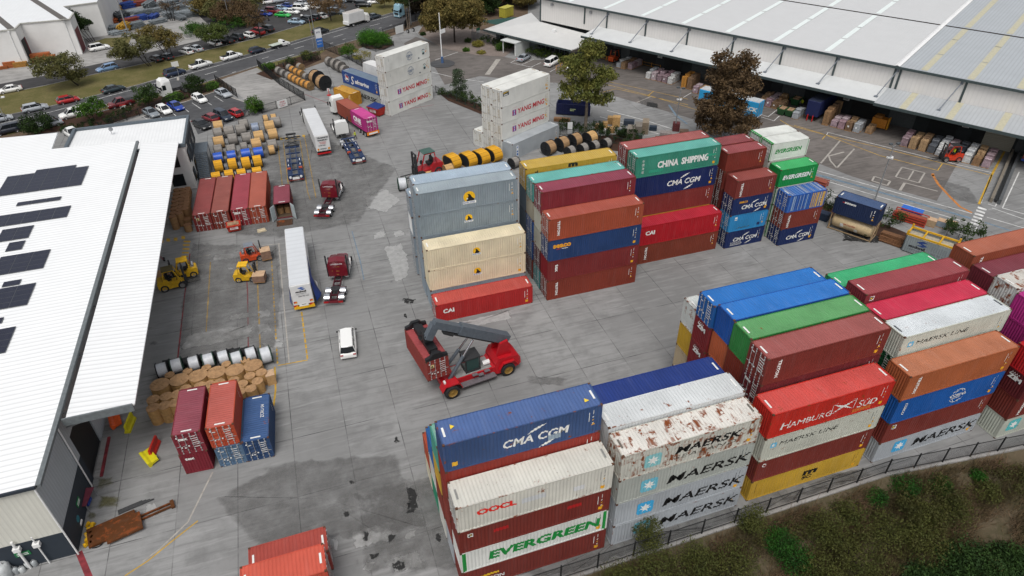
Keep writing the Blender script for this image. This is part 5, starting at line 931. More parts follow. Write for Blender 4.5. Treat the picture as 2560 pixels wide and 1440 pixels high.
for a in(('sedan','#26353a',285,229,30,'dark green sedan parked at the kerb under the grass verge',g1),('hatch',CR_,172,256,22,'bright red hatchback parked at the kerb',g1),('wagon',CS,90,276,20,'silver wagon parked at the kerb behind the red hatchback',g1),('suv','#1c2c46',438,188,34,'navy four wheel drive parked at the kerb behind the white prime mover',g1),('ute',CW,503,168,34,'white pickup parked at the kerb, left of its twin',g1),('ute',CW,580,147,34,'white pickup parked at the kerb, right of its twin',g1),('hatch',CN,644,131,34,'dark navy hatchback parked behind the white flat tray pickup',g1),('wagon','#252b30',802,83,35,'dark grey wagon parked by the tall street lamps',g1),('sedan','#3c434a',935,46,35,'dark grey sedan parked in front of the box truck',g1),
          ('ute',CM,304,265,204,'maroon pickup with a canopy driving along the street',g2),('suv',CW,184,292,202,'white four wheel drive driving behind the maroon pickup',g2),('sedan',CS,126,316,200,'silver sedan half hidden by the round street tree',g2),('hatch',CS,4,303,20,'silver hatchback cut by the left picture edge',g1),('suv','#1f2430',22,332,200,'dark four wheel drive beside the street sign near the shed roof',g2),
          ('sedan',CW,27,230,198,'white sedan parked along the grassy median at the left edge',g1),('wagon','#6f8fb4',270,176,208,'pale blue people mover parked along the grassy median',g1),('hatch',CD_,392,153,125,'black hatchback in the shade of the double tree',g4),('hatch','#20242a',418,148,125,'charcoal hatchback in the shade of the double tree',g4),('hatch',CW,467,134,125,'white hatchback angle parked beside the silver sedan',g4),('sedan',CS,491,127,125,'silver sedan angle parked beside the white hatchback',g4),('hatch',CW,538,113,125,'white hatchback angle parked behind the small bare tree',g4),('ute',CD_,567,107,125,'black pickup with a chrome bar angle parked on the service road',g4),('suv','#191d22',594,99,125,'black four wheel drive angle parked beside the black pickup',g4),('hatch',CW,622,93,125,'white hatchback angle parked at the right end of the row',g4),('suv',CR_,645,85,125,'red four wheel drive behind the thin tree',g4),('suv',CD_,668,78,125,'black four wheel drive right of the red one',g4),
          ('suv',CW,250,125,25,'white four wheel drive on the factory forecourt',g1),
          ('sedan',CS,559,239,300,'silver sedan beside the sliding gate',g3),('hatch',CW,500,253,300,'white hatchback in the middle of the staff car park',g3),('sedan',CB,441,272,300,'deep blue sedan beside the small white hatchback',g3),('hatch',CW,412,281,300,'small white hatchback left of the deep blue sedan',g3),('sedan','#7f868c',379,288,300,'grey sedan at the left end of the staff car park',g3),('hatch',CR_,588,289,122,'red hatchback next to the wooden drums',g3),('suv','#1e2a3a',560,297,300,'navy wagon between the two red cars',g3),('hatch','#7a1a24',528,301,122,'dark red hatchback left of the navy wagon',g3),('sedan','#121417',505,318,300,'black sedan at the front end of the lower parking row',g3),('ute',CW,183,341,120,'white pickup squeezed between shed roof and office block',g3),
          ('suv',CW,675,9,20,'white four wheel drive at the back of the far car park',g4),('suv',CS,699,6,20,'silver four wheel drive beside the white one at the back',g4),('sedan',CB,661,39,-30,'blue sedan left of the maroon one',g4),('suv',CM,684,33,-30,'maroon four wheel drive behind the bright green sedan',g4),('sedan',CLB,702,26,-30,'pale blue sedan behind the maroon four wheel drive',g4),('sedan','#1d3a80',721,19,-30,'navy blue sedan behind the white pair',g4),('sedan','#2fae4c',708,42,-30,'bright green sedan in the far car park',g4),('sedan',CW,730,34,-30,'white sedan right of the bright green one',g4),('suv',CW,752,26,-30,'white four wheel drive with a dark bull bar',g4),('sedan',CS,755,13,-30,'silver white sedan behind the white four wheel drive',g4),('ute',CW,780,21,-30,'white pickup at the right end of the far row',g4),('hatch','#3a3f46',775,6,-30,'dark hatchback behind the white pickup',g4),('sedan',CLB,742,59,-28,'pale blue sedan near the verge of the far car park',g4),('suv',CD_,766,54,125,'black hatch backed four wheel drive right of the pale blue sedan',g4),('hatch','#23262b',787,49,125,'charcoal hatchback behind the lamp pole',g4),('sedan',CW,803,45,125,'white sedan right of the lamp pole',g4),('suv','#5a666e',841,35,-30,'grey four wheel drive beside the broad tree',g4),('suv',CD_,909,17,-20,'black four wheel drive near the top of the verge',g4),('sedan',CW,937,9,165,'white sedan at the top right of the far car park',g4),('hatch',CLB,852,6,-30,'pale blue hatchback at the top picture edge',g4),('suv',CD_,875,5,-30,'black wagon at the top picture edge',g4),('sedan','#3a414a',600,8,20,'dark sedan behind the bushy verge tree',g4),
          ('sedan','#9aa0a6',1310,150,42,'silver sedan in the visitor bays by the site office','cars by the site office'),('van',CW,1380,162,40,'white delivery van in the visitor bays by the site office','cars by the site office'),('sedan',CW,1432,172,40,'white car mostly hidden by the tall gum tree','cars by the site office'),('van',CW,871,866,85,'white delivery van driving up the open yard','cars in the yard')):
    car(*a)
# ---------- trucks
TW=WH_TRK
def mkbox(t,nm,dims,mat,r=0.0):
    mb=MB()
    if r:rbox(mb,*dims,r)
    else:mb.box(*dims)
    return obj(nm,mb.mesh(nm,mat),t)
def cabover(t,paint,x0=0.0,sleeper=True):
    """cab-over truck cab, its front face at x0 + 2.2"""
    h=3.55 if sleeper else 2.6;L_=2.2 if sleeper else 1.7;mb=MB()
    mb.loft([[(x0,y,z)for y,z in((-1.2,0.75),(1.2,0.75),(1.2,h-0.35),(1.0,h),(-1.0,h),(-1.2,h-0.35))],[(x0+L_*0.55,y,z)for y,z in((-1.22,0.6),(1.22,0.6),(1.22,h-0.45),(1.0,h+(0.25 if sleeper else 0)),(-1.0,h+(0.25 if sleeper else 0)),(-1.22,h-0.45))],[(x0+L_*0.86,y,z)for y,z in((-1.22,0.4),(1.22,0.4),(1.2,h-0.9),(0.95,h-0.1),(-0.95,h-0.1),(-1.2,h-0.9))],[(x0+L_,y,z)for y,z in((-1.15,0.35),(1.15,0.35),(1.12,1.7),(1.0,1.75),(-1.0,1.75),(-1.12,1.7))]],0,False);obj('cab',mb.mesh('cab',carpaint(paint)),t)
    mb=MB();mb.add([(x0+L_*1.0-0.0,-1.02,1.72),(x0+L_*1.0,1.02,1.72),(x0+L_*0.885,1.02,h-0.85),(x0+L_*0.885,-1.02,h-0.85)],[(0,1,2,3)]);w1=obj('windscreen',mb.mesh('windscreen',GL),t,(0.03,0,0.02))
    for s_ in(-1,1):
        mb=MB();mb.box(x0+L_*0.5,x0+L_*0.84,s_*1.225-.01,s_*1.225+.01,1.6,h-0.95);obj('side_window',mb.mesh('side_window',GL),t)
        mb=MB();mb.box(x0+L_*0.95,x0+L_*1.05,s_*1.42-.1,s_*1.42+.1,1.7,2.4);obj('mirror',mb.mesh('mirror',BLACK),t)
        mb=MB();mb.box(x0+L_-.05,x0+L_+.04,s_*.9-.2,s_*.9+.2,0.6,0.85);obj('headlight',mb.mesh('headlight',LAMP),t)
    mb=MB();mb.box(x0+L_-.02,x0+L_+.03,-0.8,0.8,0.9,1.5);obj('grille',mb.mesh('grille',DARK),t)
def chassis(t,x0,x1,axles,paint=None,rails=True,tw=True):
    mb=MB()
    for s_ in(-1,1):mb.box(x0,x1,s_*0.45-.07,s_*0.45+.07,0.75,1.05)
    k=x0
    while k<x1:mb.box(k,k+0.1,-0.38,0.38,0.8,1.0);k+=1.1
    obj('chassis',mb.mesh('chassis',paint or DARK),t)
    for x in axles:
        for s_ in(-1,1):
            obj('wheel',TW,t,(x,s_*1.0,0.5))
            if tw and x<max(axles+[0])-0.01 or(tw and len(axles)>1 and x!=axles[-1]):obj('wheel',TW,t,(x,s_*0.68,0.5))
def trailer_box(name,label,rear,yaw,L_,h,wall,roofm,cat='trailer',group='semitrailers',ax=(1.2,2.5,3.8),legs=True):
    """box trailer; origin on the ground under its rear middle, nose along +x"""
    t=thing(name,label,cat,(*rear,0),R(yaw),group)
    mb=MB();rbox(mb,0.02,L_,-1.24,1.24,1.05,h-0.06,0.08);obj('body',mb.mesh('body',wall),t)
    mb=MB();mb.box(0.1,L_-0.1,-1.16,1.16,h-0.06,h);obj('roof',mb.mesh('roof',roofm),t)
    chassis(t,0.3,L_-0.4,list(ax)+[99])
    return t
def add_marks(t,L_,h,fn,x0,y0=1.24,z0=1.0):
    """marks on the rear face (x = 0, facing -x) of a trailer"""
    m=Marks(L_,h);fn(m)
    for c,(v,f)in m.g.items():
        if not f:continue
        q=[(p[0]+L_/2+x0,p[1],p[2]+z0)for p in v];me=bpy.data.meshes.new('marking');me.from_pydata(q,[],f);me.materials.append(plain('mark'+str(c),c,0.6,var=0.06));obj('marking',me,t)
TRW=plain('trailer_white',(0.70,0.70,0.69),0.55,var=0.05,scale=0.6);TROOF=ribbed('trailer_roof',(0.63,0.64,0.65),0,1.1,0.12,dirt=0.12)
tgroup='semitrailers in the yard'
t=trailer_box('box_trailer','white box trailer with dark and red rear lettering, behind its prime mover',(3.05,114.6),94,13.7,4.0,TRW,TROOF,group=tgroup)
def f1(m):
    m.text('L','TRAIANON',0.35,2.35,0.3,'#22282e',0.05,0,1.0);m.text('L','TRANSPORT',0.4,1.92,0.26,'#22282e',0.05,0,0.95);m.text('L','NATIONAL',0.62,1.58,0.18,'#c03a34',0.02);m.text('L','WAGON',0.75,1.33,0.18,'#c03a34',0.02);m.text('L','02 9307 2026',0.42,1.0,0.18,'#2a3036',0.04)
    m.rect('L',0.62,0.35,1.1,0.22,'#8a8e90');m.disc('L',0.3,0.42,0.2,'#e8a83a');m.disc('L',2.14,0.42,0.2,'#e8a83a');m.disc('L',0.3,0.42,0.1,'#c04a1c');m.disc('L',2.14,0.42,0.1,'#c04a1c')
    [m.rect('L',q,0.1,0.07,0.07,'#3a4046')for q in(0.2,0.32,0.44,0.56,0.9,1.02,1.14,1.26,1.4,1.8,1.92,2.04,2.16)]
add_marks(t,13.7,2.9,f1,0.0)
mkbox(t,'bumper',(-0.05,0.12,-1.2,1.2,0.5,0.72),RED)
t2=thing('prime_mover','white prime mover coupled to the lettered box trailer','truck',(3.05+14.9*math.cos(R(94)),114.6+14.9*math.sin(R(94)),0),R(94),'prime movers in the yard')
def conventional(t,paint,chrome=True,sleeper_h=3.3,rear=-5.2):
    """bonneted prime mover; x = 0 at the rear of the sleeper, rear of chassis at `rear`"""
    cp_=carpaint(paint);h=sleeper_h;mb=MB()
    mb.loft([[(0,y,z)for y,z in((-1.2,0.95),(1.2,0.95),(1.25,2.6),(1.05,h-0.15),(0,h),(-1.05,h-0.15),(-1.25,2.6))],[(1.0,y,z)for y,z in((-1.2,0.9),(1.2,0.9),(1.25,2.55),(1.05,h-0.05),(0,h+0.1),(-1.05,h-0.05),(-1.25,2.55))],[(2.2,y,z)for y,z in((-1.12,0.85),(1.12,0.85),(1.15,2.1),(0.95,h-0.45),(0,h-0.35),(-0.95,h-0.45),(-1.15,2.1))],[(2.75,y,z)for y,z in((-1.08,0.85),(1.08,0.85),(1.1,1.75),(0.9,1.95),(0,2.0),(-0.9,1.95),(-1.1,1.75))]],0,False);obj('cab',mb.mesh('cab',cp_),t)
    mb=MB();mb.add([(2.73,-0.95,1.98),(2.73,0.95,1.98),(2.3,0.88,h-0.55),(2.3,-0.88,h-0.55)],[(0,1,2,3)]);obj('windscreen',mb.mesh('windscreen',GL),t,(0.04,0,0.03))
    mb=MB();mb.loft([[(2.7,y,z)for y,z in((-0.95,0.8),(0.95,0.8),(0.95,1.7),(0.7,1.9),(-0.7,1.9),(-0.95,1.7))],[(4.3,y,z)for y,z in((-0.8,0.7),(0.8,0.7),(0.78,1.5),(0.6,1.7),(-0.6,1.7),(-0.78,1.5))]],0,True);obj('bonnet',mb.mesh('bonnet',cp_),t)
    mb=MB();mb.box(4.3,4.4,-0.55,0.55,0.75,1.65);obj('grille',mb.mesh('grille',CHROME),t)
    for s_ in(-1,1):
        mb=MB();mb.loft([[(x,s_*0.72,z-0.2),(x,s_*1.22,z-0.35),(x,s_*1.22,z),(x,s_*0.72,z+0.1)]for x,z in((2.75,0.95),(3.1,1.3),(3.8,1.35),(4.35,1.0))],0,False);obj('front_guard',mb.mesh('front_guard',cp_ if not chrome else carpaint('#d8d4d2')),t)
        mb=MB();mb.cyl((0.15 if rear<0 else 0.3,s_*1.3,0.9),(0.15,s_*1.3,h+0.75),0.1,n=8,mi=0);obj('exhaust_stack',mb.mesh('exhaust_stack',DARK),t)
        mb=MB();mb.cyl((0.4,s_*0.95,0.75),(2.3,s_*0.95,0.75),0.33,n=12);obj('fuel_tank',mb.mesh('fuel_tank',CHROME),t)
        mb=MB();mb.box(1.35,2.2,s_*1.2-.02,s_*1.2+.02,1.7,2.5);obj('side_window',mb.mesh('side_window',GL),t)
        mb=MB();mb.box(2.4,2.55,s_*1.5-.1,s_*1.5+.1,1.6,2.3);mb.bar((2.45,s_*1.1,2.2),(2.45,s_*1.5,2.2),0.05);obj('mirror',mb.mesh('mirror',BLACK),t)
        mb=MB();mb.box(4.0,4.4,s_*1.0-.18,s_*1.0+.18,0.7,0.95);obj('headlight',mb.mesh('headlight',LAMP),t)
    mb=MB();mb.box(4.35,4.6,-1.2,1.2,0.4,0.8);obj('bumper',mb.mesh('bumper',CHROME),t)
    mb=MB()
    for s_ in(-1,1):mb.box(rear,0.4,s_*0.43-.06,s_*0.43+.06,0.72,1.02)
    for k in range(5):mb.box(rear+0.1+k*1.0,rear+0.22+k*1.0,-0.36,0.36,0.76,0.98)
    obj('chassis',mb.mesh('chassis',plain('maroon_chassis','#4a1420',0.5)if chrome else DARK),t)
    mb=MB();mb.cyl((-2.9,0,1.04),(-2.9,0,1.14),0.55,n=16);mb.box(-3.4,-2.4,-0.5,0.5,1.0,1.06);obj('turntable',mb.mesh('turntable',DARK),t)
    for x in(-4.2,-2.75):
        for s_ in(-1,1):
            obj('wheel',TW,t,(x,s_*1.05,0.5));obj('wheel',TW,t,(x,s_*0.72,0.5))
            mb=MB();n=8;mb.loft([[(x+rr_*math.cos(a),s_*y,0.5+rr_*math.sin(a))for a in[math.pi*(0.08+0.84*i/n)for i in range(n+1)]for rr_ in(0.62,)]for y in(0.56,1.24)],0,True,False);obj('mudguard',mb.mesh('mudguard',CHROME if chrome else GALV),t)
    for s_ in(-1,1):obj('wheel',TW,t,(3.35,s_*1.0,0.5))
    mb=MB();mb.box(rear-0.1,rear,-1.2,1.2,0.55,0.85);obj('rear_bar',mb.mesh('rear_bar',cp_),t)
    for s_ in(-1,1):mb=MB();mb.box(rear-0.14,rear-0.1,s_*0.9-.28,s_*0.9+.28,0.62,0.8);obj('tail_light',mb.mesh('tail_light',TAIL if chrome else AMBER),t)
conventional(t2,'#dcdcd8',False,3.1,-4.9)
for(rx,ry,yw,lab)in((0.33,91.9,70,'maroon bonneted prime mover turning in the open yard'),(-0.4,69.6,76,'maroon bonneted prime mover parked beside the curtain trailer')):
    c,s=math.cos(R(yw)),math.sin(R(yw));t=thing('prime_mover',lab,'truck',(rx+5.3*c,ry+5.3*s,0),R(yw),'prime movers in the yard');conventional(t,'#6a0f1e',True)
    m=Marks(5,3.3);m.text('L','LAWRENCE',0.42,2.72,0.2,'#d8d0d0',0.03,0,1.1)
    for k in range(7):a=k*0.449;m.poly('L',[(1.22+0.1*math.cos(a),2.35+0.06*math.sin(a)),(1.22+0.55*math.cos(a+.2),2.35+0.2*math.sin(a+.2)),(1.22+0.12*math.cos(a+.3),2.35+0.07*math.sin(a+.3))],'#b88a3c')
    m.rect('L',0.5,1.75,0.1,0.1,'#b88a3c');m.rect('L',1.05,1.72,0.4,0.06,'#b88a3c');m.rect('L',1.0,1.2,0.3,0.07,'#b88a3c')
    for c_2,(v,f)in m.g.items():
        if f:me=bpy.data.meshes.new('marking');me.from_pydata([(p[0]+2.5-0.01,p[1],p[2])for p in v],[],f);me.materials.append(plain('mark'+c_2,c_2,0.6));obj('marking',me,t)
# curtain trailer with its curtain hanging open
t=trailer_box('curtain_trailer','white roofed curtain trailer with loose blue curtains and a swoosh on its doors',(-3.85,69.9),89,14.0,4.0,TRW,ribbed('curtain_roof',(0.62,0.64,0.66),0,1.0,0.13,dirt=0.08),group=tgroup)
def f2(m):
    m.poly('L',[(0.85,2.5),(1.3,2.62),(1.7,2.55),(1.3,2.45),(1.75,2.3),(1.45,2.16),(1.0,2.2),(1.4,2.3)],'#2a5aa8');m.text('L','stockwell',0.55,1.85,0.26,'#26262a',0.05);m.text('L','international',0.6,1.62,0.16,'#6a6a6e',0.0);m.rect('L',0.4,1.48,1.7,0.02,'#9a9a9e');m.text('L','1300 786 603',0.75,1.2,0.18,'#6a6a6e',0.02)
    for u,v in((0.08,0.35),(1.98,0.35)):m.poly('L',[(u,v),(u+.4,v),(u+.4,v+.28),(u,v+.28)],'#e89a1c');m.poly('L',[(u,v),(u+.4,v+.28),(u,v+.28)],'#c02a1c')
    for u,v in((0.0,-0.25),(1.9,-0.25)):m.poly('L',[(u,v),(u+.5,v),(u+.5,v+.36),(u,v+.36)],'#e89a1c');m.poly('L',[(u,v),(u+.5,v+.36),(u,v+.36)],'#c02a1c')
    m.rect('L',0.65,-0.2,1.1,0.5,WHT);m.rect('L',0.95,0.02,0.5,0.08,'#3a3a3a')
add_marks(t,14.0,2.9,f2,0.0)
mkbox(t,'bumper',(-0.02,0.12,-1.24,1.24,0.45,0.8),YEL)
for s_ in(-1,1):
    mb=MB();nx_=16;v=[];rr=random.Random(3+s_)
    for i in range(nx_+1):
        x=0.3+6.4*i/nx_;b_=0.9*math.exp(-((x-1.9)/1.6)**2)
        for k,z in enumerate((3.7,2.6,1.6,0.85)):v.append((x,s_*(1.27+(b_*k/3+0.05*math.sin(x*5+k))*(1 if s_<0 else 0.45)),z+(0.15*math.sin(x*2)if k==3 else 0)))
    mb.add(v,[(i*4+k,i*4+k+1,i*4+k+5,i*4+k+4)for i in range(nx_)for k in range(3)],0,True);cu_=obj('curtain',mb.mesh('curtain',BLUE),t)
    mb=MB();mb.add([(1.2,s_*2.0 if s_<0 else 1.62,2.3),(2.6,s_*1.95 if s_<0 else 1.6,2.2),(2.1,s_*1.72 if s_<0 else 1.5,2.9)],[(0,1,2)]);obj('marking',mb.mesh('marking',WHITE),cu_)
# container truck: brown and magenta short containers on a skeletal trailer
yw=109;c,s=math.cos(R(yw)),math.sin(R(yw));rx,ry=12.55,120.2
t=thing('skeletal_trailer','skeletal trailer carrying the brown and magenta short containers','trailer',(rx,ry,0),R(yw),tgroup);chassis(t,0.1,12.6,[1.0,2.2,3.4,99]);mkbox(t,'rear_bar',(-0.1,0.05,-1.24,1.24,0.55,1.1),AMBER);mkbox(t,'rear_plate',(-0.13,-0.101,-0.9,0.9,0.65,0.95),WHITE)
container('short magenta white lettered container on the container truck','#b0307c',(rx+c*3.15,ry+s*3.15,1.08),R(yw),L20,ST,['onedoor'],rust=0.03,roofc='#bc4488',door='L',group='containers on the container truck')
container('short brown container on the container truck behind the cab','#8a4434',(rx+c*9.3,ry+s*9.3,1.08),R(yw),L20,ST,[],rust=0.1,roofc='#9a5444',group='containers on the container truck',marks=False)
# big letters on the left flank of the magenta container (its +y side faces the camera)
bk=[o for o in bpy.data.objects if o.get('label','').startswith('short magenta')][0]
m=Marks(L20,ST);m.text('F','ONE',1.0,0.85,1.1,WHT,0.06,0,1.1);m.rect('F',1.0,0.55,3.2,0.07,WHT)
for c_2,(v,f)in m.g.items():
    if f:me=bpy.data.meshes.new('marking');me.from_pydata([(-p[0],-p[1],p[2])for p in v],[],f);me.materials.append(plain('mark'+c_2,c_2,0.6));obj('marking',me,bk)
t=thing('prime_mover','white cab over prime mover pulling the brown and magenta containers','truck',(rx+c*12.9,ry+s*12.9,0),R(yw),'prime movers in the yard');cabover(t,'#e4e4e0',1.0);chassis(t,-3.2,2.6,[-2.4,-1.1,2.3])
# prime mover with the empty blue skeletal trailer, and the parked blue skeletal trailer
NB=plain('navy_chassis','#1d3358',0.5,var=0.15)
def skel(label,rear,yaw,L_,cross=True):
    t=thing('skeletal_trailer',label,'trailer',(*rear,0),R(yaw),tgroup);mb=MB()
    for s_ in(-1,1):mb.box(0.4,L_,s_*0.5-.08,s_*0.5+.08,0.95,1.2)
    obj('main_beam',mb.mesh('main_beam',NB if cross else plain('rusty_beam','#4a3a38',0.7)),t)
    for x in(0.6,2.6,5.2,7.2,9.4,L_-0.4):
        if x<L_:mb=MB();mb.box(x,x+0.22,-1.2,1.2,0.98,1.18);obj('cross_beam',mb.mesh('cross_beam',NB),t)
    for s_ in(-1,1):
        mb=MB();rbox(mb,0.1,2.6,s_*0.9-.34,s_*0.9+.34,0.55,1.1,0.12);obj('rear_guard',mb.mesh('rear_guard',NB),t)
        for k in(4.2,6.1):mb=MB();rbox(mb,k,k+1.5,s_*0.95-.28,s_*0.95+.28,0.5,1.05,0.1);obj('wheel_guard',mb.mesh('wheel_guard',NB),t);mb=MB();mb.box(k+0.3,k+1.3,s_*0.95-.05,s_*0.95+.05,1.06,1.1);obj('air_line',mb.mesh('air_line',WHITE),t)
        for x in(0.8,1.9,5.0,6.2):obj('wheel',TW,t,(x,s_*0.95,0.5))
        mb=MB();mb.box(3.5,3.9,s_*0.95-.28,s_*0.95+.28,0.7,1.05);obj('lamp_cluster',mb.mesh('lamp_cluster',plain('lamp_orange','#b84a24',0.5)),t)
        mb=MB();mb.cyl((0.02,s_*0.85,1.0),(0.12,s_*0.85,1.0),0.2,n=12);obj('round_lamp',mb.mesh('round_lamp',WHITE),t)
    mkbox(t,'rear_plate',(0.0,0.1,-0.55,0.55,0.6,0.95),WHITE);mkbox(t,'rear_bar',(0.0,0.12,-1.2,1.2,0.4,0.58),plain('rear_red_bar','#7a2c24',0.6))
    return t
skel('empty dark blue skeletal trailer behind the white bonneted truck',(8.34,109.1),94.3,9.6)
t=thing('prime_mover','white bonneted prime mover with the empty blue skeletal trailer','truck',(8.34+13.2*math.cos(R(95.5)),109.1+12.2*math.sin(R(95.5)),0),R(95.5),'prime movers in the yard');conventional(t,'#dfdfdc',False,3.3,-4.6)
t=skel('parked blue skeletal trailer between the yellow lines',(-2.4,105.8),89,12.5)
mb=MB();[mb.bar((x,-1.0*k,1.2),(x+1.5,0.8*k,1.2),0.1)for x in(13.0,15.5)for k in(1,-1)];mb.box(12.6,18.2,-0.62,-0.5,1.05,1.25);mb.box(12.6,18.2,0.5,0.62,1.05,1.25);mb.box(18.0,18.3,-0.9,0.9,1.0,1.3);mb.box(16.2,16.4,-1.7,1.7,1.2,1.35);mb.box(12.5,12.75,-1.25,1.25,1.1,1.3);obj('nose_frame',mb.mesh('nose_frame',DARK),t)
# white prime mover, pale blue truck and box truck in the street
x,y=G(428,236);t=thing('prime_mover','white cab over prime mover waiting in the street behind two street trees','truck',(x+1.2,y+0.4,0),R(206),'trucks in the street');cabover(t,'#e6e6e3',1.2);chassis(t,-3.6,2.8,[-2.8,-1.5,2.4])
x,y=G(985,48);t=thing('cab_over_truck','pale blue truck driving out from under the street trees','truck',(x+3.2,y+2.4,0),R(214),'trucks in the street');cabover(t,'#8fb4c4',0.5);chassis(t,-8,2.4,[-5,-3.8,1.8]);mkbox(t,'load_bed',(-8.0,-0.3,-1.25,1.25,1.06,1.3),DARK)
x,y=G(892,61);t=thing('box_truck','white box truck parked at the street kerb','truck',(x,y,0),R(34),'trucks in the street');mb=MB();rbox(mb,-3.6,2.2,-1.2,1.2,1.0,3.7,0.08);obj('body',mb.mesh('body',TRW),t);mkbox(t,'roof',(-3.5,2.1,-1.12,1.12,3.7,3.76),plain('box_roof',(0.5,0.47,0.44),0.7));cabover(t,'#e4e4e0',2.35,False);chassis(t,-3.4,3.6,[-2.2,3.2]);mkbox(t,'tail_lift',(-3.85,-3.62,-1.15,1.15,0.7,1.5),WHITE)
x,y=G(706,117);t=thing('tray_truck','white pickup with a flat tray parked at the kerb','pickup',(x-0.4,y,0),R(34),'trucks in the street');mkbox(t,'tray',(-2.9,0.0,-0.95,0.95,0.95,1.03),plain('tray_pale','#b8c0b4',0.6));mb=MB();mb.loft([[(0.1,y_,z)for y_,z in((-.9,.5),(.9,.5),(.9,1.05),(.7,1.7),(-.7,1.7),(-.9,1.05))],[(0.9,y_,z)for y_,z in((-.9,.4),(.9,.4),(.9,1.05),(.7,1.68),(-.7,1.68),(-.9,1.05))],[(1.5,y_,z)for y_,z in((-.9,.4),(.9,.4),(.9,1.0),(.8,1.02),(-.8,1.02),(-.9,1.0))],[(2.4,y_,z)for y_,z in((-.85,.35),(.85,.35),(.85,.8),(.75,.85),(-.75,.85),(-.85,.8))]]);obj('cab',mb.mesh('cab',carpaint(CW)),t);mb=MB();mb.box(0.3,0.95,-0.86,0.86,1.15,1.55);obj('window',mb.mesh('window',GL),t);mkbox(t,'chassis',(-2.8,0.1,-0.4,0.4,0.55,0.9),DARK);wheels(t,[(-1.5,-.8),(-1.5,.8),(1.6,-.8),(1.6,.8)],WH_CAR,0.33)
# sky blue curtain trailer and the navy one at the dock
t=trailer_box('curtain_trailer','sky blue curtain trailer half hidden by the dark tree',(84.3,102.4),121,12.5,4.0,plain('sky_curtain','#2a9ad0',0.55,var=0.06),plain('trailer_grey_top',(0.5,0.52,0.53),0.6),group='trailers at the warehouse')
m=Marks(12.5,2.9);m.text('F','TRACK',8.2,1.1,0.8,WHT,0.05,0.15,1.25)
for c_2,(v,f)in m.g.items():
    if f:me=bpy.data.meshes.new('marking');me.from_pydata([(6.25-p[0],1.26,p[2]+1.0)for p in v],[],f);me.materials.append(plain('mark'+c_2,c_2,0.6));obj('marking',me,t)
mkbox(t,'rear_frame',(-0.03,0.015,-1.24,1.24,1.0,1.12),WHITE);mb=MB();[mb.box(-0.06,0.0,q-.04,q+.04,0.3,4.0)for q in(-1.2,0,1.2)];obj('rear_post',mb.mesh('rear_post',GALV),t)
t=trailer_box('curtain_trailer','navy curtain trailer backed into the loading dock',(93.7,99.2),28,12.0,4.0,plain('navy_curtain','#131f4e',0.6),plain('navy_top','#20283e',0.6),group='trailers at the warehouse',ax=(9,10.2,11));[mkbox(t,'landing_post',(-0.35,-0.2,q-.08,q+.08,0.1,1.3),RED)for q in(-0.5,0.5)]
# ---------- forklifts
def forklift(label,px,py,yaw,paint,guard,big=1.0,mast=True,gas=False,up=0.25):
    x,y=G(px,py);t=thing('forklift',label,'forklift',(x,y,0),R(yaw),'forklifts');t.scale=(big,big,big);pm=plain('forklift'+paint,paint,0.45)
    mb=MB();mb.loft([[(xx,-0.55,z0),(xx,0.55,z0),(xx,0.55,z1),(xx,-0.55,z1)]for xx,z0,z1 in((-1.35,.45,1.0),(-1.25,.25,1.12),(-0.5,.25,1.15),(-0.2,.25,.75),(0.75,.25,.7),(0.95,.3,.6))]);obj('body',mb.mesh('body',pm),t)
    mkbox(t,'seat',(-0.5,-0.05,-0.28,0.28,0.95,1.15),BLACK);mkbox(t,'seat_back',(-0.55,-0.42,-0.28,0.28,1.15,1.6),BLACK)
    mb=MB()
    for s_ in(-1,1):mb.bar((0.75,s_*.5,.7),(0.3,s_*.48,2.1),.08);mb.bar((-0.75,s_*.5,1.1),(-0.6,s_*.48,2.1),.08);mb.bar((-0.6,s_*.48,2.1),(0.3,s_*.48,2.1),.08)
    obj('guard_frame',mb.mesh('guard_frame',pm),t)
    mb=MB();mb.box(-0.68,0.38,-0.52,0.52,2.12,2.17);obj('guard_roof',mb.mesh('guard_roof',guard),t)
    mb=MB()
    for s_ in(-1,1):mb.box(1.0,1.14,s_*.36-.06,s_*.36+.06,.15,2.25)
    for z in(.3,1.2,2.15):mb.box(1.02,1.12,-.3,.3,z,z+.09)
    mb.cyl((1.05,0,.3),(1.05,0,1.9),.06,n=6);obj('mast',mb.mesh('mast',DARK),t)
    for s_ in(-1,1):mb=MB();mb.box(1.18,1.24,s_*.3-.06,s_*.3+.06,up,up+.75);mb.box(1.24,2.35,s_*.3-.06,s_*.3+.06,up,up+.05);obj('fork',mb.mesh('fork',DARK),t)
    mkbox(t,'carriage',(1.15,1.18,-.5,.5,up+.1,up+.6),DARK)
    mb=MB();mb.bar((.35,0,.7),(.5,0,1.25),.05);mb.cyl((.42,0,1.25),(.5,0,1.28),.18,n=12);obj('steering_wheel',mb.mesh('steering_wheel',BLACK),t)
    wheels(t,[(.72,-.5),(.72,.5),(-.85,-.45),(-.85,.45)],WH_FLT,.36)
    if gas:mb=MB();mb.cyl((-0.95,-.35,1.32),(-0.95,.35,1.32),.17,n=12);obj('gas_bottle',mb.mesh('gas_bottle',CHROME),t)
    return t
forklift('big yellow forklift with empty forks in front of its twin',438,717,8,'#d0a41c',plain('mesh_guard','#5c5230',0.8),1.35)
forklift('yellow forklift carrying a ply board under the awning edge',464,692,188,'#d8aa1c',YEL,1.25,gas=True,up=0.9)
forklift('yellow forklift carrying a ply crate in the loading zone',620,699,-12,'#d8aa1c',YEL,1.15)
forklift('red and black forklift carrying a ply crate in the loading zone',634,649,5,'#c84a20',plain('grey_guard','#7a8088',0.5),1.15,gas=True)
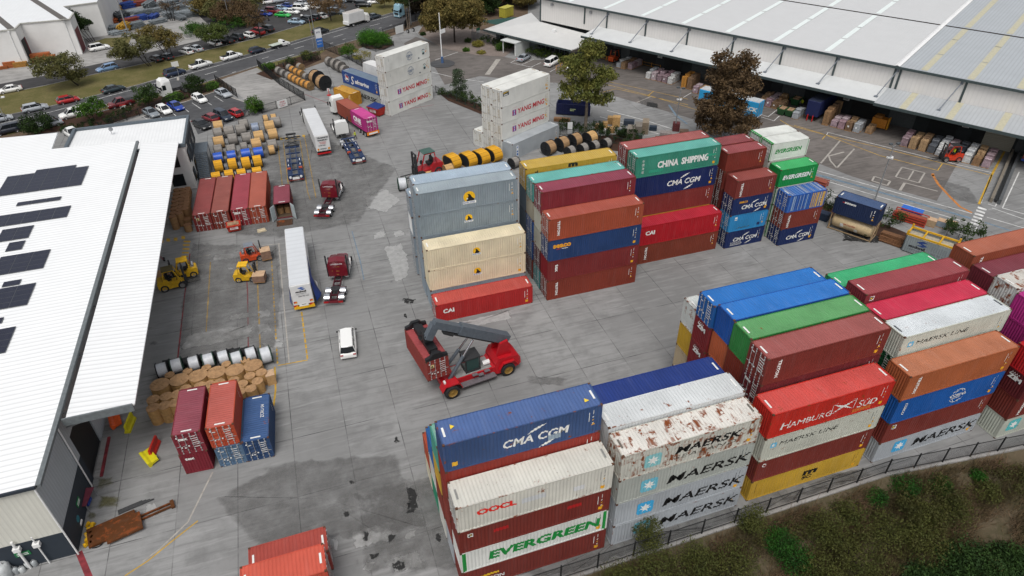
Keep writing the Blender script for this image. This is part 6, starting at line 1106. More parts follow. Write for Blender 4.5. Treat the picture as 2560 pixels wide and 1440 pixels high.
forklift('heavy red forklift beside the yellow covered drums',1068,436,193,'#a81c24',plain('green_cab_glass','#3a5a50',0.3),1.95)
forklift('orange red forklift with a driver on the warehouse apron',2372,401,160,'#c83a1c',DARK,1.35)
forklift('orange forklift with a driver under the awning by the gum tree',1536,153,30,'#c8501c',DARK,1.3)
def crate(label,px,py,w_,d_,h,yaw,z=0.12,mat=None,px3=None):
    x,y=G(px,py)if px3 is None else px3;t=thing('ply_crate',label,'crate',(x,y,z),R(yaw),'ply crates');mkbox(t,'side_panel',(-w_/2,w_/2,-d_/2,d_/2,0.1,h),mat or plain('ply_side','#8a6c5a',0.8));mkbox(t,'lid',(-w_/2-.02,w_/2+.02,-d_/2-.02,d_/2+.02,h,h+.04),plain('ply_lid','#c4a484',0.8));[mkbox(t,'skid',(-w_/2,w_/2,q-.05,q+.05,0,0.1),TIMBER)for q in(-d_/2+.06,0,d_/2-.06)];return t
crate('ply crate on the forks of the yellow forklift',652,705,1.5,1.3,1.0,-12,.32);crate('ply crate on the forks of the red and black forklift',668,649,1.3,1.3,1.35,5,.32)
t=thing('ply_board','flat ply board on the raised forks of the rear yellow forklift','board',(*G(401,686,1.4),1.4),R(8));mkbox(t,'sheet',(-1.0,1.0,-0.9,0.9,0,0.12),plain('ply_sheet','#a07c58',0.8))
# ---------- the reach stacker and the box it holds
t=thing('reach_stacker','red reach stacker with a grey boom lifting a short container','reach stacker',(9.35,51.5,0),R(187.6));RS=plain('stacker_red','#b3121e',0.4,var=0.06);BG=plain('boom_grey','#5c646c',0.45,var=0.1)
mb=MB();mb.loft([[(x,-w2,z0),(x,w2,z0),(x,w2,z1),(x,-w2,z1)]for x,w2,z0,z1 in((0.75,1.2,.8,1.5),(0.3,1.25,.6,1.7),(-1.2,1.1,.6,1.45),(-5.0,1.1,.6,1.45),(-5.4,1.35,.6,1.6))]);obj('chassis',mb.mesh('chassis',RS),t)
mb=MB();mb.loft([[(x,-w2,z0),(x,w2,z0),(x,w2*.9,z1),(x,-w2*.9,z1)]for x,w2,z0,z1 in((-5.3,1.45,.7,1.9),(-5.7,1.5,.7,2.6),(-7.2,1.5,.8,2.5),(-8.1,1.35,.9,2.1),(-8.4,1.2,1.0,1.7))]);obj('counterweight',mb.mesh('counterweight',RS),t)
for s_ in(-1,1):
    mb=MB();mb.prism([(-7.4,2.3),(-5.6,2.3),(-6.1,4.2),(-7.0,4.4)],s_*.75-.14,s_*.75+.14);obj('boom_tower',mb.mesh('boom_tower',RS),t)
    mb=MB();mb.loft([[(x,s_*1.15,z-.15),(x,s_*2.15,z-.15),(x,s_*2.15,z),(x,s_*1.15,z)]for x,z in((-1.15,1.2),(-.8,1.95),(.7,1.95),(1.1,1.3))]);obj('front_guard',mb.mesh('front_guard',RS),t)
    for y in(1.32,1.9):obj('wheel',WH_BIG,t,(0,s_*y,.85))
    obj('wheel',WH_BIG,t,(-6.7,s_*1.35,.85))
    mb=MB();mb.loft([[(x,s_*1.0,z-.15),(x,s_*1.7,z-.15),(x,s_*1.7,z),(x,s_*1.0,z)]for x,z in((-7.9,1.3),(-7.4,2.05),(-6.1,2.05),(-5.6,1.3))]);obj('rear_guard',mb.mesh('rear_guard',RS),t)
    mb=MB();mb.box(-5.2,-1.2,s_*1.5-.38,s_*1.5+.38,.75,.85);obj('side_step',mb.mesh('side_step',plain('tread_grey','#6a6468',0.8)),t)
    mb=MB();a,b=Vector((-.2,s_*.8,1.6)),Vector((-3.2,s_*.45,5.55));mb.cyl(a,a.lerp(b,.6),.2,n=10);mb.cyl(a.lerp(b,.6),b,.12,n=10,mi=1);obj('lift_cylinder',mb.mesh('lift_cylinder',[BG,CHROME]),t)
    mb=MB();mb.box(.5,.7,s_*1.5-.2,s_*1.5+.2,1.95,2.15);obj('work_lamp',mb.mesh('work_lamp',LAMP),t)
mb=MB();mb.box(-5.0,-.4,-.95,.95,1.46,1.5);obj('deck_plate',mb.mesh('deck_plate',plain('deck_plate','#8d8c8a',0.8)),t)
mb=MB();pb,pt_=Vector((-6.9,0,4.2)),Vector((.7,0,8.9));d=(pt_-pb).normalized();nrm=Vector((-d.z,0,d.x));mb.bar(pb-d*.5,pb+d*5.8,.95,1.05,0,(0,0,1));mb.bar(pb+d*5.8,pt_,.75,.8,0);mb.bar(pt_-d*.2,pt_+Vector((.75,0,-1.7)),.7,.8,0);obj('boom',mb.mesh('boom',BG),t)
mb=MB();[mb.cyl(pb+d*1.0-nrm*.7+Vector((0,q,0)),pb+d*6.8-nrm*.7+Vector((0,q,0)),.09,n=8)for q in(-.25,0,.25)];mb.bar(pb+d*6.2-nrm*.75,pb+d*7.4-nrm*.7,.6,.35);obj('hydraulic_line',mb.mesh('hydraulic_line',DARK),t)
# cab: glazed, on the deck behind the lift cylinders
mb=MB();rbox(mb,-3.75,-2.15,-.75,.75,1.55,3.3,.12);cb=obj('cab',mb.mesh('cab',glass('green_glass',(0.02,0.055,0.05))),t)
mb=MB();[mb.bar((x,y,1.5),(x,y,3.3),.1)for x in(-3.75,-2.15)for y in(-.75,.75)];mb.box(-3.85,-2.05,-.82,.82,3.28,3.4);mb.box(-3.8,-2.1,-.78,.78,1.45,1.75);obj('cab_frame',mb.mesh('cab_frame',DARK),cb)
mb=MB();mb.cyl((-4.2,.3,1.75),(-5.0,.3,1.75),.28,n=12);obj('air_tank',mb.mesh('air_tank',WHITE),t)
mb=MB();[mb.box(-4.6+.7*k,-4.0+.7*k,1.12,1.5,1.5-.25*(k%2),1.55-.25*(k%2))for k in range(3)];obj('boarding_step',mb.mesh('boarding_step',plain('tread_grey','#6a6468',0.8)),t)
# held container in yard coordinates; the spreader is placed over it
HCX,HCY,HCZ,HY=7.95,53.05,2.75,99.5
container('short red brown container held up by the reach stacker','#8a3832',(HCX,HCY,HCZ),R(HY),L20,ST,['doorlogo'],rust=0.12,roofc='#9a4648',door='L',group='containers on machines')
inv=Matrix.Translation((9.35,51.5,0))@Matrix.Rotation(R(187.6),4,'Z');rel=inv.inverted()@(Matrix.Translation((HCX,HCY,HCZ+ST))@Matrix.Rotation(R(HY),4,'Z'))
mb=MB();mb.box(-2.2,2.2,-.45,.45,.15,.7,M=rel)
for s_ in(-1,1):
    mb.prism([(-1.18,.02),(1.18,.02),(1.18,.3),(.7,.42),(.4,.75),(-.4,.75),(-.7,.42),(-1.18,.3)],s_*2.85-.18,s_*2.85+.18,'x',M=rel);mb.box(*sorted((s_*2.2,s_*2.7)),-.3,.3,.2,.55,M=rel)
obj('spreader',mb.mesh('spreader',plain('spreader_black','#1c1d20',0.6,var=0.2)),t)
mb=MB();top=rel.translation+Vector((0,0,.7));mb.cyl(top,top+Vector((0,0,.7)),.75,.6,n=14);nose=pt_+Vector((.75,0,-1.7));mb.bar(top+Vector((0,0,.7)),nose,.8,.8);[mb.cyl(top+Vector((q,r_,.1)),nose+Vector((q*.4,r_*.4,.4)),.1,n=6)for q in(-.6,.6)for r_ in(-.5,.5)];obj('rotator',mb.mesh('rotator',plain('spreader_black','#1c1d20',0.6)),t)

# ------------------------------------------------------------------ cable drums
def wood_ring(key,c,n=26.0):
    """lagging boards round a drum: thin dark joints by angle about the axle (local y)"""
    m,nt,b=_new(key);t_=N(nt,'TexCoord');sx=N(nt,'SeparateXYZ');nt.links.new(t_.outputs['Object'],sx.inputs[0])
    at=N(nt,'Math',operation='ARCTAN2');nt.links.new(sx.outputs[2],at.inputs[0]);nt.links.new(sx.outputs[0],at.inputs[1]);mu=N(nt,'Math',operation='MULTIPLY');mu.inputs[1].default_value=n/6.2832;nt.links.new(at.outputs[0],mu.inputs[0]);fr=N(nt,'Math',operation='FRACT');nt.links.new(mu.outputs[0],fr.inputs[0])
    fl=N(nt,'Math',operation='FLOOR');nt.links.new(mu.outputs[0],fl.inputs[0]);wn=N(nt,'TexWhiteNoise',noise_dimensions='1D');nt.links.new(fl.outputs[0],wn.inputs['W']);lc=lin(c)
    col=mix(nt,ramp(nt,wn.outputs[0],0,1),rgba(tuple(x*.78 for x in lc)),rgba(lc));col=mix(nt,ramp(nt,fr.outputs[0],0.9,0.94),col,rgba(tuple(x*.3 for x in lc)))
    n1=noise(nt,coords(nt),2.5,5);col=mix(nt,ramp(nt,n1,.5,.75,0,.5),col,rgba(tuple(x*.55 for x in lc)));nt.links.new(col,b.inputs['Base Color']);b.inputs['Roughness'].default_value=.85;return m
DW={'wood':wood_ring('lagging_pale','#c9a26c'),'grey':wood_ring('lagging_grey','#8f8a84'),'amber':wood_ring('lagging_amber','#c58a3e'),'blue':plain('blue_wrap','#2458c0',.35,var=.12),'yellow':wood_ring('yellow_cover','#dba01e',14),'white':plain('white_wrap','#c9ccd0',.4,var=.08),'clear':plain('clear_wrap','#8894a8',.3,var=.2),'brown':wood_ring('lagging_brown','#a5845e'),'black':plain('black_flange','#131416',.7)}
FLG={'dark':plain('drum_flange_dark','#17191c',.7),'wood':wood_ring('drum_flange_wood','#8d7350',10),'green':plain('drum_flange_green','#16382a',.6),'grey':wood_ring('drum_flange_grey','#6c6864',10)}
_dm={}
def drum_mesh(kind,r,w_):
    k=(kind,round(r,2),round(w_,2))
    if k in _dm:return _dm[k]
    mb=MB();n=24;circ=lambda rr_,y:[(rr_*math.cos(6.2832*i/n),y,rr_*math.sin(6.2832*i/n))for i in range(n)]
    if kind=='wrap':mb.loft([circ(r,-w_/2),circ(r,w_/2)],0,True)
    elif kind=='wound':mb.loft([circ(r*(1-.02*(i%2)),-w_/2+w_*i/10)for i in range(11)],0,True)
    elif kind=='flange':
        mb.loft([circ(r,-.05),circ(r,.05)],0,False,False)
        for y,sg in((-.05,1),(.05,-1)):mb.loft([circ(r,y),circ(r*.88,y),circ(r*.86,y+.02*sg),circ(r*.25,y+.02*sg),circ(r*.22,y),circ(r*.08,y),circ(r*.07,y+.04*sg),circ(.01,y+.04*sg)],0,False,False)
        mb.bar((-r*.8,-.07,0),(r*.8,-.07,0),.1,.04);mb.bar((0,-.07,-r*.8),(0,-.07,r*.8),.1,.04)
    elif kind=='oval':
        o=lambda y:[((.28*w_ if math.cos(a)>0 else-.28*w_)+r*math.cos(a),y,r*math.sin(a))for a in[6.2832*(i+.5)/n for i in range(n)]];mb.loft([o(-w_*.4),o(w_*.4)],0,True)
    elif kind=='ovalend':
        o=lambda k_,y:[((.28*w_ if math.cos(a)>0 else-.28*w_)*k_+r*k_*math.cos(a),y,r*k_*math.sin(a))for a in[6.2832*(i+.5)/n for i in range(n)]];mb.loft([o(.9,-w_*.405),o(.9,w_*.405)],0,False)
    _dm[k]=mb.mesh('drum_'+kind,WHITE);return _dm[k]
def drum(label,x,y,r,w_,wrap,fl='grey',yaw=0.0,group='wooden cable drums in rows',wound=False,oval=False,z=0.0,fr=1.05):
    """cable drum standing on its rim; its axle runs along heading yaw"""
    t=thing('cable_drum',label,'cable drum',(x,y,z),R(yaw-90),group)
    if oval:a=obj('cover',drum_mesh('oval',r,w_),t,(0,0,r),mat=DW[wrap]);b_=obj('end_face',drum_mesh('ovalend',r,w_),t,(0,0,r),mat=FLG[fl]);return t
    obj('wrap',drum_mesh('wound' if wound else 'wrap',r*.97 if not wound else r*.9,w_-.1),t,(0,0,r*fr if fr>1 else r),mat=DW[wrap])
    for s_ in(-1,1):o=obj('flange',drum_mesh('flange',r*fr,w_),t,(0,s_*(w_/2-.05),r*fr),mat=FLG[fl]);o.scale=(1,-s_ if s_>0 else 1,1)
    return t
WD={'wood':'pale timber lagged','grey':'weathered grey','blue':'blue wrapped','yellow':'yellow covered','clear':'cling wrapped','amber':'amber timber','brown':'brown timber lagged'}
RN=('back row','second row from the back','third row from the back','fourth row from the back','fifth row from the back','sixth row from the back','front row by the brown containers')
FIELD=[[(500,240,220,'wood'),(1010,210,200,'grey'),(1240,280,180,'clear'),(1455,120,120,'wood'),(1615,100,130,'wood'),(1650,165,220,'grey')],[(495,380,190,'grey'),(715,345,220,'grey'),(955,310,220,'grey'),(1525,240,230,'wood')],[(510,550,240,'wood'),(790,500,200,'grey'),(1070,475,210,'grey'),(1310,440,230,'wood'),(1590,400,220,'wood')],[(500,715,180,'grey'),(760,715,200,'grey'),(1020,670,150,'grey'),(1260,590,230,'wood'),(1580,615,210,'grey')],[(495,865,220,'blue'),(765,830,210,'blue'),(1050,790,220,'blue'),(1300,760,230,'blue'),(1570,730,150,'wood')],[(500,1020,205,'yellow'),(780,985,205,'yellow'),(1050,960,205,'yellow'),(1280,925,205,'yellow')],[(460,1260,215,'yellow'),(720,1215,215,'yellow'),(970,1195,215,'yellow'),(1280,1160,225,'yellow')]]
for k,row in enumerate(FIELD):
    for i,(ux,uy,wpx,kind)in enumerate(row):
        px,py=480+ux/8,270+uy/8+3;r=1.05 if kind in('wood','yellow')else 1.0;r=.8 if wpx<160 else r
        x,y=G(px,py,2*r);wid=(G(px+wpx/16,py,2*r)[0]-G(px-wpx/16,py,2*r)[0])*.93
        drum('%s cable drum, number %s from the left in the %s'%(WD[kind],('one','two','three','four','five','six')[i],RN[k])if False else '%s cable drum, %s along the %s'%(WD[kind],('leftmost','second','third','fourth','fifth','sixth')[i],RN[k]),x,y,r,wid,kind,'dark' if kind in('yellow',)else 'grey',4,wound=(kind=='blue'),fr=1.0 if kind=='yellow' else 1.05)
q=620,3.826
for i,(ux,uy,r,kind,fl)in enumerate([(300,680,.85,'grey','grey'),(345,705,.85,'grey','grey'),(395,728,.85,'grey','grey'),(425,745,.85,'amber','wood'),(462,765,.85,'amber','wood'),(500,785,.85,'amber','wood'),(540,803,.85,'amber','wood'),(585,820,.9,'amber','wood'),(400,650,.75,'grey','grey'),(432,668,.75,'amber','wood'),(470,690,.75,'amber','wood'),(510,706,.75,'amber','wood'),(560,735,.75,'grey','grey'),(500,640,.8,'grey','wood'),(655,745,1.55,'brown','dark'),(720,790,1.55,'brown','dark'),(780,590,1.0,'grey','grey'),(838,615,1.2,'grey','grey'),(885,640,1.2,'grey','grey'),(925,668,1.0,'grey','grey')]):
    x,y=G(620+ux/3.826,uy/3.826,r)
    drum('%s cable drum, %s'%({'grey':'weathered grey','amber':'amber timber','brown':'big pale black flanged'}[kind],['leftmost of the long row by the mesh fence','second in the long row by the mesh fence','third in the long row by the mesh fence','fourth in the long row by the mesh fence','fifth in the long row by the mesh fence','sixth in the long row by the mesh fence','seventh in the long row by the mesh fence','last of the long row by the mesh fence','first of the short row behind','second of the short row behind','third of the short row behind','fourth of the short row behind','last of the short row behind','lone at the hedge','rear one of the big pair','front one of the big pair','first by the palisade fence','second by the palisade fence','third by the palisade fence','last by the blue script container'][i]),x,y,r,1.25 if r<1.4 else 1.7,kind,fl,-62,'drums in the corner by the street')
for i,(px,py)in enumerate([(1372,371),(1405,361),(1437,352),(1475,347)]):
    x,y=G(px,py,1.1);drum('brown timber drum with black flanges, %s of four behind the yellow container'%('leftmost','second','third','rightmost')[i],x,y,1.2,1.75 if i<3 else 1.9,'brown' if i<3 else 'wood','dark',24,'black flanged drums by the hedge')
for i,(px,py)in enumerate([(1285,408),(1425,380),(1457,373),(1485,366),(1515,360)]):
    x,y=G(px,py,.8);drum('grey wrapped drum, %s'%('alone at the grey reefer corner','first of four behind the yellow container','second of four behind the yellow container','third of four behind the yellow container','last of four behind the yellow container')[i],x,y,.9,1.4,'grey','dark',24,'grey drums by the hedge')
for i,(px,py)in enumerate([(1130,405),(1170,400),(1202,394),(1233,386)]):
    x,y=G(px,py,1.0);drum('yellow covered oval drum, %s of four beside the heavy red forklift'%('leftmost','second','third','rightmost')[i],x,y,1.15,2.1,'yellow','dark',20,'yellow covered oval drums',oval=True)
x,y=G(1006,462,.9);drum('white wound drum with dark green flanges by the grey containers',x,y,1.05,1.4,'white','green',-4,'white drums',wound=True)
x,y=G(1120,424,.7);drum('pale timber drum behind the grey containers',x,y,.8,1.6,'wood','wood',15,'loose drums');x,y=G(1068,433,.6);drum('small pale timber drum beside the heavy red forklift',x,y,.6,1.1,'wood','wood',15,'loose drums')
for i,(ux,uy)in enumerate([(205,285),(355,240),(535,215),(690,185),(845,155),(985,165),(1135,120),(1295,140)]):
    x,y=G(360+ux/4.236,860+uy/4.236,.7);drum('white wound drum, %s in the row behind the wrapped stacks'%('leftmost','second','third','fourth','fifth','sixth','seventh','rightmost blue printed')[i],x,y,.85 if i!=7 else 1.0,1.2,'white','green' if i%2 else 'dark',8,'white drums',wound=True)
for i,(ux,uy)in enumerate([(245,215),(330,205),(440,190),(585,160),(740,125),(925,95),(995,88),(1075,80),(1140,72)]):
    x,y=G(360+ux/4.236,860+uy/4.236,.6);drum('black plastic drum, %s behind the white wound drums'%('leftmost','second','third','fourth','fifth','sixth','seventh','eighth','rightmost')[i],x,y,.55,.7,'black','dark',8,'black drums behind the white ones')
# drums lying flat, wrapped in brown card and rope
CARD={'flat':plain('wrap_card','#b08a62',.85,var=.16,scale=2.2),'rope':plain('wrap_rope','#b8905a',.85,var=.12),'paper':plain('wrap_paper','#a07a52',.85,var=.1),'lid':plain('paper_lid','#8a6444',.85,var=.1)}
def flat_mesh(r,h,rib):
    mb=MB();n=22;k=max(2,int(h/.11));circ=lambda rr_,z:[(rr_*math.cos(6.2832*i/n),rr_*math.sin(6.2832*i/n),z)for i in range(n)]
    mb.loft([circ(r*(1-(.045*(i%2)if rib else(.03 if i in(0,k)else 0))),h*i/k)for i in range(k+1)],0,not rib);return mb.mesh('wrapped_side',WHITE)
def lid_mesh(r,rib):
    mb=MB();n=22;rr=random.Random(int(r*100));circ=lambda rr_,z,j:[(rr_*math.cos(6.2832*i/n),rr_*math.sin(6.2832*i/n),z+rr.uniform(-j,j))for i in range(n)];mb.loft([circ(r*1.01,0,0),circ(r*1.0,.04,.005),circ(r*.75,.05,.035 if rib else.004),circ(r*.4,.05,.04 if rib else.004),circ(.03,.04,.0)],0,False);return mb.mesh('lid',WHITE)
_fm={}
def flat(label,x,y,r,h,z=0.0,rib=True,group='wrapped drums lying flat'):
    k=(r,h,rib)
    if k not in _fm:_fm[k]=(flat_mesh(r,h,rib),lid_mesh(r,rib))
    t=thing('wrapped_drum',label,'wrapped drum',(x,y,z),random.Random(x*31+y).uniform(0,6),group);obj('wrapped_side',_fm[k][0],t,mat=CARD['rope' if rib else 'paper']);obj('lid',_fm[k][1],t,(0,0,h),mat=CARD['flat' if rib else 'lid']);return t
z5=lambda ux,uy,z:G(360+ux/4.236,860+uy/4.236,z)
for i,p in enumerate([(165,425),(370,375),(570,330),(765,295),(960,270),(1155,220)]):flat('large brown wrapped drum, %s in the middle row'%('leftmost','second','third','fourth','fifth','rightmost')[i],*z5(*p,1.25),.98,1.2)
for i,p in enumerate([(270,325),(460,285),(660,248),(870,210),(1070,165)]):flat('small brown wrapped drum, %s wedged behind the large ones'%('leftmost','second','third','fourth','rightmost')[i],*z5(*p,1.0),.5,.98)
for i,p in enumerate([(440,470),(590,440),(690,425),(800,405),(950,385),(1040,420),(1120,335),(1240,298),(1200,390),(1130,470),(1015,505)]):flat('small brown wrapped drum, %s of the front cluster'%('first','second','third','fourth','fifth','sixth','seventh','eighth','ninth','tenth','last')[i],*z5(*p,1.5),.58,1.48)
for i,p in enumerate([(95,585),(235,555),(350,530),(92,675),(216,650),(330,622)]):
    x,y=z5(*p,1.95);w1=('rear left','rear middle','rear right','front left','front middle','front right')[i]
    flat('brown wrapped drum, lower one of the %s pile'%w1,x,y,.62,.95);flat('brown wrapped drum, upper one of the %s pile'%w1,x,y,.62,.95,1.0)
x,y=z5(1340,345,.8);t=thing('ply_crate','ply sheet bundle leaning at the right end of the wrapped drums','crate',(x,y,0),R(5));mkbox(t,'side_panel',(-.45,.45,-.5,.5,0,1.3),plain('ply_pale','#c09a6a',.8));mkbox(t,'lid',(-.47,.47,-.52,.52,1.3,1.34),plain('ply_lid','#c4a484',0.8))
rr=random.Random(12)
for c,(a,b_)in enumerate((((431,541),(441,474)),((447,533),(454,473)),((463,521),(468,470)))):
    for k in range(8):
        f=k/7;x,y=G(a[0]+(b_[0]-a[0])*f,a[1]+(b_[1]-a[1])*f,2.05);w1='%s of the %s column by the shed'%(('nearest','second','third','fourth','fifth','sixth','seventh','farthest')[k],('left','middle','right')[c])
        flat('smooth brown paper drum on top, '+w1,x,y,.5,1.0,1.04,False,'brown paper drums by the shed')
        if k<3:flat('smooth brown paper drum underneath, '+w1,x,y,.5,1.0,0,False,'brown paper drums by the shed')
for i,(px,py)in enumerate([(467,547),(468,562)]):x,y=G(px,py,1.0);flat('smooth brown paper drum standing single, %s one'%('rear','front')[i],x,y,.55,1.0,0,False,'brown paper drums by the shed')
# ------------------------------------------------------------------ the open container with its doors swung wide
OY_=R(87);c,s=math.cos(OY_),math.sin(OY_);ox,oy=-4.95,94.35
container('short open maroon container with both doors swung wide','#6e2832',(ox+c*3.03,oy+s*3.03,0),OY_,L20,ST,[],rust=.1,roofc='#84404c',door='L',open_door=True,group=LF)
ob=[o for o in bpy.data.objects if o.get('label','').startswith('short open maroon')][0]
mb=MB();mb.box(-2.9,2.9,-1.1,1.1,.14,.17);obj('floor',mb.mesh('floor',plain('ply_floor','#5a4a3a',.85)),ob);mb=MB();mb.box(-2.9,2.9,-1.14,-1.1,.17,2.45);mb.box(-2.9,2.9,1.1,1.14,.17,2.45);mb.box(2.86,2.9,-1.1,1.1,.17,2.45);obj('lining',mb.mesh('lining',plain('pale_lining','#8fa39c',.7)),ob)
for s_ in(-1,1):
    mb=MB();mb.box(0,1.15,-.03,.03,.17,2.45);[mb.box(.08,1.08,-.05,.05,.3+.42*i,.5+.42*i)for i in range(5)];d=obj('door',mb.mesh('door',plain('pale_door_inside','#b9c4c6',.6)),ob,(-3.02,s_*1.16,0));d.rotation_euler=(0,0,math.pi-s_*R(28))
    x,y=ox+c*1.6-s*s_*.55,oy+s*1.6+c*s_*.55;flat('brown paper drum inside the open container, %s one'%('left' if s_>0 else 'right'),x,y,.52,1.0,.18,False,'drums inside the open container')
t=thing('loading_ramp','rusty steel loading ramp in front of the open container','ramp',(*G(712,556),0),R(-3));mb=MB();mb.add([(-1.15,-1.0,.03),(1.15,-1.0,.03),(1.15,.55,.16),(-1.15,.55,.16),(-1.15,-1.0,0),(1.15,-1.0,0),(1.15,.55,0),(-1.15,.55,0)],[(0,1,2,3),(0,4,5,1),(1,5,6,2),(2,6,7,3),(3,7,4,0)]);obj('plate',mb.mesh('plate',steel_paint('#4a3426',.8)),t);[mkbox(t,'side_rail',(q-.05,q+.05,-1,.5,.16,.24),plain('ramp_rust','#5c4030',.9))for q in(-1.05,1.05)]
# ------------------------------------------------------------------ tank container, navy box, flat rack, boards
PYW=R(-61);tx_,ty_=69.75,65.05;c,s=math.cos(PYW),math.sin(PYW);cx,cy=tx_+c*3.03-s*1.22,ty_+s*3.03+c*1.22
t=thing('tank_container','cream tank container under the navy short container','tank container',(cx,cy,0),PYW,'containers at the hedge');CRT=plain('tank_cream','#cdb68e',.5,var=.1);mb=MB();n=20;mb.loft([[(x,r_*math.cos(6.2832*i/n),1.32+r_*math.sin(6.2832*i/n))for i in range(n)]for x,r_ in((-2.85,.5),(-2.75,.9),(-2.5,1.1),(2.5,1.1),(2.75,.9),(2.85,.5))],0,True);obj('tank',mb.mesh('tank',CRT),t)
for sx in(-1,1):
    mb=MB();[mb.box(*sorted((sx*3.02,sx*2.9)),q-.06,q+.06,0,2.59)for q in(-1.15,1.15)];[mb.box(*sorted((sx*3.02,sx*2.92)),-1.09,1.09,z,z+.1)for z in(.1,2.49)];mb.bar((sx*2.96,-1.1,.2),(sx*2.96,1.1,2.4),.07);obj('end_frame',mb.mesh('end_frame',plain('tank_frame','#9c8464',.7)),t)
mb=MB();[mb.box(-2.9,2.9,q-.06,q+.06,.08,.2)for q in(-1.1,1.1)];obj('base_rail',mb.mesh('base_rail',plain('tank_frame','#9c8464',.7)),t)
m=Marks(L20,ST);m.text('F','AIR LIQUIDE',1.9,1.25,.26,'#a83a30',.02);m.rect('F',1.5,.85,.5,.55,'#d8d8d4');m.rect('F',3.5,.6,.5,.5,'#d8d8d4');m.rect('F',5.0,.6,.35,.3,'#3a5a3a')
for c_2,(v,f)in m.g.items():
    if f:
        q=[]
        for p in v:ph=(p[2]-1.32)/1.115;ph=max(-.95,min(.95,ph));q.append((p[0],-1.115*math.cos(ph),1.32+1.115*math.sin(ph)))
        me=bpy.data.meshes.new('marking');me.from_pydata(q,[],f);me.materials.append(plain('mark'+c_2,c_2,.6));obj('marking',me,t)
container('short navy white lettered container on top of the tank container','#1e2c4c',(cx,cy,ST+.02),PYW,L20,ST,['sumeco'],rust=.2,roofc='#44587c',group='containers at the hedge')
FYW=R(-60.5);fx,fy=75.2,56.8;c,s=math.cos(FYW),math.sin(FYW);cx,cy=fx+c*3.03-s*1.22,fy+s*3.03+c*1.22
t=thing('open_top_container','grey swoosh lettered open container with a yellow frame on top','container',(cx,cy,0),FYW,'containers at the hedge');gp=steel_paint('#8d9698',.12)
obj('side_wall',cmesh('side',L20,ST),t,mat=gp);obj('side_wall',cmesh('side',L20,ST),t,rz=math.pi,mat=gp);obj('end_wall',cmesh('end',L20,ST),t,mat=gp);obj('end_wall',cmesh('end',L20,ST),t,rz=math.pi,mat=gp);mb=MB();mb.box(-2.9,2.9,-1.15,1.15,2.1,2.2);obj('load_cover',mb.mesh('load_cover',plain('tarp_cream','#b0a894',.9,var=.15)),t)
YS=steel_paint('#d0a01c',.3);mb=MB()
for q in(-1.15,1.15):mb.box(-3.02,3.02,q-.1,q+.1,ST,ST+.22)
for q in(-2.92,-1.0,1.0,2.92):mb.box(q-.1,q+.1,-1.05,1.05,ST,ST+.22)
for sx in(-1,1):
    for q in(-1.12,1.12):mb.box(sx*2.92-.12,sx*2.92+.12,q-.12,q+.12,ST+.22,ST+.6)
obj('top_frame',mb.mesh('top_frame',YS),t);m=Marks(L20,ST);m.poly('F',[(1.5,1.95),(2.3,2.3),(2.9,2.15),(2.2,1.95),(2.95,1.7),(2.4,1.4),(1.6,1.5),(2.3,1.7)],'#23407e');m.text('F','stockwell',.75,.95,.42,'#1c1c20',.05);m.text('F','international',.75,.55,.3,'#6c7074',.0);m.text('F','1300 786 603',3.5,.75,.26,'#6c7074',.02);[m.rect('F',3.4,1.3+.2*k,1.9,.06,'#7c8286')for k in range(4)];m.build(t)
t=thing('timber_stack','splintered brown timber boards stacked by the hedge','timber',(*G(2228,606),0),R(-62));rr=random.Random(2)
for k in range(8):mb=MB();a=rr.uniform(-.15,.15);mb.bar((-1.6+rr.uniform(-.2,.2),-.5+.14*k+a,.1+.13*k),(1.5+rr.uniform(-.2,.3),-.4+.12*k,.12+.13*k),.9,.1);obj('board',mb.mesh('board',plain('old_board','#7c5638',.9,var=.25,scale=5)),t)
t=thing('stillage_rack','bright red steel stillage by the hedge','stillage',(*G(2272,553),0),R(-60));mb=MB();[mb.box(x-.06,x+.06,y-.06,y+.06,0,1.3)for x in(-2.2,2.2)for y in(-.7,.7)];[mb.box(-2.2,2.2,y-.05,y+.05,z,z+.12)for y in(-.7,.7)for z in(.1,.5,.9,1.25)];obj('frame',mb.mesh('frame',plain('stillage_red','#b8402c',.6)),t);mkbox(t,'load',(-2.1,2.1,-.6,.6,.15,1.1),plain('stillage_load','#8c4a34',.8))
t=thing('steel_bin','bright blue lidded steel bin by the hedge','bin',(*G(2276,538),0),R(-60));mkbox(t,'body',(-1.4,1.4,-.6,.6,0,1.0),BLUE,.08);mb=MB();mb.box(-1.45,-.02,-.65,.65,1.0,1.1);mb.box(.02,1.45,-.65,.65,1.0,1.1);obj('lid',mb.mesh('lid',plain('lid_blue','#2a66c0',.5)),t)
t=thing('stillage_rack','dull red steel stillage beyond the striped container','stillage',(*G(2044,462),0),R(-60));mb=MB();[mb.box(-1.4,1.4,y-.05,y+.05,z,z+.12)for y in(-.6,.6)for z in(.1,.5,.9)];[mb.box(x-.06,x+.06,y-.06,y+.06,0,1.1)for x in(-1.4,1.4)for y in(-.6,.6)];obj('frame',mb.mesh('frame',plain('stillage_red2','#a8564a',.7)),t);mkbox(t,'load',(-1.3,1.3,-.5,.5,.15,.9),plain('stillage_load','#8c4a34',.8))
t=thing('pallet_crate','blue plastic crate stack left of the tank container','crate',(*G(2056,548),0),R(-60));[mkbox(t,'tier',(-.8,.8,-.6,.6,.02+.4*k,.38+.4*k),plain('crate_navy','#1d2c44',.7))for k in range(3)]
for i,(px,py,cc,lab)in enumerate([(2325,563,'#b09878','tan boxed pallet beyond the yellow topped container'),(2352,566,'#8a96a0','grey wrapped pallet beyond the yellow topped container'),(2375,571,'#a09a90','pale wrapped pallet beyond the yellow topped container')]):crate(lab,px,py,1.3,1.1,1.0,-60,0,plain('box'+cc,cc,.7))
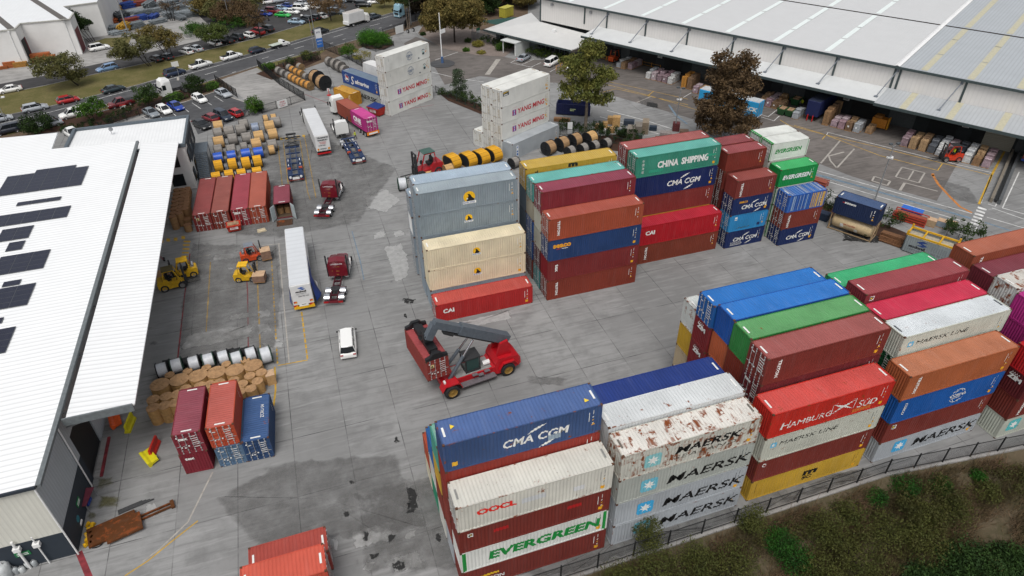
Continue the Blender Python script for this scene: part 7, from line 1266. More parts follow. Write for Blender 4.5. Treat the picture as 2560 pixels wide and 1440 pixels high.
# ------------------------------------------------------------------ bins, barriers and small things
def skip(label,px,py,yaw,body,open_top=True,s_=1.0,lid=None):
    t=thing('waste_bin',label,'waste bin',(*G(px,py),0),R(yaw),'waste bins');t.scale=(s_,s_,s_);pm=plain('bin'+body,body,.5);mb=MB();mb.loft([[(-.85,-.5,.15),(.85,-.5,.15),(.85,.5,.15),(-.85,.5,.15)],[(-1.0,-.75,1.15),(1.0,-.75,1.15),(1.0,.75,1.15),(-1.0,.75,1.15)]]);mb.box(-1.06,1.06,-.81,-.7,1.05,1.17);mb.box(-1.06,1.06,.7,.81,1.05,1.17);obj('body',mb.mesh('body',pm),t)
    if lid:mb=MB();mb.add([(-1,-.75,1.2),(1,-.75,1.2),(1,.75,1.35),(-1,.75,1.35),(-1,-.75,1.17),(1,-.75,1.17),(1,.75,1.17),(-1,.75,1.17)],[(0,1,2,3),(0,4,5,1),(1,5,6,2),(2,6,7,3),(3,7,4,0)]);obj('lid',mb.mesh('lid',lid),t)
    else:mb=MB();rr=random.Random(9);[mb.box(-.8+.3*k,-.45+.3*k,-.5,.45,1.12,1.2+rr.random()*.15)for k in range(5)];obj('rubbish',mb.mesh('rubbish',plain('scrap_card','#a88a6c',.9,var=.2)),t)
    for q in(-.7,.7):mb=MB();mb.cyl((q,-.35,.1),(q,-.28,.1),.1,n=8);mb.cyl((q,.28,.1),(q,.35,.1),.1,n=8);obj('castor',mb.mesh('castor',RUBBER),t)
    mb=MB();mb.box(-.55,.55,-.70,-.685,.55,1.0);obj('sign_plate',mb.mesh('sign_plate',WHITE),t);mb=MB();[mb.box(-.45,.35-.2*(k%2),-.712,-.704,.62+.1*k,.66+.1*k)for k in range(4)];obj('lettering',mb.mesh('lettering',RED),t);return t
skip('red open waste bin before the four brown containers',588,576,3,'#b8301c');skip('red blue lidded skip bin beside the lowest red lettered reefer',943,287,-55,'#b8281c',lid=plain('bin_lid_navy','#1c3478',.5),s_=1.5)
for i,(px,py)in enumerate([(1955,285),(1974,289)]):skip('green open bin on the warehouse apron, %s one'%('left','right')[i],px,py,30,'#1f4a26',s_=1.1)
skip('big green bin heaped with scrap under the awning',1990,262,30,'#24502c',s_=1.25)
t=thing('long_skip','long navy open skip with white end by the gum tree','skip',(*G(1434,284),0),R(-30));SKN=plain('skip_navy','#141d48',.5);mb=MB();mb.box(-3.4,3.4,-1.2,-1.1,.2,2.3);mb.box(-3.4,3.4,1.1,1.2,.2,2.3);mb.box(-3.4,-3.3,-1.1,1.1,.2,2.3);mb.box(-3.3,3.3,-1.1,1.1,.2,.3);obj('body',mb.mesh('body',SKN),t);mkbox(t,'end_door',(3.31,3.4,-1.1,1.1,.2,2.3),WHITE);[mkbox(t,'rib',(-3.0+k,-2.9+k,-1.27,-1.2,.25,2.2),SKN)for k in range(7)];mb=MB();[mb.box(-.6,.5-.3*k,-1.29,-1.28,1.3-.3*k,1.45-.3*k)for k in range(2)];obj('lettering',mb.mesh('lettering',plain('pale_green_mark','#c8d8a0',.6)),t);mkbox(t,'contents',(-3.1,3.1,-1.05,1.05,.35,.9),plain('skip_contents','#6c6860',.9,var=.3))
def barrier(label,px,py,yaw,mat,lie=False):
    t=thing('road_barrier',label,'barrier',(*G(px,py),0),R(yaw),'plastic road barriers');mb=MB();mb.prism([(-.28,0),(.28,0),(.26,.22),(.12,.4),(.09,1.0),(-.09,1.0),(-.12,.4),(-.26,.22)],-1.0,1.0,'x');me=mb.mesh('shell',mat);o=obj('shell',me,t);mb=MB();[mb.cyl((q,0,1.0),(q,0,1.05),.06,n=8)for q in(-.5,.5)];c_=obj('cap',mb.mesh('cap',mat),t)
    if lie:
        for k in(o,c_):k.rotation_euler=(R(80),0,0);k.location=(0,.5,.25)
YB,RB=plain('barrier_yellow','#d8cc1c',.5,var=.06),plain('barrier_red','#c0281c',.5,var=.08)
barrier('yellow plastic road barrier near the shed door',327,1065,80,YB);barrier('red plastic road barrier standing beside the toppled yellow one',388,1125,78,RB);barrier('toppled yellow plastic road barrier',376,1148,118,YB,True);barrier('orange plastic barrier post against the shed bracket',291,1055,105,ORANGE,True)
t=thing('drum_stand','rusty steel plates on a long draw bar by the shed corner','scrap plate',(*G(305,1315),0),R(14));RU=steel_paint('#5a3416',.9);mb=MB();mb.box(-2.6,1.2,-1.0,1.0,.05,.3);obj('lower_plate',mb.mesh('lower_plate',RU),t);mb=MB();mb.box(-1.2,1.6,-1.6,.35,.31,.5);obj('upper_plate',mb.mesh('upper_plate',RU),t);mb=MB();mb.box(1.5,4.2,-.45,-.3,.1,.25);mb.box(1.5,4.2,-.05,.1,.1,.25);mb.box(4.0,4.3,-.6,.25,.08,.3);obj('draw_bar',mb.mesh('draw_bar',RU),t)
t=thing('pipe_bundle','dark pipes lying above the rusty plates','pipes',(*G(340,1268),0),R(14));[obj('pipe',(lambda mb_:mb_.cyl((-1.4,.12*k,.08),(1.5-.3*k,.12*k,.08),.07,n=8)and mb_.mesh('pipe',DARK))(MB()),t)for k in range(4)]
t=thing('work_bench','maroon topped work bench against the charcoal plinth','bench',(*G(222,1260),0),R(80));mkbox(t,'top',(-1.0,1.0,-.45,.45,.95,1.02),plain('bench_maroon','#7a3444',.7));[mkbox(t,'leg',(x-.04,x+.04,y-.04,y+.04,0,.95),GALV)for x in(-.9,.9)for y in(-.38,.38)];mkbox(t,'toolbox',(-.5,.3,-.3,.3,.3,.6),BLUE)
t=thing('pedestal_bin','white and teal hose reel on the shed plinth','hose reel',(*G(207,1318),0),R(0));mb=MB();mb.cyl((-.25,0,1.2),(.05,0,1.2),.32,n=14);obj('reel',mb.mesh('reel',plain('reel_teal','#2a7a8a',.5)),t);mb=MB();mb.cyl((-.1,-.2,.55),(-.1,.35,.55),.22,n=12);obj('drum',mb.mesh('drum',WHITE),t);mkbox(t,'stand',(-.3,-.2,-.1,.1,0,1.2),DARK)
for i,(ux,uy)in enumerate([(700,105),(735,110),(705,150),(690,190),(730,180),(745,210),(700,230),(740,245),(690,262)]):x,y=G(ux/3.165,1280+uy/3.165);t=thing('wheel_chock','yellow wheel chock, %s of the heap at the shed corner'%('first','second','third','fourth','fifth','sixth','seventh','eighth','last')[i],'chock',(x,y,0),R(40+23*i),'yellow chocks at the shed corner');mb=MB();mb.prism([(-.25,0),(.25,0),(.2,.3),(.05,.3)],-.13,.13);obj('wedge',mb.mesh('wedge',YEL),t);mkbox(t,'rubber_foot',(-.27,.27,-.15,.15,0,.02),RUBBER)
t=thing('hose_coil','black hose coil on the ground at the shed corner','hose',(*G(243,1358),0));mb=MB();n=28;v=[(.55*(1+.1*(k%2))*math.cos(.6*k/1.0),.5*math.sin(.6*k),.04+.004*k)for k in range(n)];[mb.bar(v[k],v[k+1],.05)for k in range(n-1)];obj('hose',mb.mesh('hose',RUBBER),t)
def gasbottle(label,px,py,r,h,body):
    t=thing('gas_bottle',label,'gas bottle',(*G(px,py),0),0,'gas bottles along the shed front');mb=MB();n=14;mb.loft([[(r_*math.cos(6.2832*i/n),r_*math.sin(6.2832*i/n),z)for i in range(n)]for r_,z in((r*.85,0),(r,.06),(r,h*.72),(r*.75,h*.86),(r*.3,h*.92))],0,True);obj('vessel',mb.mesh('vessel',body),t);mb=MB();mb.cyl((0,0,h*.9),(0,0,h),.05,n=8);[mb.bar((r*.55*math.cos(a),r*.55*math.sin(a),h*.86),(r*.55*math.cos(a),r*.55*math.sin(a),h*1.02),.05)for a in(0,2.1,4.2)];obj('valve_guard',mb.mesh('valve_guard',GALV),t)
GB=plain('bottle_grey','#a9aeb0',.4,.2);GB2=plain('bottle_white','#c8cccc',.4)
for i,(ux,uy,r,h)in enumerate([(140,480,.22,.8),(185,470,.22,.65),(200,420,.22,.65),(230,430,.22,.65),(240,395,.22,.65),(262,385,.2,.75),(285,420,.22,.75),(322,380,.22,.75)]):gasbottle('%s gas bottle, %s along the charcoal wall'%('grey' if i in(0,7,6)else 'white',('leftmost small','second small','third small','fourth small','fifth small','sixth small','seventh small','rightmost small')[i]),ux/3.165,1280+uy/3.165,r,h,GB if i in(0,7,6)else GB2)
gasbottle('big white gas vessel in a frame at the picture edge',14,1440,.7,1.7,GB2)
t=thing('loose_pallet','pile of broken pale timber slats near the red bin','pallet',(*G(654,577),0),R(10));rr=random.Random(6);[obj('slat',(lambda mb_:mb_.bar((-.6+rr.uniform(-.1,.1),-.4+.16*k,.05+.03*(k%3)),(.6+rr.uniform(-.1,.1),-.4+.16*k+rr.uniform(-.2,.2),.06+.03*(k%3)),.12,.03)and mb_.mesh('slat',plain('slat_pale','#d8c8a8',.8)))(MB()),t)for k in range(6)]
t=thing('hand_trolley','red hand trolley just outside the awning edge','trolley',(*G(404,652),0),R(100));mb=MB();[mb.bar((x,-.3,.1),(x,.3,1.5),.05)for x in(-.25,.25)];[mb.bar((-.25,-.3+.2*k,.1+.45*k),(.25,-.3+.2*k,.1+.45*k),.04)for k in range(4)];obj('frame',mb.mesh('frame',plain('trolley_red','#7a1c26',.5)),t);mb=MB();[mb.cyl((x,-.35,.15),(x+.08,-.35,.15),.15,n=10)for x in(-.35,.27)];obj('wheel',mb.mesh('wheel',RUBBER),t)
t=thing('dark_trailer','black glazed cart behind the brown paper drums','cart',(*G(455,465),0),R(3));mkbox(t,'body',(-1.3,1.3,-.7,.7,.3,1.7),BLACK);[mkbox(t,'divider',(q-.03,q+.03,-.72,.72,.3,1.74),plain('cart_brown','#4a3a2c',.7))for q in(-1.2,-.4,.4,1.2)];wheels(t,[(-.8,-.6),(.8,-.6),(-.8,.6),(.8,.6)],WH_CAR,.33)
t=thing('yellow_rack','yellow lattice barrier frame beside the drum rows','frame',(*G(516,420),0),R(88));mb=MB();[mb.bar((-3.6,q,.0),(3.6,q,.9+q),.08)for q in(0,.5)];[mb.bar((-3.4+.8*k,0,.1+.1*k),(-3.0+.8*k,.5,.9),.06)for k in range(9)];obj('lattice',mb.mesh('lattice',YEL),t)
# ------------------------------------------------------------------ stock on the warehouse apron
rr=random.Random(21);PALM=TIMBER
LOADM={'pink':[plain('wrap_pink%d'%k,c_,.3,var=.22,scale=3)for k,c_ in enumerate(('#a8929a','#9c8088','#b4a4a8','#8e7a80'))],'box':[plain('cartons%d'%k,c_,.75,var=.18,scale=3)for k,c_ in enumerate(('#9a7c5c','#a88a66','#8c6c4c','#7c624a'))],'dark':[plain('dark_wrap%d'%k,c_,.35,var=.15)for k,c_ in enumerate(('#3c4048','#565a60','#2c3038'))],'white':[plain('pale_wrap%d'%k,c_,.35,var=.2,scale=3)for k,c_ in enumerate(('#b8babc','#a4a8ac','#c8c8c6'))],'gold':[plain('gold_crate%d'%k,c_,.8,var=.15)for k,c_ in enumerate(('#a8742c','#b47c30'))]}
NAMES={'pink':'pinkish shrink wrapped','box':'brown carton','dark':'dark wrapped','white':'pale shrink wrapped','gold':'golden timber slatted'}
_pal={}
def pallet_meshes():
    mb=MB()
    for q in(-.5,0,.5):mb.box(-.6,.6,q-.05,q+.05,0,.1)
    for k in range(6):mb.box(-.6+.205*k,-.6+.205*k+.16,-.6,.6,.1,.13)
    return mb.mesh('pallet',TIMBER)
PALLET=pallet_meshes()
def load_mesh(kind,h,v):
    k=(kind,round(h,1),v)
    if k in _pal:return _pal[k]
    mb=MB();r_=random.Random(v*7+int(h*10))
    if kind in('box','gold'):
        nz=max(1,int(round(h/.4)))
        for a in range(2):
            for b_ in range(2):
                for z in range(nz):
                    if z==nz-1 and r_.random()<.12:continue
                    mb.box(-.56+.57*a+.01,-.56+.57*a+.55,-.56+.57*b_+.01,-.56+.57*b_+.55,.13+z*h/nz,.13+(z+1)*h/nz-.015,0)
    else:
        ring=lambda k_,z:[(x*k_+r_.uniform(-.03,.03),y*k_+r_.uniform(-.03,.03),z+r_.uniform(-.02,.02))for x,y in((-.58,-.5),(-.5,-.58),(.5,-.58),(.58,-.5),(.58,.5),(.5,.58),(-.5,.58),(-.58,.5))]
        mb.loft([ring(1,.13),ring(1.0,.13+h*.35),ring(.96,.13+h*.7),ring(1.0,.13+h*.95),ring(.85,.13+h)],0,False)
    _pal[k]=mb.mesh('load',WHITE);return _pal[k]
BAYW=[]
def bay(name,px0,py0,cols,depth,kinds,hmin=1.0,hmax=1.9,step=1.38):
    """a bay of loaded pallets: px0, py0 is its near left pallet; columns run along the dock, depth into it"""
    p0=Vector((*G(px0,py0),0));u=Vector((math.cos(WA),math.sin(WA),0));n_=Vector((-u.y,u.x,0))
    for i in range(cols):
        kind=kinds[i%len(kinds)]
        for j in range(depth):
            h=rr.uniform(hmin,hmax);h=min(hmax,h+.25*(j>0));q=p0+u*(i*step+rr.uniform(-.06,.06))+n_*(j*1.32+rr.uniform(-.05,.05));v=rr.randrange(3)
            t=thing('loaded_pallet','%s pallet, %s column, %s row, %s'%(NAMES[kind],('first','second','third','fourth','fifth','sixth','seventh','eighth','ninth','tenth','eleventh')[i],('first','second','third','fourth','fifth')[j],name),'pallet',q,WA+R(rr.uniform(-4,4)),'loaded pallets on the warehouse apron')
            obj('pallet',PALLET,t);obj('load',load_mesh(kind,h,v),t,mat=LOADM[kind][rr.randrange(len(LOADM[kind]))])
            if rr.random()<.4:mb=MB();mb.box(-.2,.1,-.62,-.6,.13+h*.4,.13+h*.6);obj('paper_label',mb.mesh('paper_label',WHITE),t)
bay('left bay',1548,168,2,4,['white','box'],.9,1.4);bay('low left one',1577,172,1,4,['pink'],.9,1.3)
bay('bay left of the golden crates',1622,196,5,3,['white','pink','pink','pink','white'],1.2,1.8);bay('bay of golden crates',1710,218,2,3,['gold','box'],2.2,2.6)
bay('bay behind the dark tree',1740,232,8,2,['pink','box','white'],1.0,1.8);bay('bay behind the sky blue trailer',1905,262,3,4,['box','pink','box'],1.0,1.7);bay('low bay behind the sky blue trailer',1936,268,2,2,['pink','box'],1.0,1.3)
bay('single column by the navy trailer',1988,296,1,3,['white'],1.0,1.5);bay('tall cartons right of the navy trailer',2063,311,1,5,['box'],2.4,2.9);bay('bay in the middle of the apron',2084,316,4,3,['pink','pink','box','white'],1.0,1.7);bay('single pallets near the yellow line',2172,332,1,2,['box'],.9,1.1)
bay('right bay by the orange forklift',2258,364,5,4,['pink','box','box','dark','white'],1.1,1.9,1.5);bay('far right bay beside the yellow line',2345,388,6,4,['white','pink','dark','white','box','pink'],1.1,1.9,1.45)
def yardstack(label,px,py,w_,d_,h,c_,yaw=-30,tiers=5,group='stock by the hedge'):
    t=thing('stacked_goods',label,'stack',(*G(px,py),0),R(yaw),group);m_=plain('goods'+c_,c_,.7,var=.15)
    for k in range(tiers):z0=h*k/tiers;mb=MB();mb.box(-w_/2,w_/2,-d_/2,d_/2,z0+.03,z0+h/tiers-.03);mb.box(-w_/2+.05,w_/2-.05,-d_/2+.05,d_/2-.05,z0,z0+.03);obj('tier',mb.mesh('tier',m_),t)
for a in(('tan timber crate leftmost of the hedge stock',1497,322,1.4,1.2,.9,'#a08058',-35,3),('pale timber pallets heaped at the back of the hedge stock',1528,308,1.5,1.3,1.3,'#c09a64',-30,6),('tall pale timber pallet heap in the hedge stock',1540,314,1.4,1.3,1.9,'#c8a068',-30,8),('low timber pallets before the tall heap',1527,330,1.4,1.2,.9,'#b08c5c',-30,4),('small timber crate beside the low pallets',1512,318,1.0,1.0,1.1,'#bc9660',-30,3),('navy wrapped boxes behind the grey tile stacks',1572,312,2.0,1.2,1.0,'#2c3644',-30,2),('dark grey crates before the grey tile stacks',1556,336,1.6,1.2,.9,'#3a4148',-30,3),('grey brown tile stack, left one',1575,345,1.3,2.2,2.2,'#857c72',-30,12),('grey brown tile stack, middle one',1594,338,1.3,2.4,2.2,'#7d766e',-30,12),('grey brown tile stack, right one',1612,330,1.2,2.4,2.3,'#8a7c6a',-30,10),('dark green tray stack at the front of the tile stacks',1597,352,1.2,1.0,1.3,'#3c4640',-30,7),('blue black boxes right of the tile stacks',1632,325,1.4,1.0,.8,'#1f3040',-30,2),('maroon bins stacked beside the lamp post',1689,326,1.3,1.2,1.6,'#5e2a2c',-30,4),('brown open crate right of the maroon bins',1709,338,1.6,1.3,1.0,'#6a5444',-30,2),('grey sided crate of reddish goods left of the lamp post',1664,342,2.2,1.4,1.0,'#8c8480',-30,2),('low crate of reddish goods behind the pale red container',1648,352,1.6,1.2,.7,'#6c4438',-30,2),('tan timber bundle beside the long navy skip',1405,303,3.2,.9,.7,'#9c7450',-30,4)):yardstack(*a)
# ------------------------------------------------------------------ the steel yard across the street
rr=random.Random(33);CSC=[('orange','#b85a28'),('grey','#7c8488'),('blue','#2a4a9a'),('silver','#9aa2a6'),('yellow','#c89a2a'),('rusty red','#8a3a2a'),('dark','#3a3f44')]
k=0
for(px,py)in[(285,30),(300,12),(270,25),(320,20),(312,48),(335,34),(350,14),(360,40),(345,52),(375,22),(300,52),(330,60),(385,45),(400,30),(410,12),(420,45),(395,58),(440,32),(450,48),(430,18),(465,38),(475,22),(485,40),(470,10),(290,72),(315,78),(345,70),(298,85),(455,20),(500,14),(372,8),(340,5),(270,60),(280,78)]:
    cn,cc=CSC[rr.randrange(len(CSC))]if px<390 else(('grey','#858c90')if rr.random()<.7 else('silver','#9aa2a6'));ln_=rr.uniform(3,6.5);t=thing('steel_bundle','%s steel beams stacked in the yard beyond the median trees'%cn,'steel stack',(*G(px,py),0),R(rr.choice((30,35,28,120,75))),'steel stacks in the yard across the street');m_=plain('steel'+cc,cc,.6,var=.25)
    for j in range(rr.randint(3,6)):mb=MB();[mb.bar((-ln_/2+rr.uniform(-.5,.5),-.9+.45*q+rr.uniform(-.1,.1),.2+.35*j),(ln_/2+rr.uniform(-.5,.5),-.9+.45*q+rr.uniform(-.2,.2),.2+.35*j+rr.uniform(-.08,.1)),.3,.22)for q in range(5)];obj('layer',mb.mesh('layer',m_),t)
for i,(px,py,cc,w_,h)in enumerate([(99,153,'#a85a28',5.5,1.9),(128,151,'#a86028',2.5,1.3),(28,168,'#a85c2c',2.6,1.5),(54,166,'#a87834',3.0,1.2),(8,160,'#1f4488',3.5,1.6),(6,172,'#a05a2c',2.5,.7)]):yardstack('%s steel frames stacked at the factory wall, %s'%('orange' if '#a' in cc else 'blue',('beside the first door','right of the first door','left of the first door','nearest the first door','leftmost high one','leftmost low one')[i]),px,py,w_,1.4,h,cc,6,4,'frames along the factory wall')
t=thing('wall_trough','long grey steel trough along the factory wall','trough',(*G(132,133),0),R(6));mkbox(t,'body',(-4.2,4.2,-.5,.5,.3,2.0),plain('trough_grey','#7c8488',.6));mkbox(t,'base',(-4.0,4.0,-.4,.4,0,.3),DARK)
# ------------------------------------------------------------------ fences, gates, poles, signs
FBLK=plain('fence_black','#0e0f10',.6)
def mesh_mat(key,c,sx=.11,thick=.16):
    m,nt,b=_new(key);t_=N(nt,'TexCoord');mp=N(nt,'Mapping');mp.inputs['Rotation'].default_value=(0,0,0);nt.links.new(t_.outputs['UV'],mp.inputs[0]);sxy=N(nt,'SeparateXYZ');nt.links.new(mp.outputs[0],sxy.inputs[0]);ms=[]
    for o_ in(0,1):
        d=N(nt,'Math',operation='FRACT');nt.links.new(sxy.outputs[o_],d.inputs[0]);l_=N(nt,'Math',operation='LESS_THAN');l_.inputs[1].default_value=thick;nt.links.new(d.outputs[0],l_.inputs[0]);ms.append(l_.outputs[0])
    mx=N(nt,'Math',operation='MAXIMUM');nt.links.new(ms[0],mx.inputs[0]);nt.links.new(ms[1],mx.inputs[1]);tr=N(nt,'BsdfTransparent');x=N(nt,'MixShader');nt.links.new(mx.outputs[0],x.inputs[0]);nt.links.new(tr.outputs[0],x.inputs[1]);nt.links.new(b.outputs[0],x.inputs[2]);nt.links.new(x.outputs[0],nt.nodes['Material Output'].inputs[0]);b.inputs['Base Color'].default_value=rgba(c);return m
CHAIN=mesh_mat('chain_mesh','#1c1e1e',thick=.12)
def fence(name,label,pts,h=1.9,post=3.0,rail=True,bars=False,z=0.0,mat=None,cat='fence',mesh=False,lean=0):
    p=[Vector((*G(*q),z))if len(q)==2 else Vector(q)for q in pts];t=thing(name,label,cat,p[0],0);O=p[0]
    for i in range(len(p)-1):
        d=p[i+1]-p[i];Ld=d.length;n_=max(1,int(round(Ld/post)))
        for k in range(n_+(1 if i==len(p)-2 else 0)):
            q=p[i]+d*k/n_-O;mb=MB();mb.box(q.x-.05,q.x+.05,q.y-.05,q.y+.05,q.z,q.z+h+.1);obj('post',mb.mesh('post',mat or FBLK),t)
        if rail:mb=MB();[mb.bar(p[i]-O+Vector((0,0,zz_)),p[i+1]-O+Vector((0,0,zz_)),.05)for zz_ in(.25,h-.1)];obj('rail',mb.mesh('rail',mat or FBLK),t)
        if bars:
            mb=MB();nb=int(Ld/.16)
            for k in range(nb):q=p[i]+d*(k+.5)/nb-O;mb.box(q.x-.016,q.x+.016,q.y-.016,q.y+.016,q.z+.08,q.z+h)
            obj('palings',mb.mesh('palings',mat or FBLK),t)
        if mesh:
            me=bpy.data.meshes.new('mesh_panel');a,b_=p[i]-O,p[i+1]-O;me.from_pydata([a,b_,b_+Vector((0,0,h)),a+Vector((0,0,h))],[],[(0,1,2,3)]);uv=me.uv_layers.new(name='UVMap');
            for li,c_ in enumerate(((0,0),(Ld/.12,0),(Ld/.12,h/.12),(0,h/.12))):uv.data[li].uv=c_
            me.materials.append(CHAIN);obj('mesh_panel',me,t)
    return t
fence('wire_fence','thin black wire fence on the kerb above the creek',[(x,fence_y(x)-.3,.12)for x in(-12,12.7,45,57,75,100)],1.9,3.25,mat=plain('wire_post','#17181a',.7),mesh=True)
fence('yard_fence','black mesh fence along the driveway gate line',[(646,168),(700,213),(763,252)],1.9,2.4,mesh=True,bars=True);fence('sliding_gate','black sliding gate panel with a red and white sign',[(656,284),(763,252)],1.7,3.2,bars=True,cat='gate')
fence('street_gate','black folded gate at the staff car park',[(541,208),(594,244)],1.9,2.2,bars=True,cat='gate')
fence('staff_fence','black paling fence between street and staff car park',[(250,325),(350,290),(450,252),(541,222)],1.6,3.0,bars=True);fence('bay_fence','black mesh fence beside the lower parked cars',[(606,300),(640,278),(656,284)],1.6,2.2,bars=True)
fence('corner_fence','black palisade fence by the tall sign and grey drums',[(700,178),(760,160),(802,150)],2.0,2.5,bars=True);fence('drum_fence','black palisade fence running from the sign past the drums',[(812,124),(870,148),(940,186)],2.0,2.6,bars=True);fence('drum_fence','black palisade fence hidden behind the tall white stack',[(940,168),(985,150)],2.0,2.6,bars=True)
fence('entry_gate','long black entry gate with a white sign at the street',[(958,90),(1013,72)],1.8,4.0,bars=True,cat='gate');fence('entry_fence','black palisade fence running right from the entry gate',[(1013,72),(1022,58),(1090,36)],2.0,3.0,bars=True);fence('island_fence','low black fence round the planted island',[(905,118),(940,130),(985,116)],1.3,2.5,bars=True)
fence('hedge_fence','green wire fence along the hedge behind the white stacks',[(1090,232),(1120,245),(1210,282),(1300,340),(1400,338),(1500,352),(1640,382)],1.5,3.0,mat=plain('fence_green','#2c3a30',.7),mesh=True)
def signboard(label,px,py,w_,h,z0,yaw,cols,posts=True,group='signs',text=None,cat='sign'):
    t=thing('sign_board',label,cat,(*G(px,py),0),R(yaw),group)
    if posts:[mkbox(t,'post',(x-.05,x+.05,.03,.13,0,z0+h),GALV)for x in((-w_/2+.1,w_/2-.1)if w_>1 else(0,))]
    zz_=z0
    for c_,f in cols:mkbox(t,'panel',(-w_/2,w_/2,-.03,.03,zz_,zz_+h*f),plain('sign'+c_,c_,.5,var=.03));zz_+=h*f
    for(tx,u,v,s_,c_)in(text or[]):
        pts,fs,w0=text_mesh(tx,.03);me=bpy.data.meshes.new('lettering');me.from_pydata([(u+s_*p[0],-.04,v+s_*p[1])for p in pts],[],fs);me.materials.append(plain('mark'+c_,c_,.6));obj('lettering',me,t)
    return t
signboard('tall white over blue site sign on the street corner',803,128,1.6,4.4,1.0,20,[('#2a68b8',.5),('#dcdee0',.5)],text=[('SITE',-.5,4.4,.4,'#2a3a6a'),('ENTRY',-.6,2.4,.3,'#dfe3e8'),('DELIVERIES',-.7,1.7,.18,'#dfe3e8')])
signboard('white and red notice on the sliding gate',708,270,2.2,1.5,.2,28,[('#d8d8d6',1)],False,text=[('STOP',-.5,1.1,.35,'#b83040'),('ALL VISITORS',-.8,.75,.2,'#b85060'),('REPORT',-.5,.4,.2,'#b85060')]);signboard('white notice on the long entry gate',1000,86,3.0,1.9,.4,35,[('#d8dad8',1)],False);signboard('white back of a sign standing in the hedge',1424,340,.9,2.2,.5,-10,[('#d4d6d6',1)]);signboard('small red and white notice on the staff fence',312,280,1.1,.7,.9,20,[('#d8d8d6',.6),('#b03030',.4)],False);signboard('green and white notice on the timber screen',1196,92,1.3,1.3,1.0,30,[('#d8dcd8',.5),('#2c7a5a',.5)],False);signboard('small white notice by the office hedge',1425,141,.7,1.1,.8,30,[('#d8dad8',1)]);signboard('white boundary sign leaning on the median grass',440,170,1.6,1.2,.3,20,[('#dcdcda',1)])
def pole(name,label,px,py,h,r=.1,arms=(),lamp='flood',cat='lamp post',mat=None):
    t=thing(name,label,cat,(*G(px,py),0),0,'poles and lamps');mb=MB();mb.cyl((0,0,0),(0,0,h),r,r*.6,n=10);obj('post',mb.mesh('post',mat or GALV),t)
    for(ax,ay,az)in arms:
        mb=MB();mb.bar((0,0,h-.1),(ax,ay,h+az),.08);obj('arm',mb.mesh('arm',mat or GALV),t);mb=MB();rbox(mb,ax-.28,ax+.28,ay-.2,ay+.2,h+az-.08,h+az+.14,.05);obj('lamp_head',mb.mesh('lamp_head',plain('lamp_dark','#4a5054',.5)if lamp=='flood' else WHITE),t)
    return t
pole('yard_lamp','tall floodlight pole with two dark heads on the apron',2187,500,9.0,.12,[(-.55,.1,.35),(.6,-.1,.35)]);pole('yard_lamp','floodlight pole with two dark heads beside the maroon bins',1687,328,8.0,.11,[(-.5,.1,.4),(.5,-.1,.2)]);
for px,py,h in((2187,500,7.2),(1687,328,6.2)):
    t=thing('camera_cluster','white camera cluster on the %s floodlight pole'%('tall right' if px>2000 else 'left'),'camera',(*G(px,py),h),0,'cameras on the poles');[mkbox(t,'camera',(dx-.12,dx+.12,dy-.2,dy+.2,-.1,.12),WHITE)for dx,dy in((-.32,0),(.02,-.32),(.36,0))];mkbox(t,'bracket',(-.4,.4,-.04,.04,.13,.18),GALV)
pole('street_lamp','curved white street lamp beside the tall sign',785,120,7.5,.09,[(-1.6,-1.2,.9)],'street');pole('street_lamp','tall grey street lamp pole right of the curved one',794,128,11.0,.12,[(-.8,.6,.3)],'street');pole('flag_pole','white pole with a blue base and a small sign on the round island',1106,158,11.5,.16,[],cat='pole',mat=WHITE);x,y=G(1106,158);t=thing('pole_sign','small white sign on the white pole','sign',(x,y,6.8),R(35));mkbox(t,'panel',(.2,1.7,-.04,.04,0,.9),WHITE);t=[q for q in bpy.data.objects if q.name.startswith('flag_pole')][0];mb=MB();mb.cyl((0,0,0),(0,0,1.6),.3,n=12);obj('sleeve',mb.mesh('sleeve',plain('sleeve_blue','#4a6a98',.6)),t)
pole('street_lamp','grey pole among the street trees beside the blue truck',1028,62,11,.13,[],cat='pole');pole('timber_pole','grey timber pole in the steel yard',320,82,9.0,.2,[],cat='pole');pole('street_lamp','slim lamp pole at the left edge above the shed roof',28,330,6.5,.07,[(1.4,-.3,.3)],'street');pole('service_pole','grey pole in the nature strip behind the bushes',460,230,5.0,.07,[],cat='pole');pole('service_pole','grey pole beside the steel yard hedge',577,62,7,.12,[],cat='pole');pole('service_pole','grey pole beside the green shade sail',1182,78,5,.1,[],cat='pole')
t=thing('witch_hat','red and white bollard beside the yellow short container','bollard',(*G(823,238),0));mb=MB();mb.cyl((0,0,0),(0,0,.08),.5,n=10);obj('base',mb.mesh('base',RED),t);mb=MB();mb.cyl((0,0,.08),(0,0,1.5),.12,.1,n=10);obj('post',mb.mesh('post',plain('bollard_pink','#c87a78',.6)),t);mkbox(t,'panel',(-.25,.25,-.05,.05,.9,1.5),WHITE)
t=thing('utility_cabinet','yellow green steel cabinet on the scrub slope','cabinet',(*G(1266,42),0),R(35));mkbox(t,'body',(-2,2,-1.1,1.1,.2,2.7),plain('cabinet_lime','#b0a83c',.6));mkbox(t,'roof',(-2.1,2.1,-1.2,1.2,2.7,2.8),plain('cabinet_lime2','#bcb450',.6));mkbox(t,'door',(-.9,.9,-1.13,-1.101,.3,2.5),plain('cabinet_door','#a89f38',.6))
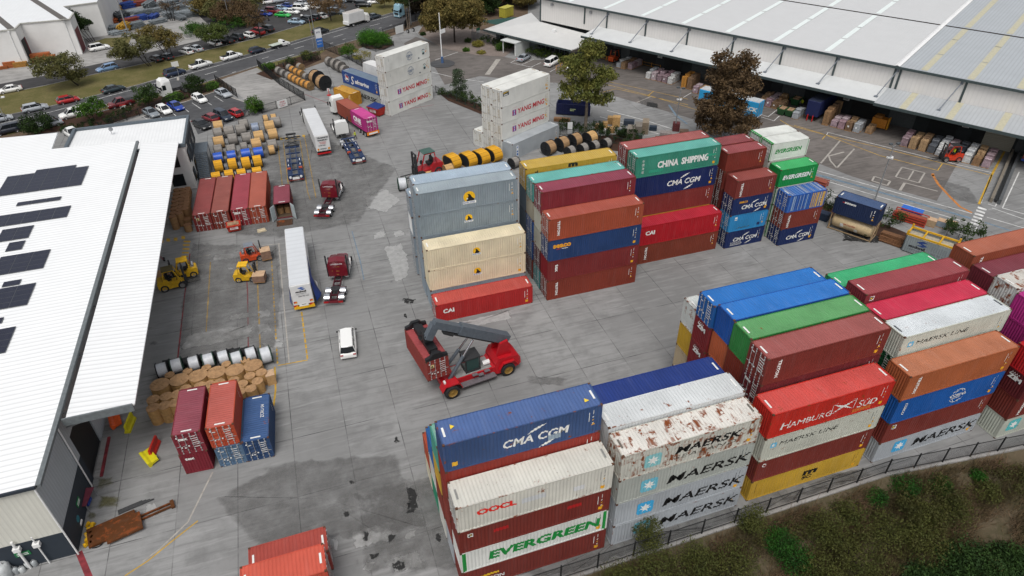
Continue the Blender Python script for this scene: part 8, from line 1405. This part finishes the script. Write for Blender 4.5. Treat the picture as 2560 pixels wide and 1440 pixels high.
t=thing('white_kiosk','white kiosk behind the big brown tree','kiosk',(*G(1185,62),0),R(40));mkbox(t,'body',(-1.3,1.3,-1.1,1.1,0,3.6),WHITE);mkbox(t,'roof',(-1.4,1.4,-1.2,1.2,3.6,3.72),plain('kiosk_roof','#b8b8b4',.6));mkbox(t,'door',(-.5,.4,-1.13,-1.101,0,2.2),plain('kiosk_door','#6a3030',.7))
fence('timber_screen','grey timber screen wall left of the site office',[(1180,98),(1240,112)],2.0,.5,rail=True,bars=True,mat=plain('screen_grey','#6c7072',.8),cat='screen')
for i,(pts_,lab)in enumerate([([(1497,146),(1535,156)],'yellow safety rail left of the orange forklift'),([(1585,158),(1650,174)],'yellow safety rail behind the pinkish pallets'),([(2110,282),(2140,290)],'yellow safety rail behind the middle pallets'),([(2400,345),(2440,354)],'yellow safety rail by the white shutter'),([(1390,176),(1412,164)],'yellow safety rail beside the delivery van'),([(1932,246),(1968,254)],'yellow safety rail left of the navy trailer')]):fence('safety_rail',lab,pts_,1.0,2.4,rail=True,mat=plain('rail_yellow','#c88a1c',.6),cat='railing')
t=thing('dock_barrier','long low concrete barrier beside the yellow apron line','barrier',(*G(2483,508),0),math.atan2(G(2542,369)[1]-G(2483,508)[1],G(2542,369)[0]-G(2483,508)[0]));Lb=(Vector(G(2542,369))-Vector(G(2483,508))).length;mkbox(t,'beam',(0,Lb,-.9,-.45,0,.8),plain('barrier_grey','#55585a',.8));mkbox(t,'beam',(0,Lb,.2,.6,0,.75),plain('barrier_tan','#7a7266',.8));mkbox(t,'pipe',(0.5,Lb,-.3,0.0,0,.4),plain('barrier_black','#232628',.7))
t=thing('truck_trailer','rusty red trailer end at the right picture edge','trailer',(*G(2572,410),0),R(120));mkbox(t,'body',(-1.2,1.2,-1.2,1.2,1.1,3.4),plain('trailer_rust','#7c3c30',.7));mkbox(t,'bumper',(-1.25,1.25,-1.25,1.25,.7,1.05),BLUE)
t=thing('apron_equipment','orange dock machine right of the middle pallets','machine',(*G(2196,318),0),WA);mkbox(t,'body',(-1.3,1.3,-.8,.8,.2,1.9),plain('machine_orange','#b8741c',.6));mkbox(t,'head',(-1.0,.3,-.6,.6,1.9,2.4),plain('machine_orange2','#8a5a1c',.6));mkbox(t,'mast',(1.4,1.6,-.5,.5,0,2.2),plain('rail_yellow','#c88a1c',.6))
t=thing('red_tank','small red cabinet at the end of the dock','cabinet',(*G(2530,366),0),WA);mkbox(t,'body',(-.5,.5,-.4,.4,0,1.5),RED);mkbox(t,'door',(-.4,.4,-.42,-.401,.1,1.4),plain('cab_red','#8a1c1c',.6))
# ------------------------------------------------------------------ people
SKIN,HIVIS,NAVYC,HAIR=plain('skin','#a8775c',.6),plain('hi_vis_yellow','#c8d81c',.6,var=.05),plain('navy_trousers','#161c2c',.85),plain('dark_hair','#1c1512',.8)
def person(label,x,y,z,yaw,top=HIVIS,sit=False,arm=0.35,sc_=1.0,walk=0.0):
    t=thing('person',label,'person',(x,y,z),R(yaw),'people');t.scale=(sc_,)*3
    hip=.92 if not sit else.1;J={}
    V=[];E_=[];RD=[]
    def add(p,r,par=None):
        V.append(p);RD.append(r)
        if par is not None:E_.append((par,len(V)-1))
        return len(V)-1
    pel=add((0,0,hip),(.15,.12));ch=add((.02,0,hip+.28),(.16,.12),pel);sh=add((.01,0,hip+.5),(.17,.11),ch);nk=add((.02,0,hip+.6),(.055,.055),sh);hd=add((.04,0,hip+.7),(.085,.1),nk);add((.04,0,hip+.82),(.075,.09),hd)
    for s_ in(-1,1):
        if sit:kn=(.45,s_*.12,hip+.02);an=(.5,s_*.12,hip-.42);to=(.66,s_*.12,hip-.46)
        else:kn=(.05+walk*s_,s_*.1,.48);an=(-.02+walk*1.4*s_,s_*.1,.08);to=(.16+walk*1.4*s_,s_*.11,.04)
        a=add((0,s_*.1,hip-.05),(.095,.1),pel);b_=add(kn,(.062,.062),a);c_=add(an,(.042,.045),b_);add(to,(.045,.035),c_)
        a=add((.0,s_*.2,hip+.48),(.065,.065),sh);e=add((arm*.3,s_*.27,hip+.24),(.045,.045),a);w_=add((arm+.05,s_*.22,hip+.12+arm*.3),(.033,.033),e)
        for f in range(4):k1=add((arm+.12,s_*(.19+.018*f),hip+.1+arm*.3),(.012,.012),w_);add((arm+.17-.006*abs(f-1),s_*(.19+.018*f),hip+.06+arm*.3),(.009,.009),k1)
        k1=add((arm+.09,s_*.185,hip+.15+arm*.3),(.013,.013),w_);add((arm+.13,s_*.17,hip+.15+arm*.3),(.01,.01),k1)
    me=bpy.data.meshes.new('body');me.from_pydata(V,E_,[]);o=bpy.data.objects.new('body',me);COL.objects.link(o);o.modifiers.new('skin','SKIN')
    for i,sv in enumerate(me.skin_vertices[0].data):sv.radius=RD[i];sv.use_root=(i==0)
    sb=o.modifiers.new('sub','SUBSURF');sb.levels=1;sb.render_levels=1
    dg=bpy.context.evaluated_depsgraph_get();m2=bpy.data.meshes.new_from_object(o.evaluated_get(dg));COL.objects.unlink(o);bpy.data.objects.remove(o)
    m2.materials.clear();[m2.materials.append(q)for q in(SKIN,top,NAVYC,BLACK)]
    for p in m2.polygons:c_=p.center;p.material_index=0 if c_.z>hip+.55 or(c_.x>arm+.02 and hip<c_.z<hip+.3 and abs(c_.y)>.13)else(1 if c_.z>hip-.02 and not(sit and c_.x>.15 and c_.z<hip+.1)else(3 if c_.z<hip-.85 or(sit and c_.z<hip-.38)else 2));p.use_smooth=True
    m2.name='body';obj('body',m2,t)
    mb=MB();n=10;mb.loft([[(.03+.092*k*math.cos(6.2832*i/n),.08*k*math.sin(6.2832*i/n),z_)for i in range(n)]for k,z_ in((1.0,hip+.76),(1.08,hip+.82),(.8,hip+.89),(.2,hip+.92))],0,True);obj('hair',mb.mesh('hair',HAIR),t)
    mb=MB();[mb.box(.115,.125,s_*.035-.012,s_*.035+.012,hip+.76,hip+.775)for s_ in(-1,1)];obj('eyes',mb.mesh('eyes',BLACK),t);mb=MB();mb.prism([(.11,hip+.71),(.145,hip+.715),(.115,hip+.76)],-.012,.012);obj('nose',mb.mesh('nose',SKIN),t)
    mb=MB();[mb.box(-.02,.06,s_*.092-.01,s_*.092+.01,hip+.72,hip+.78)for s_ in(-1,1)];obj('ears',mb.mesh('ears',SKIN),t);mb=MB();mb.box(.112,.122,-.025,.025,hip+.675,hip+.685);obj('mouth',mb.mesh('mouth',plain('lips','#7a4038',.6)),t)
    return t
x,y=G(890,349);person('person in a yellow hi vis top and dark trousers beside the white bonneted truck',x,y,0,150,walk=.12)
x,y=G(2003,268);person('person in a yellow hi vis top by the heaped green bin',x,y,0,200);x,y=G(2024,270);person('person in a yellow hi vis top left of the navy trailer',x,y,0,30)
x,y=G(2372,401);a=R(160);person('person in a yellow hi vis top driving the orange red forklift',x-.35*math.cos(a),y-.35*math.sin(a),1.5,160,sit=True);x,y=G(1536,153);a=R(30);person('person in a yellow hi vis top driving the orange forklift',x-.35*math.cos(a),y-.35*math.sin(a),1.45,30,sit=True)
x,y=G(634,649);a=R(5);person('person in dark clothes with a hi vis stripe driving the red and black forklift',x-.35,y,1.45,5,plain('dark_jacket','#20262c',.8),sit=True)
x,y=G(362,838);person('person in dark clothes standing just outside the awning edge',x,y,0,40,plain('dark_jacket','#20262c',.8));x,y=G(438,716);person('person in dark clothes with a hi vis stripe driving the big yellow forklift',x-.5,y,1.7,8,plain('dark_jacket','#20262c',.8),sit=True)

# ------------------------------------------------------------------ trees, hedges and the creek bank
import numpy as np
def leaf_mat(c1,c2,c3=None,s=.55):
    k=('leaf',c1,c2,c3)
    if k in _mats:return _mats[k]
    m,nt,b=_new('foliage');v=coords(nt);n1=noise(nt,v,s,3,.6);n2=noise(nt,v,5.0,2,.6);col=mix(nt,ramp(nt,n1,.35,.65),rgba(c1),rgba(c2));col=mix(nt,ramp(nt,n2,.45,.75,0,.7),col,rgba(c3 or c1))
    nt.links.new(col,b.inputs['Base Color']);b.inputs['Roughness'].default_value=.7;b.inputs['Specular IOR Level'].default_value=.15;_mats[k]=m;return m
BARK,BARKD=plain('bark_pale','#7d7264',.9,var=.2,scale=2),plain('bark_dark','#2e2620',.9,var=.2)
def leaves(name,cents,rad,per,size,mat,seed=1,flat=.75):
    """leaf clumps: `per` small leaf faces scattered through a ball of radius rad about each centre"""
    g=np.random.default_rng(seed);C=np.repeat(np.array(cents,float),per,0);n=len(C);d=g.normal(size=(n,3));d/=np.linalg.norm(d,axis=1)[:,None];P=C+d*(rad*g.random((n,1))**.45)*np.array([1,1,flat])
    a=g.normal(size=(n,3));a/=np.linalg.norm(a,axis=1)[:,None];b=np.cross(a,g.normal(size=(n,3)));b/=np.linalg.norm(b,axis=1)[:,None];s=size*(.6+.8*g.random((n,1)))
    V=np.stack([P-a*s,P-b*s*.45,P+a*s,P+b*s*.45],1).reshape(-1,3);me=bpy.data.meshes.new(name);me.vertices.add(4*n);me.vertices.foreach_set('co',V.ravel());me.loops.add(4*n);me.loops.foreach_set('vertex_index',np.arange(4*n));me.polygons.add(n);me.polygons.foreach_set('loop_start',np.arange(0,4*n,4));me.polygons.foreach_set('loop_total',np.full(n,4));me.update();me.materials.append(mat);return me
def height_to(px_top,x,y):
    lo,hi=.3,40.0
    for _ in range(30):
        z=(lo+hi)/2;xc,yc=x*_cy-y*_sy,x*_sy+y*_cy;v=(yc*_sp+(z-CAM_H)*_cp)/(yc*_cp-(z-CAM_H)*_sp)
        if 720-CAM_F*v>px_top:lo=z
        else:hi=z
    return lo
def tree(label,bx,by,top,wpx,lm,name='tree',bare=.35,dens=1.0,lean=0.0,bark=None,clump=.9,size=.22,seed=1,blobs=None,trunks=1,group='trees'):
    """bx, by: foot of the trunk in the photo; top: photo row of the crown's top; wpx: crown width in photo pixels"""
    x,y=G(bx,by);h=height_to(top,x,y);dist=math.dist((x,y,h/2),(0,0,CAM_H));cw=wpx*dist/CAM_F/2;rr=random.Random(seed);t=thing(name,label,'tree',(x,y,0),0,group);z0=h*bare
    cw*=1.12;B=blobs or[(0,0,.5,1.0,.5)];cents=[]
    for(ox,oy,oz,sr,sz)in B:
        K_=int(44*dens*sr*sr*max(1,(cw/3)**1.1)+8)
        for _ in range(K_):
            while True:
                p=Vector((rr.uniform(-1,1),rr.uniform(-1,1),rr.uniform(-1,1)))
                if.3<p.length<1:break
            cents.append((lean+ox*cw+p.x*cw*sr*.88,oy*cw+p.y*cw*sr*.88,z0+(h-z0)*(oz+p.z*sz*.92)))
    mb=MB();r0=max(.09,h*.022)
    for k in range(trunks):
        a=Vector(((k-(trunks-1)/2)*.5,0,0));m1=Vector((lean*.4+a.x*1.6,.1*k,z0*.9));m2=Vector((lean+a.x*3,0,z0+(h-z0)*.7));mb.cyl(a,m1,r0/trunks**.5,r0*.75/trunks**.5,8);mb.cyl(m1,m2,r0*.75/trunks**.5,r0*.2,7)
        for q in rr.sample(cents,min(len(cents),9)):
            f=rr.uniform(.0,.6);mb.cyl(m1.lerp(m2,f),Vector(q)*.92+m2*.08,r0*.35,r0*.08,5)
    obj('trunk',mb.mesh('trunk',bark or BARK),t);obj('crown',leaves('crown',cents,clump,int(52*min(1.4,max(.6,clump))),size,lm,seed),t);return t
OLIVE=leaf_mat('#4c4e2e','#67643a','#383c22');GUM=leaf_mat('#525a2c','#767238','#3c4420');BROWNG=leaf_mat('#4a3c2c','#665238','#33291e');BRG=leaf_mat('#55502a','#7a6a3c','#3c3a20');DKG=leaf_mat('#1c2c14','#30421c','#131e0e');MIDG=leaf_mat('#2c4a18','#4a6a20','#1e3410');GREYG=leaf_mat('#3c4a38','#56604a','#2a3428');HEDGE=leaf_mat('#26381a','#3a4c20','#1a2812');YELG=leaf_mat('#6a6a2c','#8a7e3c','#4a4c20');DRY=leaf_mat('#5c4a36','#7a6448','#3e3226')
tree('tall pale trunked gum tree by the long navy skip',1463,330,104,125,GUM,'gum_tree',.28,1.0,seed=3,clump=1.0,size=.24,blobs=[(0,0,.88,.55,.13),(-.35,.1,.64,.75,.17),(.6,0,.5,.5,.15),(-.35,0,.3,.75,.13),(.5,.1,.14,.5,.12),(.1,0,.42,.5,.12)])
tree('dark brownish gum tree behind the sea green container stack',1797,356,132,135,BROWNG,'gum_tree',.1,1.15,bark=BARK,seed=4,clump=1.0,size=.24,blobs=[(-.3,0,.9,.42,.1),(.42,0,.87,.42,.11),(.1,0,.64,.95,.17),(-.2,0,.38,.95,.12),(.15,0,.16,1.05,.15)])
tree('broad drooping brown green tree by the entry road',1137,106,-22,150,BRG,'broad_tree',.22,1.6,bark=BARKD,seed=5,clump=1.2,size=.3,blobs=[(0,0,.65,.9,.34),(-.4,0,.35,.6,.28),(.4,0,.38,.62,.3)])
tree('round crowned tree on the verge nearest the factory',197,214,119,105,OLIVE,'verge_tree',.22,1.3,lean=-3.0,bark=BARKD,seed=6,clump=.9,blobs=[(0,0,.58,.95,.4),(.55,0,.15,.4,.18)])
tree('left half of the double tree on the verge',376,166,70,100,OLIVE,'verge_tree',.2,1.1,lean=-2,bark=BARKD,seed=7,blobs=[(0,0,.6,.8,.36),(-.4,0,.35,.55,.25)],trunks=2);tree('right half of the double tree on the verge',430,146,50,95,BRG,'verge_tree',.22,1.2,lean=-1.5,bark=BARKD,seed=8,blobs=[(-.2,0,.65,.75,.32),(.3,0,.45,.6,.3)],trunks=3)
tree('small umbrella shaped tree beside the angle parked white hatchback',540,118,52,75,leaf_mat('#3c4a24','#55602e','#2a341a'),'verge_tree',.35,1.2,bark=BARKD,seed=9);tree('brown bushy tree left of the far car park',592,62,-8,95,BROWNG,'verge_tree',.15,1.1,bark=BARKD,seed=10,clump=1.1);tree('olive tree behind the steel yard hedge',622,40,-25,70,OLIVE,'verge_tree',.2,1.0,seed=11,clump=1.1);tree('thin brown tree in front of the red four wheel drive',652,96,2,55,BROWNG,'verge_tree',.25,.6,bark=BARKD,seed=12,size=.2)
tree('broad brown tree beside the far car park',828,52,-28,95,DRY,'verge_tree',.3,.9,bark=BARKD,seed=13,size=.22);tree('brown tree at the top picture edge behind the box truck',962,20,-25,40,BRG,'verge_tree',.3,.9,seed=14);tree('bare dark tree in the steel yard',432,52,-30,90,BROWNG,'bare_tree',.3,.06,bark=BARKD,seed=15,trunks=3)
tree('dark leafy multi stemmed tree against the factory wall',230,104,11,62,DKG,'factory_tree',.3,1.0,lean=-2.5,bark=BARKD,seed=16,trunks=4,size=.24,blobs=[(-.1,0,.75,.6,.25),(.1,0,.4,.7,.25),(.6,0,.45,.3,.12)]);tree('pale trunked tree beside the pale blue truck',1022,70,-40,70,DKG,'street_tree',.55,.8,seed=17,trunks=2);tree('dark tree overhanging the pale blue truck',1062,48,-50,90,leaf_mat('#241f18','#383020','#15130e'),'street_tree',.2,1.3,bark=BARKD,seed=18,clump=1.3,size=.3);tree('dark tree behind the pale blue truck',1040,22,-45,60,DKG,'street_tree',.2,1.0,seed=19,clump=1.2)
tree('dense dark round tree over the silver sedan',98,330,272,64,DKG,'street_tree',.08,1.6,bark=BARKD,seed=20,clump=.7,size=.18);tree('green street tree between the maroon pickup and the white four wheel drive',236,300,234,60,MIDG,'street_tree',.12,1.3,bark=BARKD,seed=21,clump=.7,size=.18);tree('green street tree in front of the white prime mover',372,264,200,54,leaf_mat('#24361a','#40581e','#1a2612'),'street_tree',.12,1.4,bark=BARKD,seed=22,clump=.7,size=.18);tree('dark street tree right of the white prime mover',488,228,180,46,DKG,'street_tree',.1,1.5,bark=BARKD,seed=23,clump=.65,size=.17);tree('green shrub tree beside the sliding gate',638,284,234,42,MIDG,'street_tree',.12,1.2,seed=24,clump=.6,size=.16)
tree('small light green tree by the mesh fence corner',674,178,150,28,MIDG,'street_tree',.15,.9,seed=25,clump=.5,size=.14);tree('small olive tree left of the tall site sign',768,150,122,30,leaf_mat('#4a5228','#62642e','#363c1c'),'street_tree',.15,.8,seed=26,clump=.5,size=.14);tree('leafy green tree beside the palisade fence',873,148,106,42,MIDG,'street_tree',.25,1.2,seed=27,clump=.6,size=.16);tree('yellowing thin tree beside the palisade fence',905,158,120,50,YELG,'street_tree',.3,.7,seed=28,clump=.6,size=.13)
tree('slender grey green tree by the hedge right of the tall white stack',1148,240,168,42,GREYG,'slender_tree',.05,1.5,seed=29,clump=.6,size=.16,blobs=[(0,0,.75,.6,.25),(0,0,.35,.9,.35)])
for i in range(14):
    px,py=[(1092,30),(1235,8),(1205,22),(1180,10),(1260,2),(1290,0),(1310,12),(1150,4),(1225,28),(1330,2),(515,30),(548,42),(1300,-8),(1275,-12)][i];tree('%s tree at the top edge, %s'%('olive brown' if i%2 else 'dark green',('left of the kiosk','behind the lime cabinet','right of the kiosk','above the kiosk','above the lime cabinet','left of the warehouse end','at the warehouse end','behind the broad brown tree','on the scrub slope','nearest the warehouse corner','behind the small umbrella tree','left of the brown bushy tree','high at the warehouse end','high on the scrub slope')[i]),px,py+10,py-48,55,(DKG,BROWNG,BRG,OLIVE)[i%4],'background_tree',.12,.9,seed=40+i,clump=1.1,size=.3,bark=BARKD)
def hedge(label,pts,w_,h,lm,name='hedge',cat='hedge',dens=1.0,group='hedges',seed=1,cl=.45):
    w_*=1.3;h*=1.35;p=[Vector((*G(*q),0))for q in pts];t=thing(name,label,cat,p[0],0,group);g=random.Random(seed);cents=[];st=[]
    for i in range(len(p)-1):
        d=p[i+1]-p[i];n_=max(2,int(d.length*dens*2.2*w_));pr=Vector((-d.y,d.x,0)).normalized()
        for _ in range(n_):q=p[i]+d*g.random()+pr*g.uniform(-.5,.5)*w_-p[0];cents.append((q.x,q.y,g.uniform(.25,1)*h*g.uniform(.75,1.05)));st.append(q)
    obj('foliage',leaves('foliage',cents,cl,36,.14,lm,seed,.9),t);mb=MB();[mb.cyl((q.x,q.y,0),(q.x+.05,q.y,h*.7),.04,.02,5)for q in st[::6]];obj('stems',mb.mesh('stems',BARKD),t);return t
for i,a in enumerate((('dark hedge right of the tall white stack, first part',[(1097,235),(1125,240)],1.6,1.1,HEDGE),('dark hedge under the slender grey green tree',[(1128,238),(1205,268)],2.2,1.3,HEDGE),('dark hedge behind the four white reefer stacks',[(1210,272),(1300,330)],2.0,1.2,HEDGE),('dark hedge beneath the tall gum tree',[(1395,320),(1470,330)],2.6,1.2,HEDGE),('dark hedge before the tile stacks',[(1475,335),(1560,352)],3.0,1.7,DKG),('dark hedge at the pale red container',[(1545,345),(1590,368)],3.0,1.9,DKG),('dark hedge left of the tank container',[(2045,512),(2085,530)],2.6,1.6,DKG),('dark hedge right of the navy short container',[(2205,555),(2250,570)],2.8,1.6,HEDGE),('dark hedge behind the yellow topped container',[(2355,582),(2450,612)],3.4,2.0,HEDGE),('clipped hedge under the office windows',[(1318,136),(1438,160)],2.2,1.5,leaf_mat('#33421a','#465622','#242f12')),('dark hedge left of the office porch',[(1205,104),(1285,124)],1.8,1.4,HEDGE),('long hedge along the staff car park',[(265,310),(350,280)],2.0,1.5,DKG),('hedge between street and staff car park',[(410,262),(535,222)],1.6,1.0,HEDGE),('low hedge near the shed roof',[(150,335),(250,312)],1.8,1.2,DKG),('clipped hedge behind the umbrella tree',[(560,78),(612,62)],5.0,2.2,leaf_mat('#2c4a1c','#40621f','#1e3414')),('bushy green hedge at the steel yard gate',[(478,98),(506,90)],6.0,2.8,leaf_mat('#2c4a1c','#40621f','#1e3414')),('low hedge inside the mesh fence corner',[(715,168),(745,160)],1.8,1.5,HEDGE),('low hedge beside the site sign',[(755,150),(800,150)],1.6,1.3,HEDGE))):hedge(*a,seed=60+i,cl=.6 if i>13 else.45)
def shrub(label,px,py,r,h,lm,seed,name='shrub',size=.13,cl=None,z=0.0,group='shrubs',n=None,base=None):
    x,y=base or G(px,py,z);t=thing(name,label,'shrub',(x,y,z),0,group);g=random.Random(seed);cents=[(r*.75*math.cos(a)*q,r*.75*math.sin(a)*q,h*(.25+.6*g.random()*(1.1-q*.6)))for a,q in[(g.uniform(0,6.28),g.random()**.5)for _ in range(n or int(14+16*r*r))]]
    obj('foliage',leaves('foliage',cents,cl or r*.4,40,size,lm,seed,1.0),t);mb=MB();[mb.cyl((0,0,0),Vector(c)*.9,.03+.012*r,.01,5)for c in cents[::4]];obj('stems',mb.mesh('stems',BARKD),t);return t
for i,a in enumerate((('yellow green clipped shrub left of the office',1195,116,1.6,1.6,YELG),('round dark shrub by the office porch',1252,126,1.5,2.0,leaf_mat('#2a4418','#3e5a1c','#1c3010')),('small light shrub in the gravel bed',1165,128,1.0,.8,MIDG),('sparse yellow green shrub in the gravel bed',1203,134,1.2,.5,YELG),('small shrub by the white kiosk',1170,106,.9,1.2,HEDGE),('big fan leaved shrub in the planted island',925,112,3.4,4.2,leaf_mat('#2c561a','#4a7a24','#1e3c12')),('fan leaved shrub at the right of the planted island',955,110,2.6,3.2,leaf_mat('#305a1e','#4e7c28','#223f14')),('round shrub at the right end of the planted island',968,112,1.6,1.6,MIDG),('low round shrub before the planted island',945,120,1.2,1.0,HEDGE),('grassy shrub by the folded gate',533,222,1.6,1.6,leaf_mat('#3a5a20','#587a2c','#26401a')),('grassy shrub right of the green street tree',438,250,1.8,1.6,leaf_mat('#3a5a20','#587a2c','#26401a')),('round shrub at the sliding gate end',646,276,1.2,1.5,MIDG),('small shrub on the bare ground by the entry gate',1058,88,.9,.8,HEDGE),('green shrub at the steel yard corner',490,80,2.2,2.8,leaf_mat('#2c4a1c','#40621f','#1e3414')),('small bush on the scrub slope below the lime cabinet',1255,62,1.6,1.3,GREYG))):shrub(*a,seed=90+i)
# the creek bank below the near fence
g=np.random.default_rng(7)
def bank_z(o):
    xs_,zs_=[0,.55,1.6,4,7,9.5,13,18],[-.02,-.05,-.9,-2.3,-3.6,-4.6,-5,-3.6];return np.interp(o,xs_,zs_)
n=90000;gx=g.uniform(4,66,n);go=.9+12.5*g.random(n)**1.1;cl=np.sin(gx*.9+np.sin(go*1.3)*2)+np.sin(go*1.7+gx*.37)+g.normal(size=n)*.6;keep=cl>-.3;gx,go=gx[keep],go[keep];n=len(gx)
fy=np.where(gx<45,27.25,27.25-(gx-45)*.113);gy=fy-go;gz=bank_z(go);L_=g.uniform(.5,1.7,n);an=g.uniform(0,6.28,n);le=g.uniform(.1,.9,n);wv=.028
a=np.stack([gx+wv*np.cos(an),gy+wv*np.sin(an),gz],1);b=np.stack([gx-wv*np.cos(an),gy-wv*np.sin(an),gz],1);c_=np.stack([gx+le*L_*np.sin(an),gy-le*L_*np.cos(an)-.15*L_,gz+L_*np.sqrt(1-np.minimum(le,.95)**2*.8)],1)
V=np.stack([a,b,c_],1).reshape(-1,3);me=bpy.data.meshes.new('dry_grass');me.vertices.add(3*n);me.vertices.foreach_set('co',V.ravel());me.loops.add(3*n);me.loops.foreach_set('vertex_index',np.arange(3*n));me.polygons.add(n);me.polygons.foreach_set('loop_start',np.arange(0,3*n,3));me.polygons.foreach_set('loop_total',np.full(n,3));me.update()
m,nt,bs=_new('dry_grass_blades');v=coords(nt,world=True);n1,n2=noise(nt,v,.3,4),noise(nt,v,6,2);cc=mix(nt,ramp(nt,n1,.42,.58),rgba('#6e5840'),rgba('#4c4424'));cc=mix(nt,ramp(nt,n2,.4,.7,0,.7),cc,rgba('#3a2c20'));nt.links.new(cc,bs.inputs['Base Color']);bs.inputs['Roughness'].default_value=.9;me.materials.append(m);struct('dry_grass',me,'stuff')
W_OL,W_GR=leaf_mat('#3e4420','#54562a','#2a2e16',.8),leaf_mat('#1e3e16','#2f5a1c','#142c10',.8)
rr=random.Random(77);k=0
SHR=[(1640,1420,2.2,4.6,W_OL),(1740,1400,1.8,3.6,W_OL),(1620,1340,1.2,4.4,W_OL),(1880,1310,1.4,4.2,W_OL),(1830,1420,2.4,3.4,W_OL),(1985,1400,1.6,2.6,W_GR),(1950,1350,1.5,2.4,W_GR),(2060,1330,2.2,3.2,W_OL),(2130,1400,2.6,3.6,W_OL),(2200,1330,2.2,3.0,W_OL),(2290,1360,2.4,3.2,W_OL),(2120,1280,1.6,2.0,W_OL),(2265,1205,1.4,1.2,W_GR),(2350,1200,1.2,1.0,W_GR),(2190,1235,1.1,1.2,W_GR),(2380,1280,1.9,2.6,W_OL),(2460,1230,1.4,1.4,W_OL),(1550,1440,1.6,3.0,W_OL),(2040,1440,2.2,3.0,W_OL),(2450,1180,.8,.8,W_GR),(2310,1290,1.6,2.4,W_OL)]
for i,(px,py,r,h,lm)in enumerate(SHR):
    x,y=G(px,py,-1.5);o=max(.9,fence_y(x)-y);z=float(bank_z(o));x,y=G(px,py,z+h*.3);z=float(bank_z(max(.9,fence_y(x)-y)))
    shrub('wispy %s creek shrub, %s'%('olive' if lm is W_OL else 'bright green',['lowest left big one','beside the lowest left big one','tall one before the grey star stack','tall one before the yellow container','big low one under the yellow container','low leafy one in the middle','upper leafy one in the middle','wide one right of the middle','widest low one','wide one above the widest','wide one left of the dark hollow','small one near the fence','rounded one close under the fence','second rounded one under the fence','low one left of the rounded pair','one beside the dark hollow','short one in the brown grass','leftmost one at the bottom edge','bottom edge one in the middle','tiny one near the right edge','one between the wide pair'][i]),px,py,r,h,lm,120+i,'creek_shrub',.085,r*.5,z,'shrubs on the creek bank',n=int(26+22*r),base=(x,y))
# tangled scrub that reads as one dark mass between the named shrubs
nc=1500;cx=g.uniform(13,58,nc);co=g.uniform(1.6,12.5,nc);pk=np.sin(cx*.55+1)+np.sin(co*.8+cx*.23)+g.normal(size=nc)*.55+np.where(cx>46,-.5,0);kp=pk>.05;cx,co=cx[kp],co[kp];cz=bank_z(co)+g.uniform(.2,2.6,len(cx))*np.minimum(1,co/4);cyy=np.where(cx<45,27.25,27.25-(cx-45)*.113)-co
struct('creek_scrub',leaves('creek_scrub',np.stack([cx,cyy,cz],1),.62,60,.1,leaf_mat('#3a3c1e','#4c4a26','#26281a',.5),9,1.1),'stuff')
for i,(px,py,r,h)in enumerate(((2440,1425,3.6,3.4),(2320,1440,2.2,2.4),(2540,1400,2.4,2.6))):x,y=G(px,py,-2.6);shrub('dense dark green bush at the bottom right, %s'%('largest','left small','right')[i],px,py,r,h,leaf_mat('#22361a','#385024','#152410',1.2),160+i,'creek_bush',.12,r*.33,-4.3,'bushes in the creek',n=int(60*r),base=(x,y))
mb=MB();mb.add([(-50,2,-4.55),(150,2,-4.55),(150,19,-4.55),(-50,19,-4.55)],[(0,1,2,3)]);wm,nt,bs=_new('creek_water');bs.inputs['Base Color'].default_value=(.012,.014,.013,1);bs.inputs['Roughness'].default_value=.15;struct('creek_water',mb.mesh('creek_water',wm))
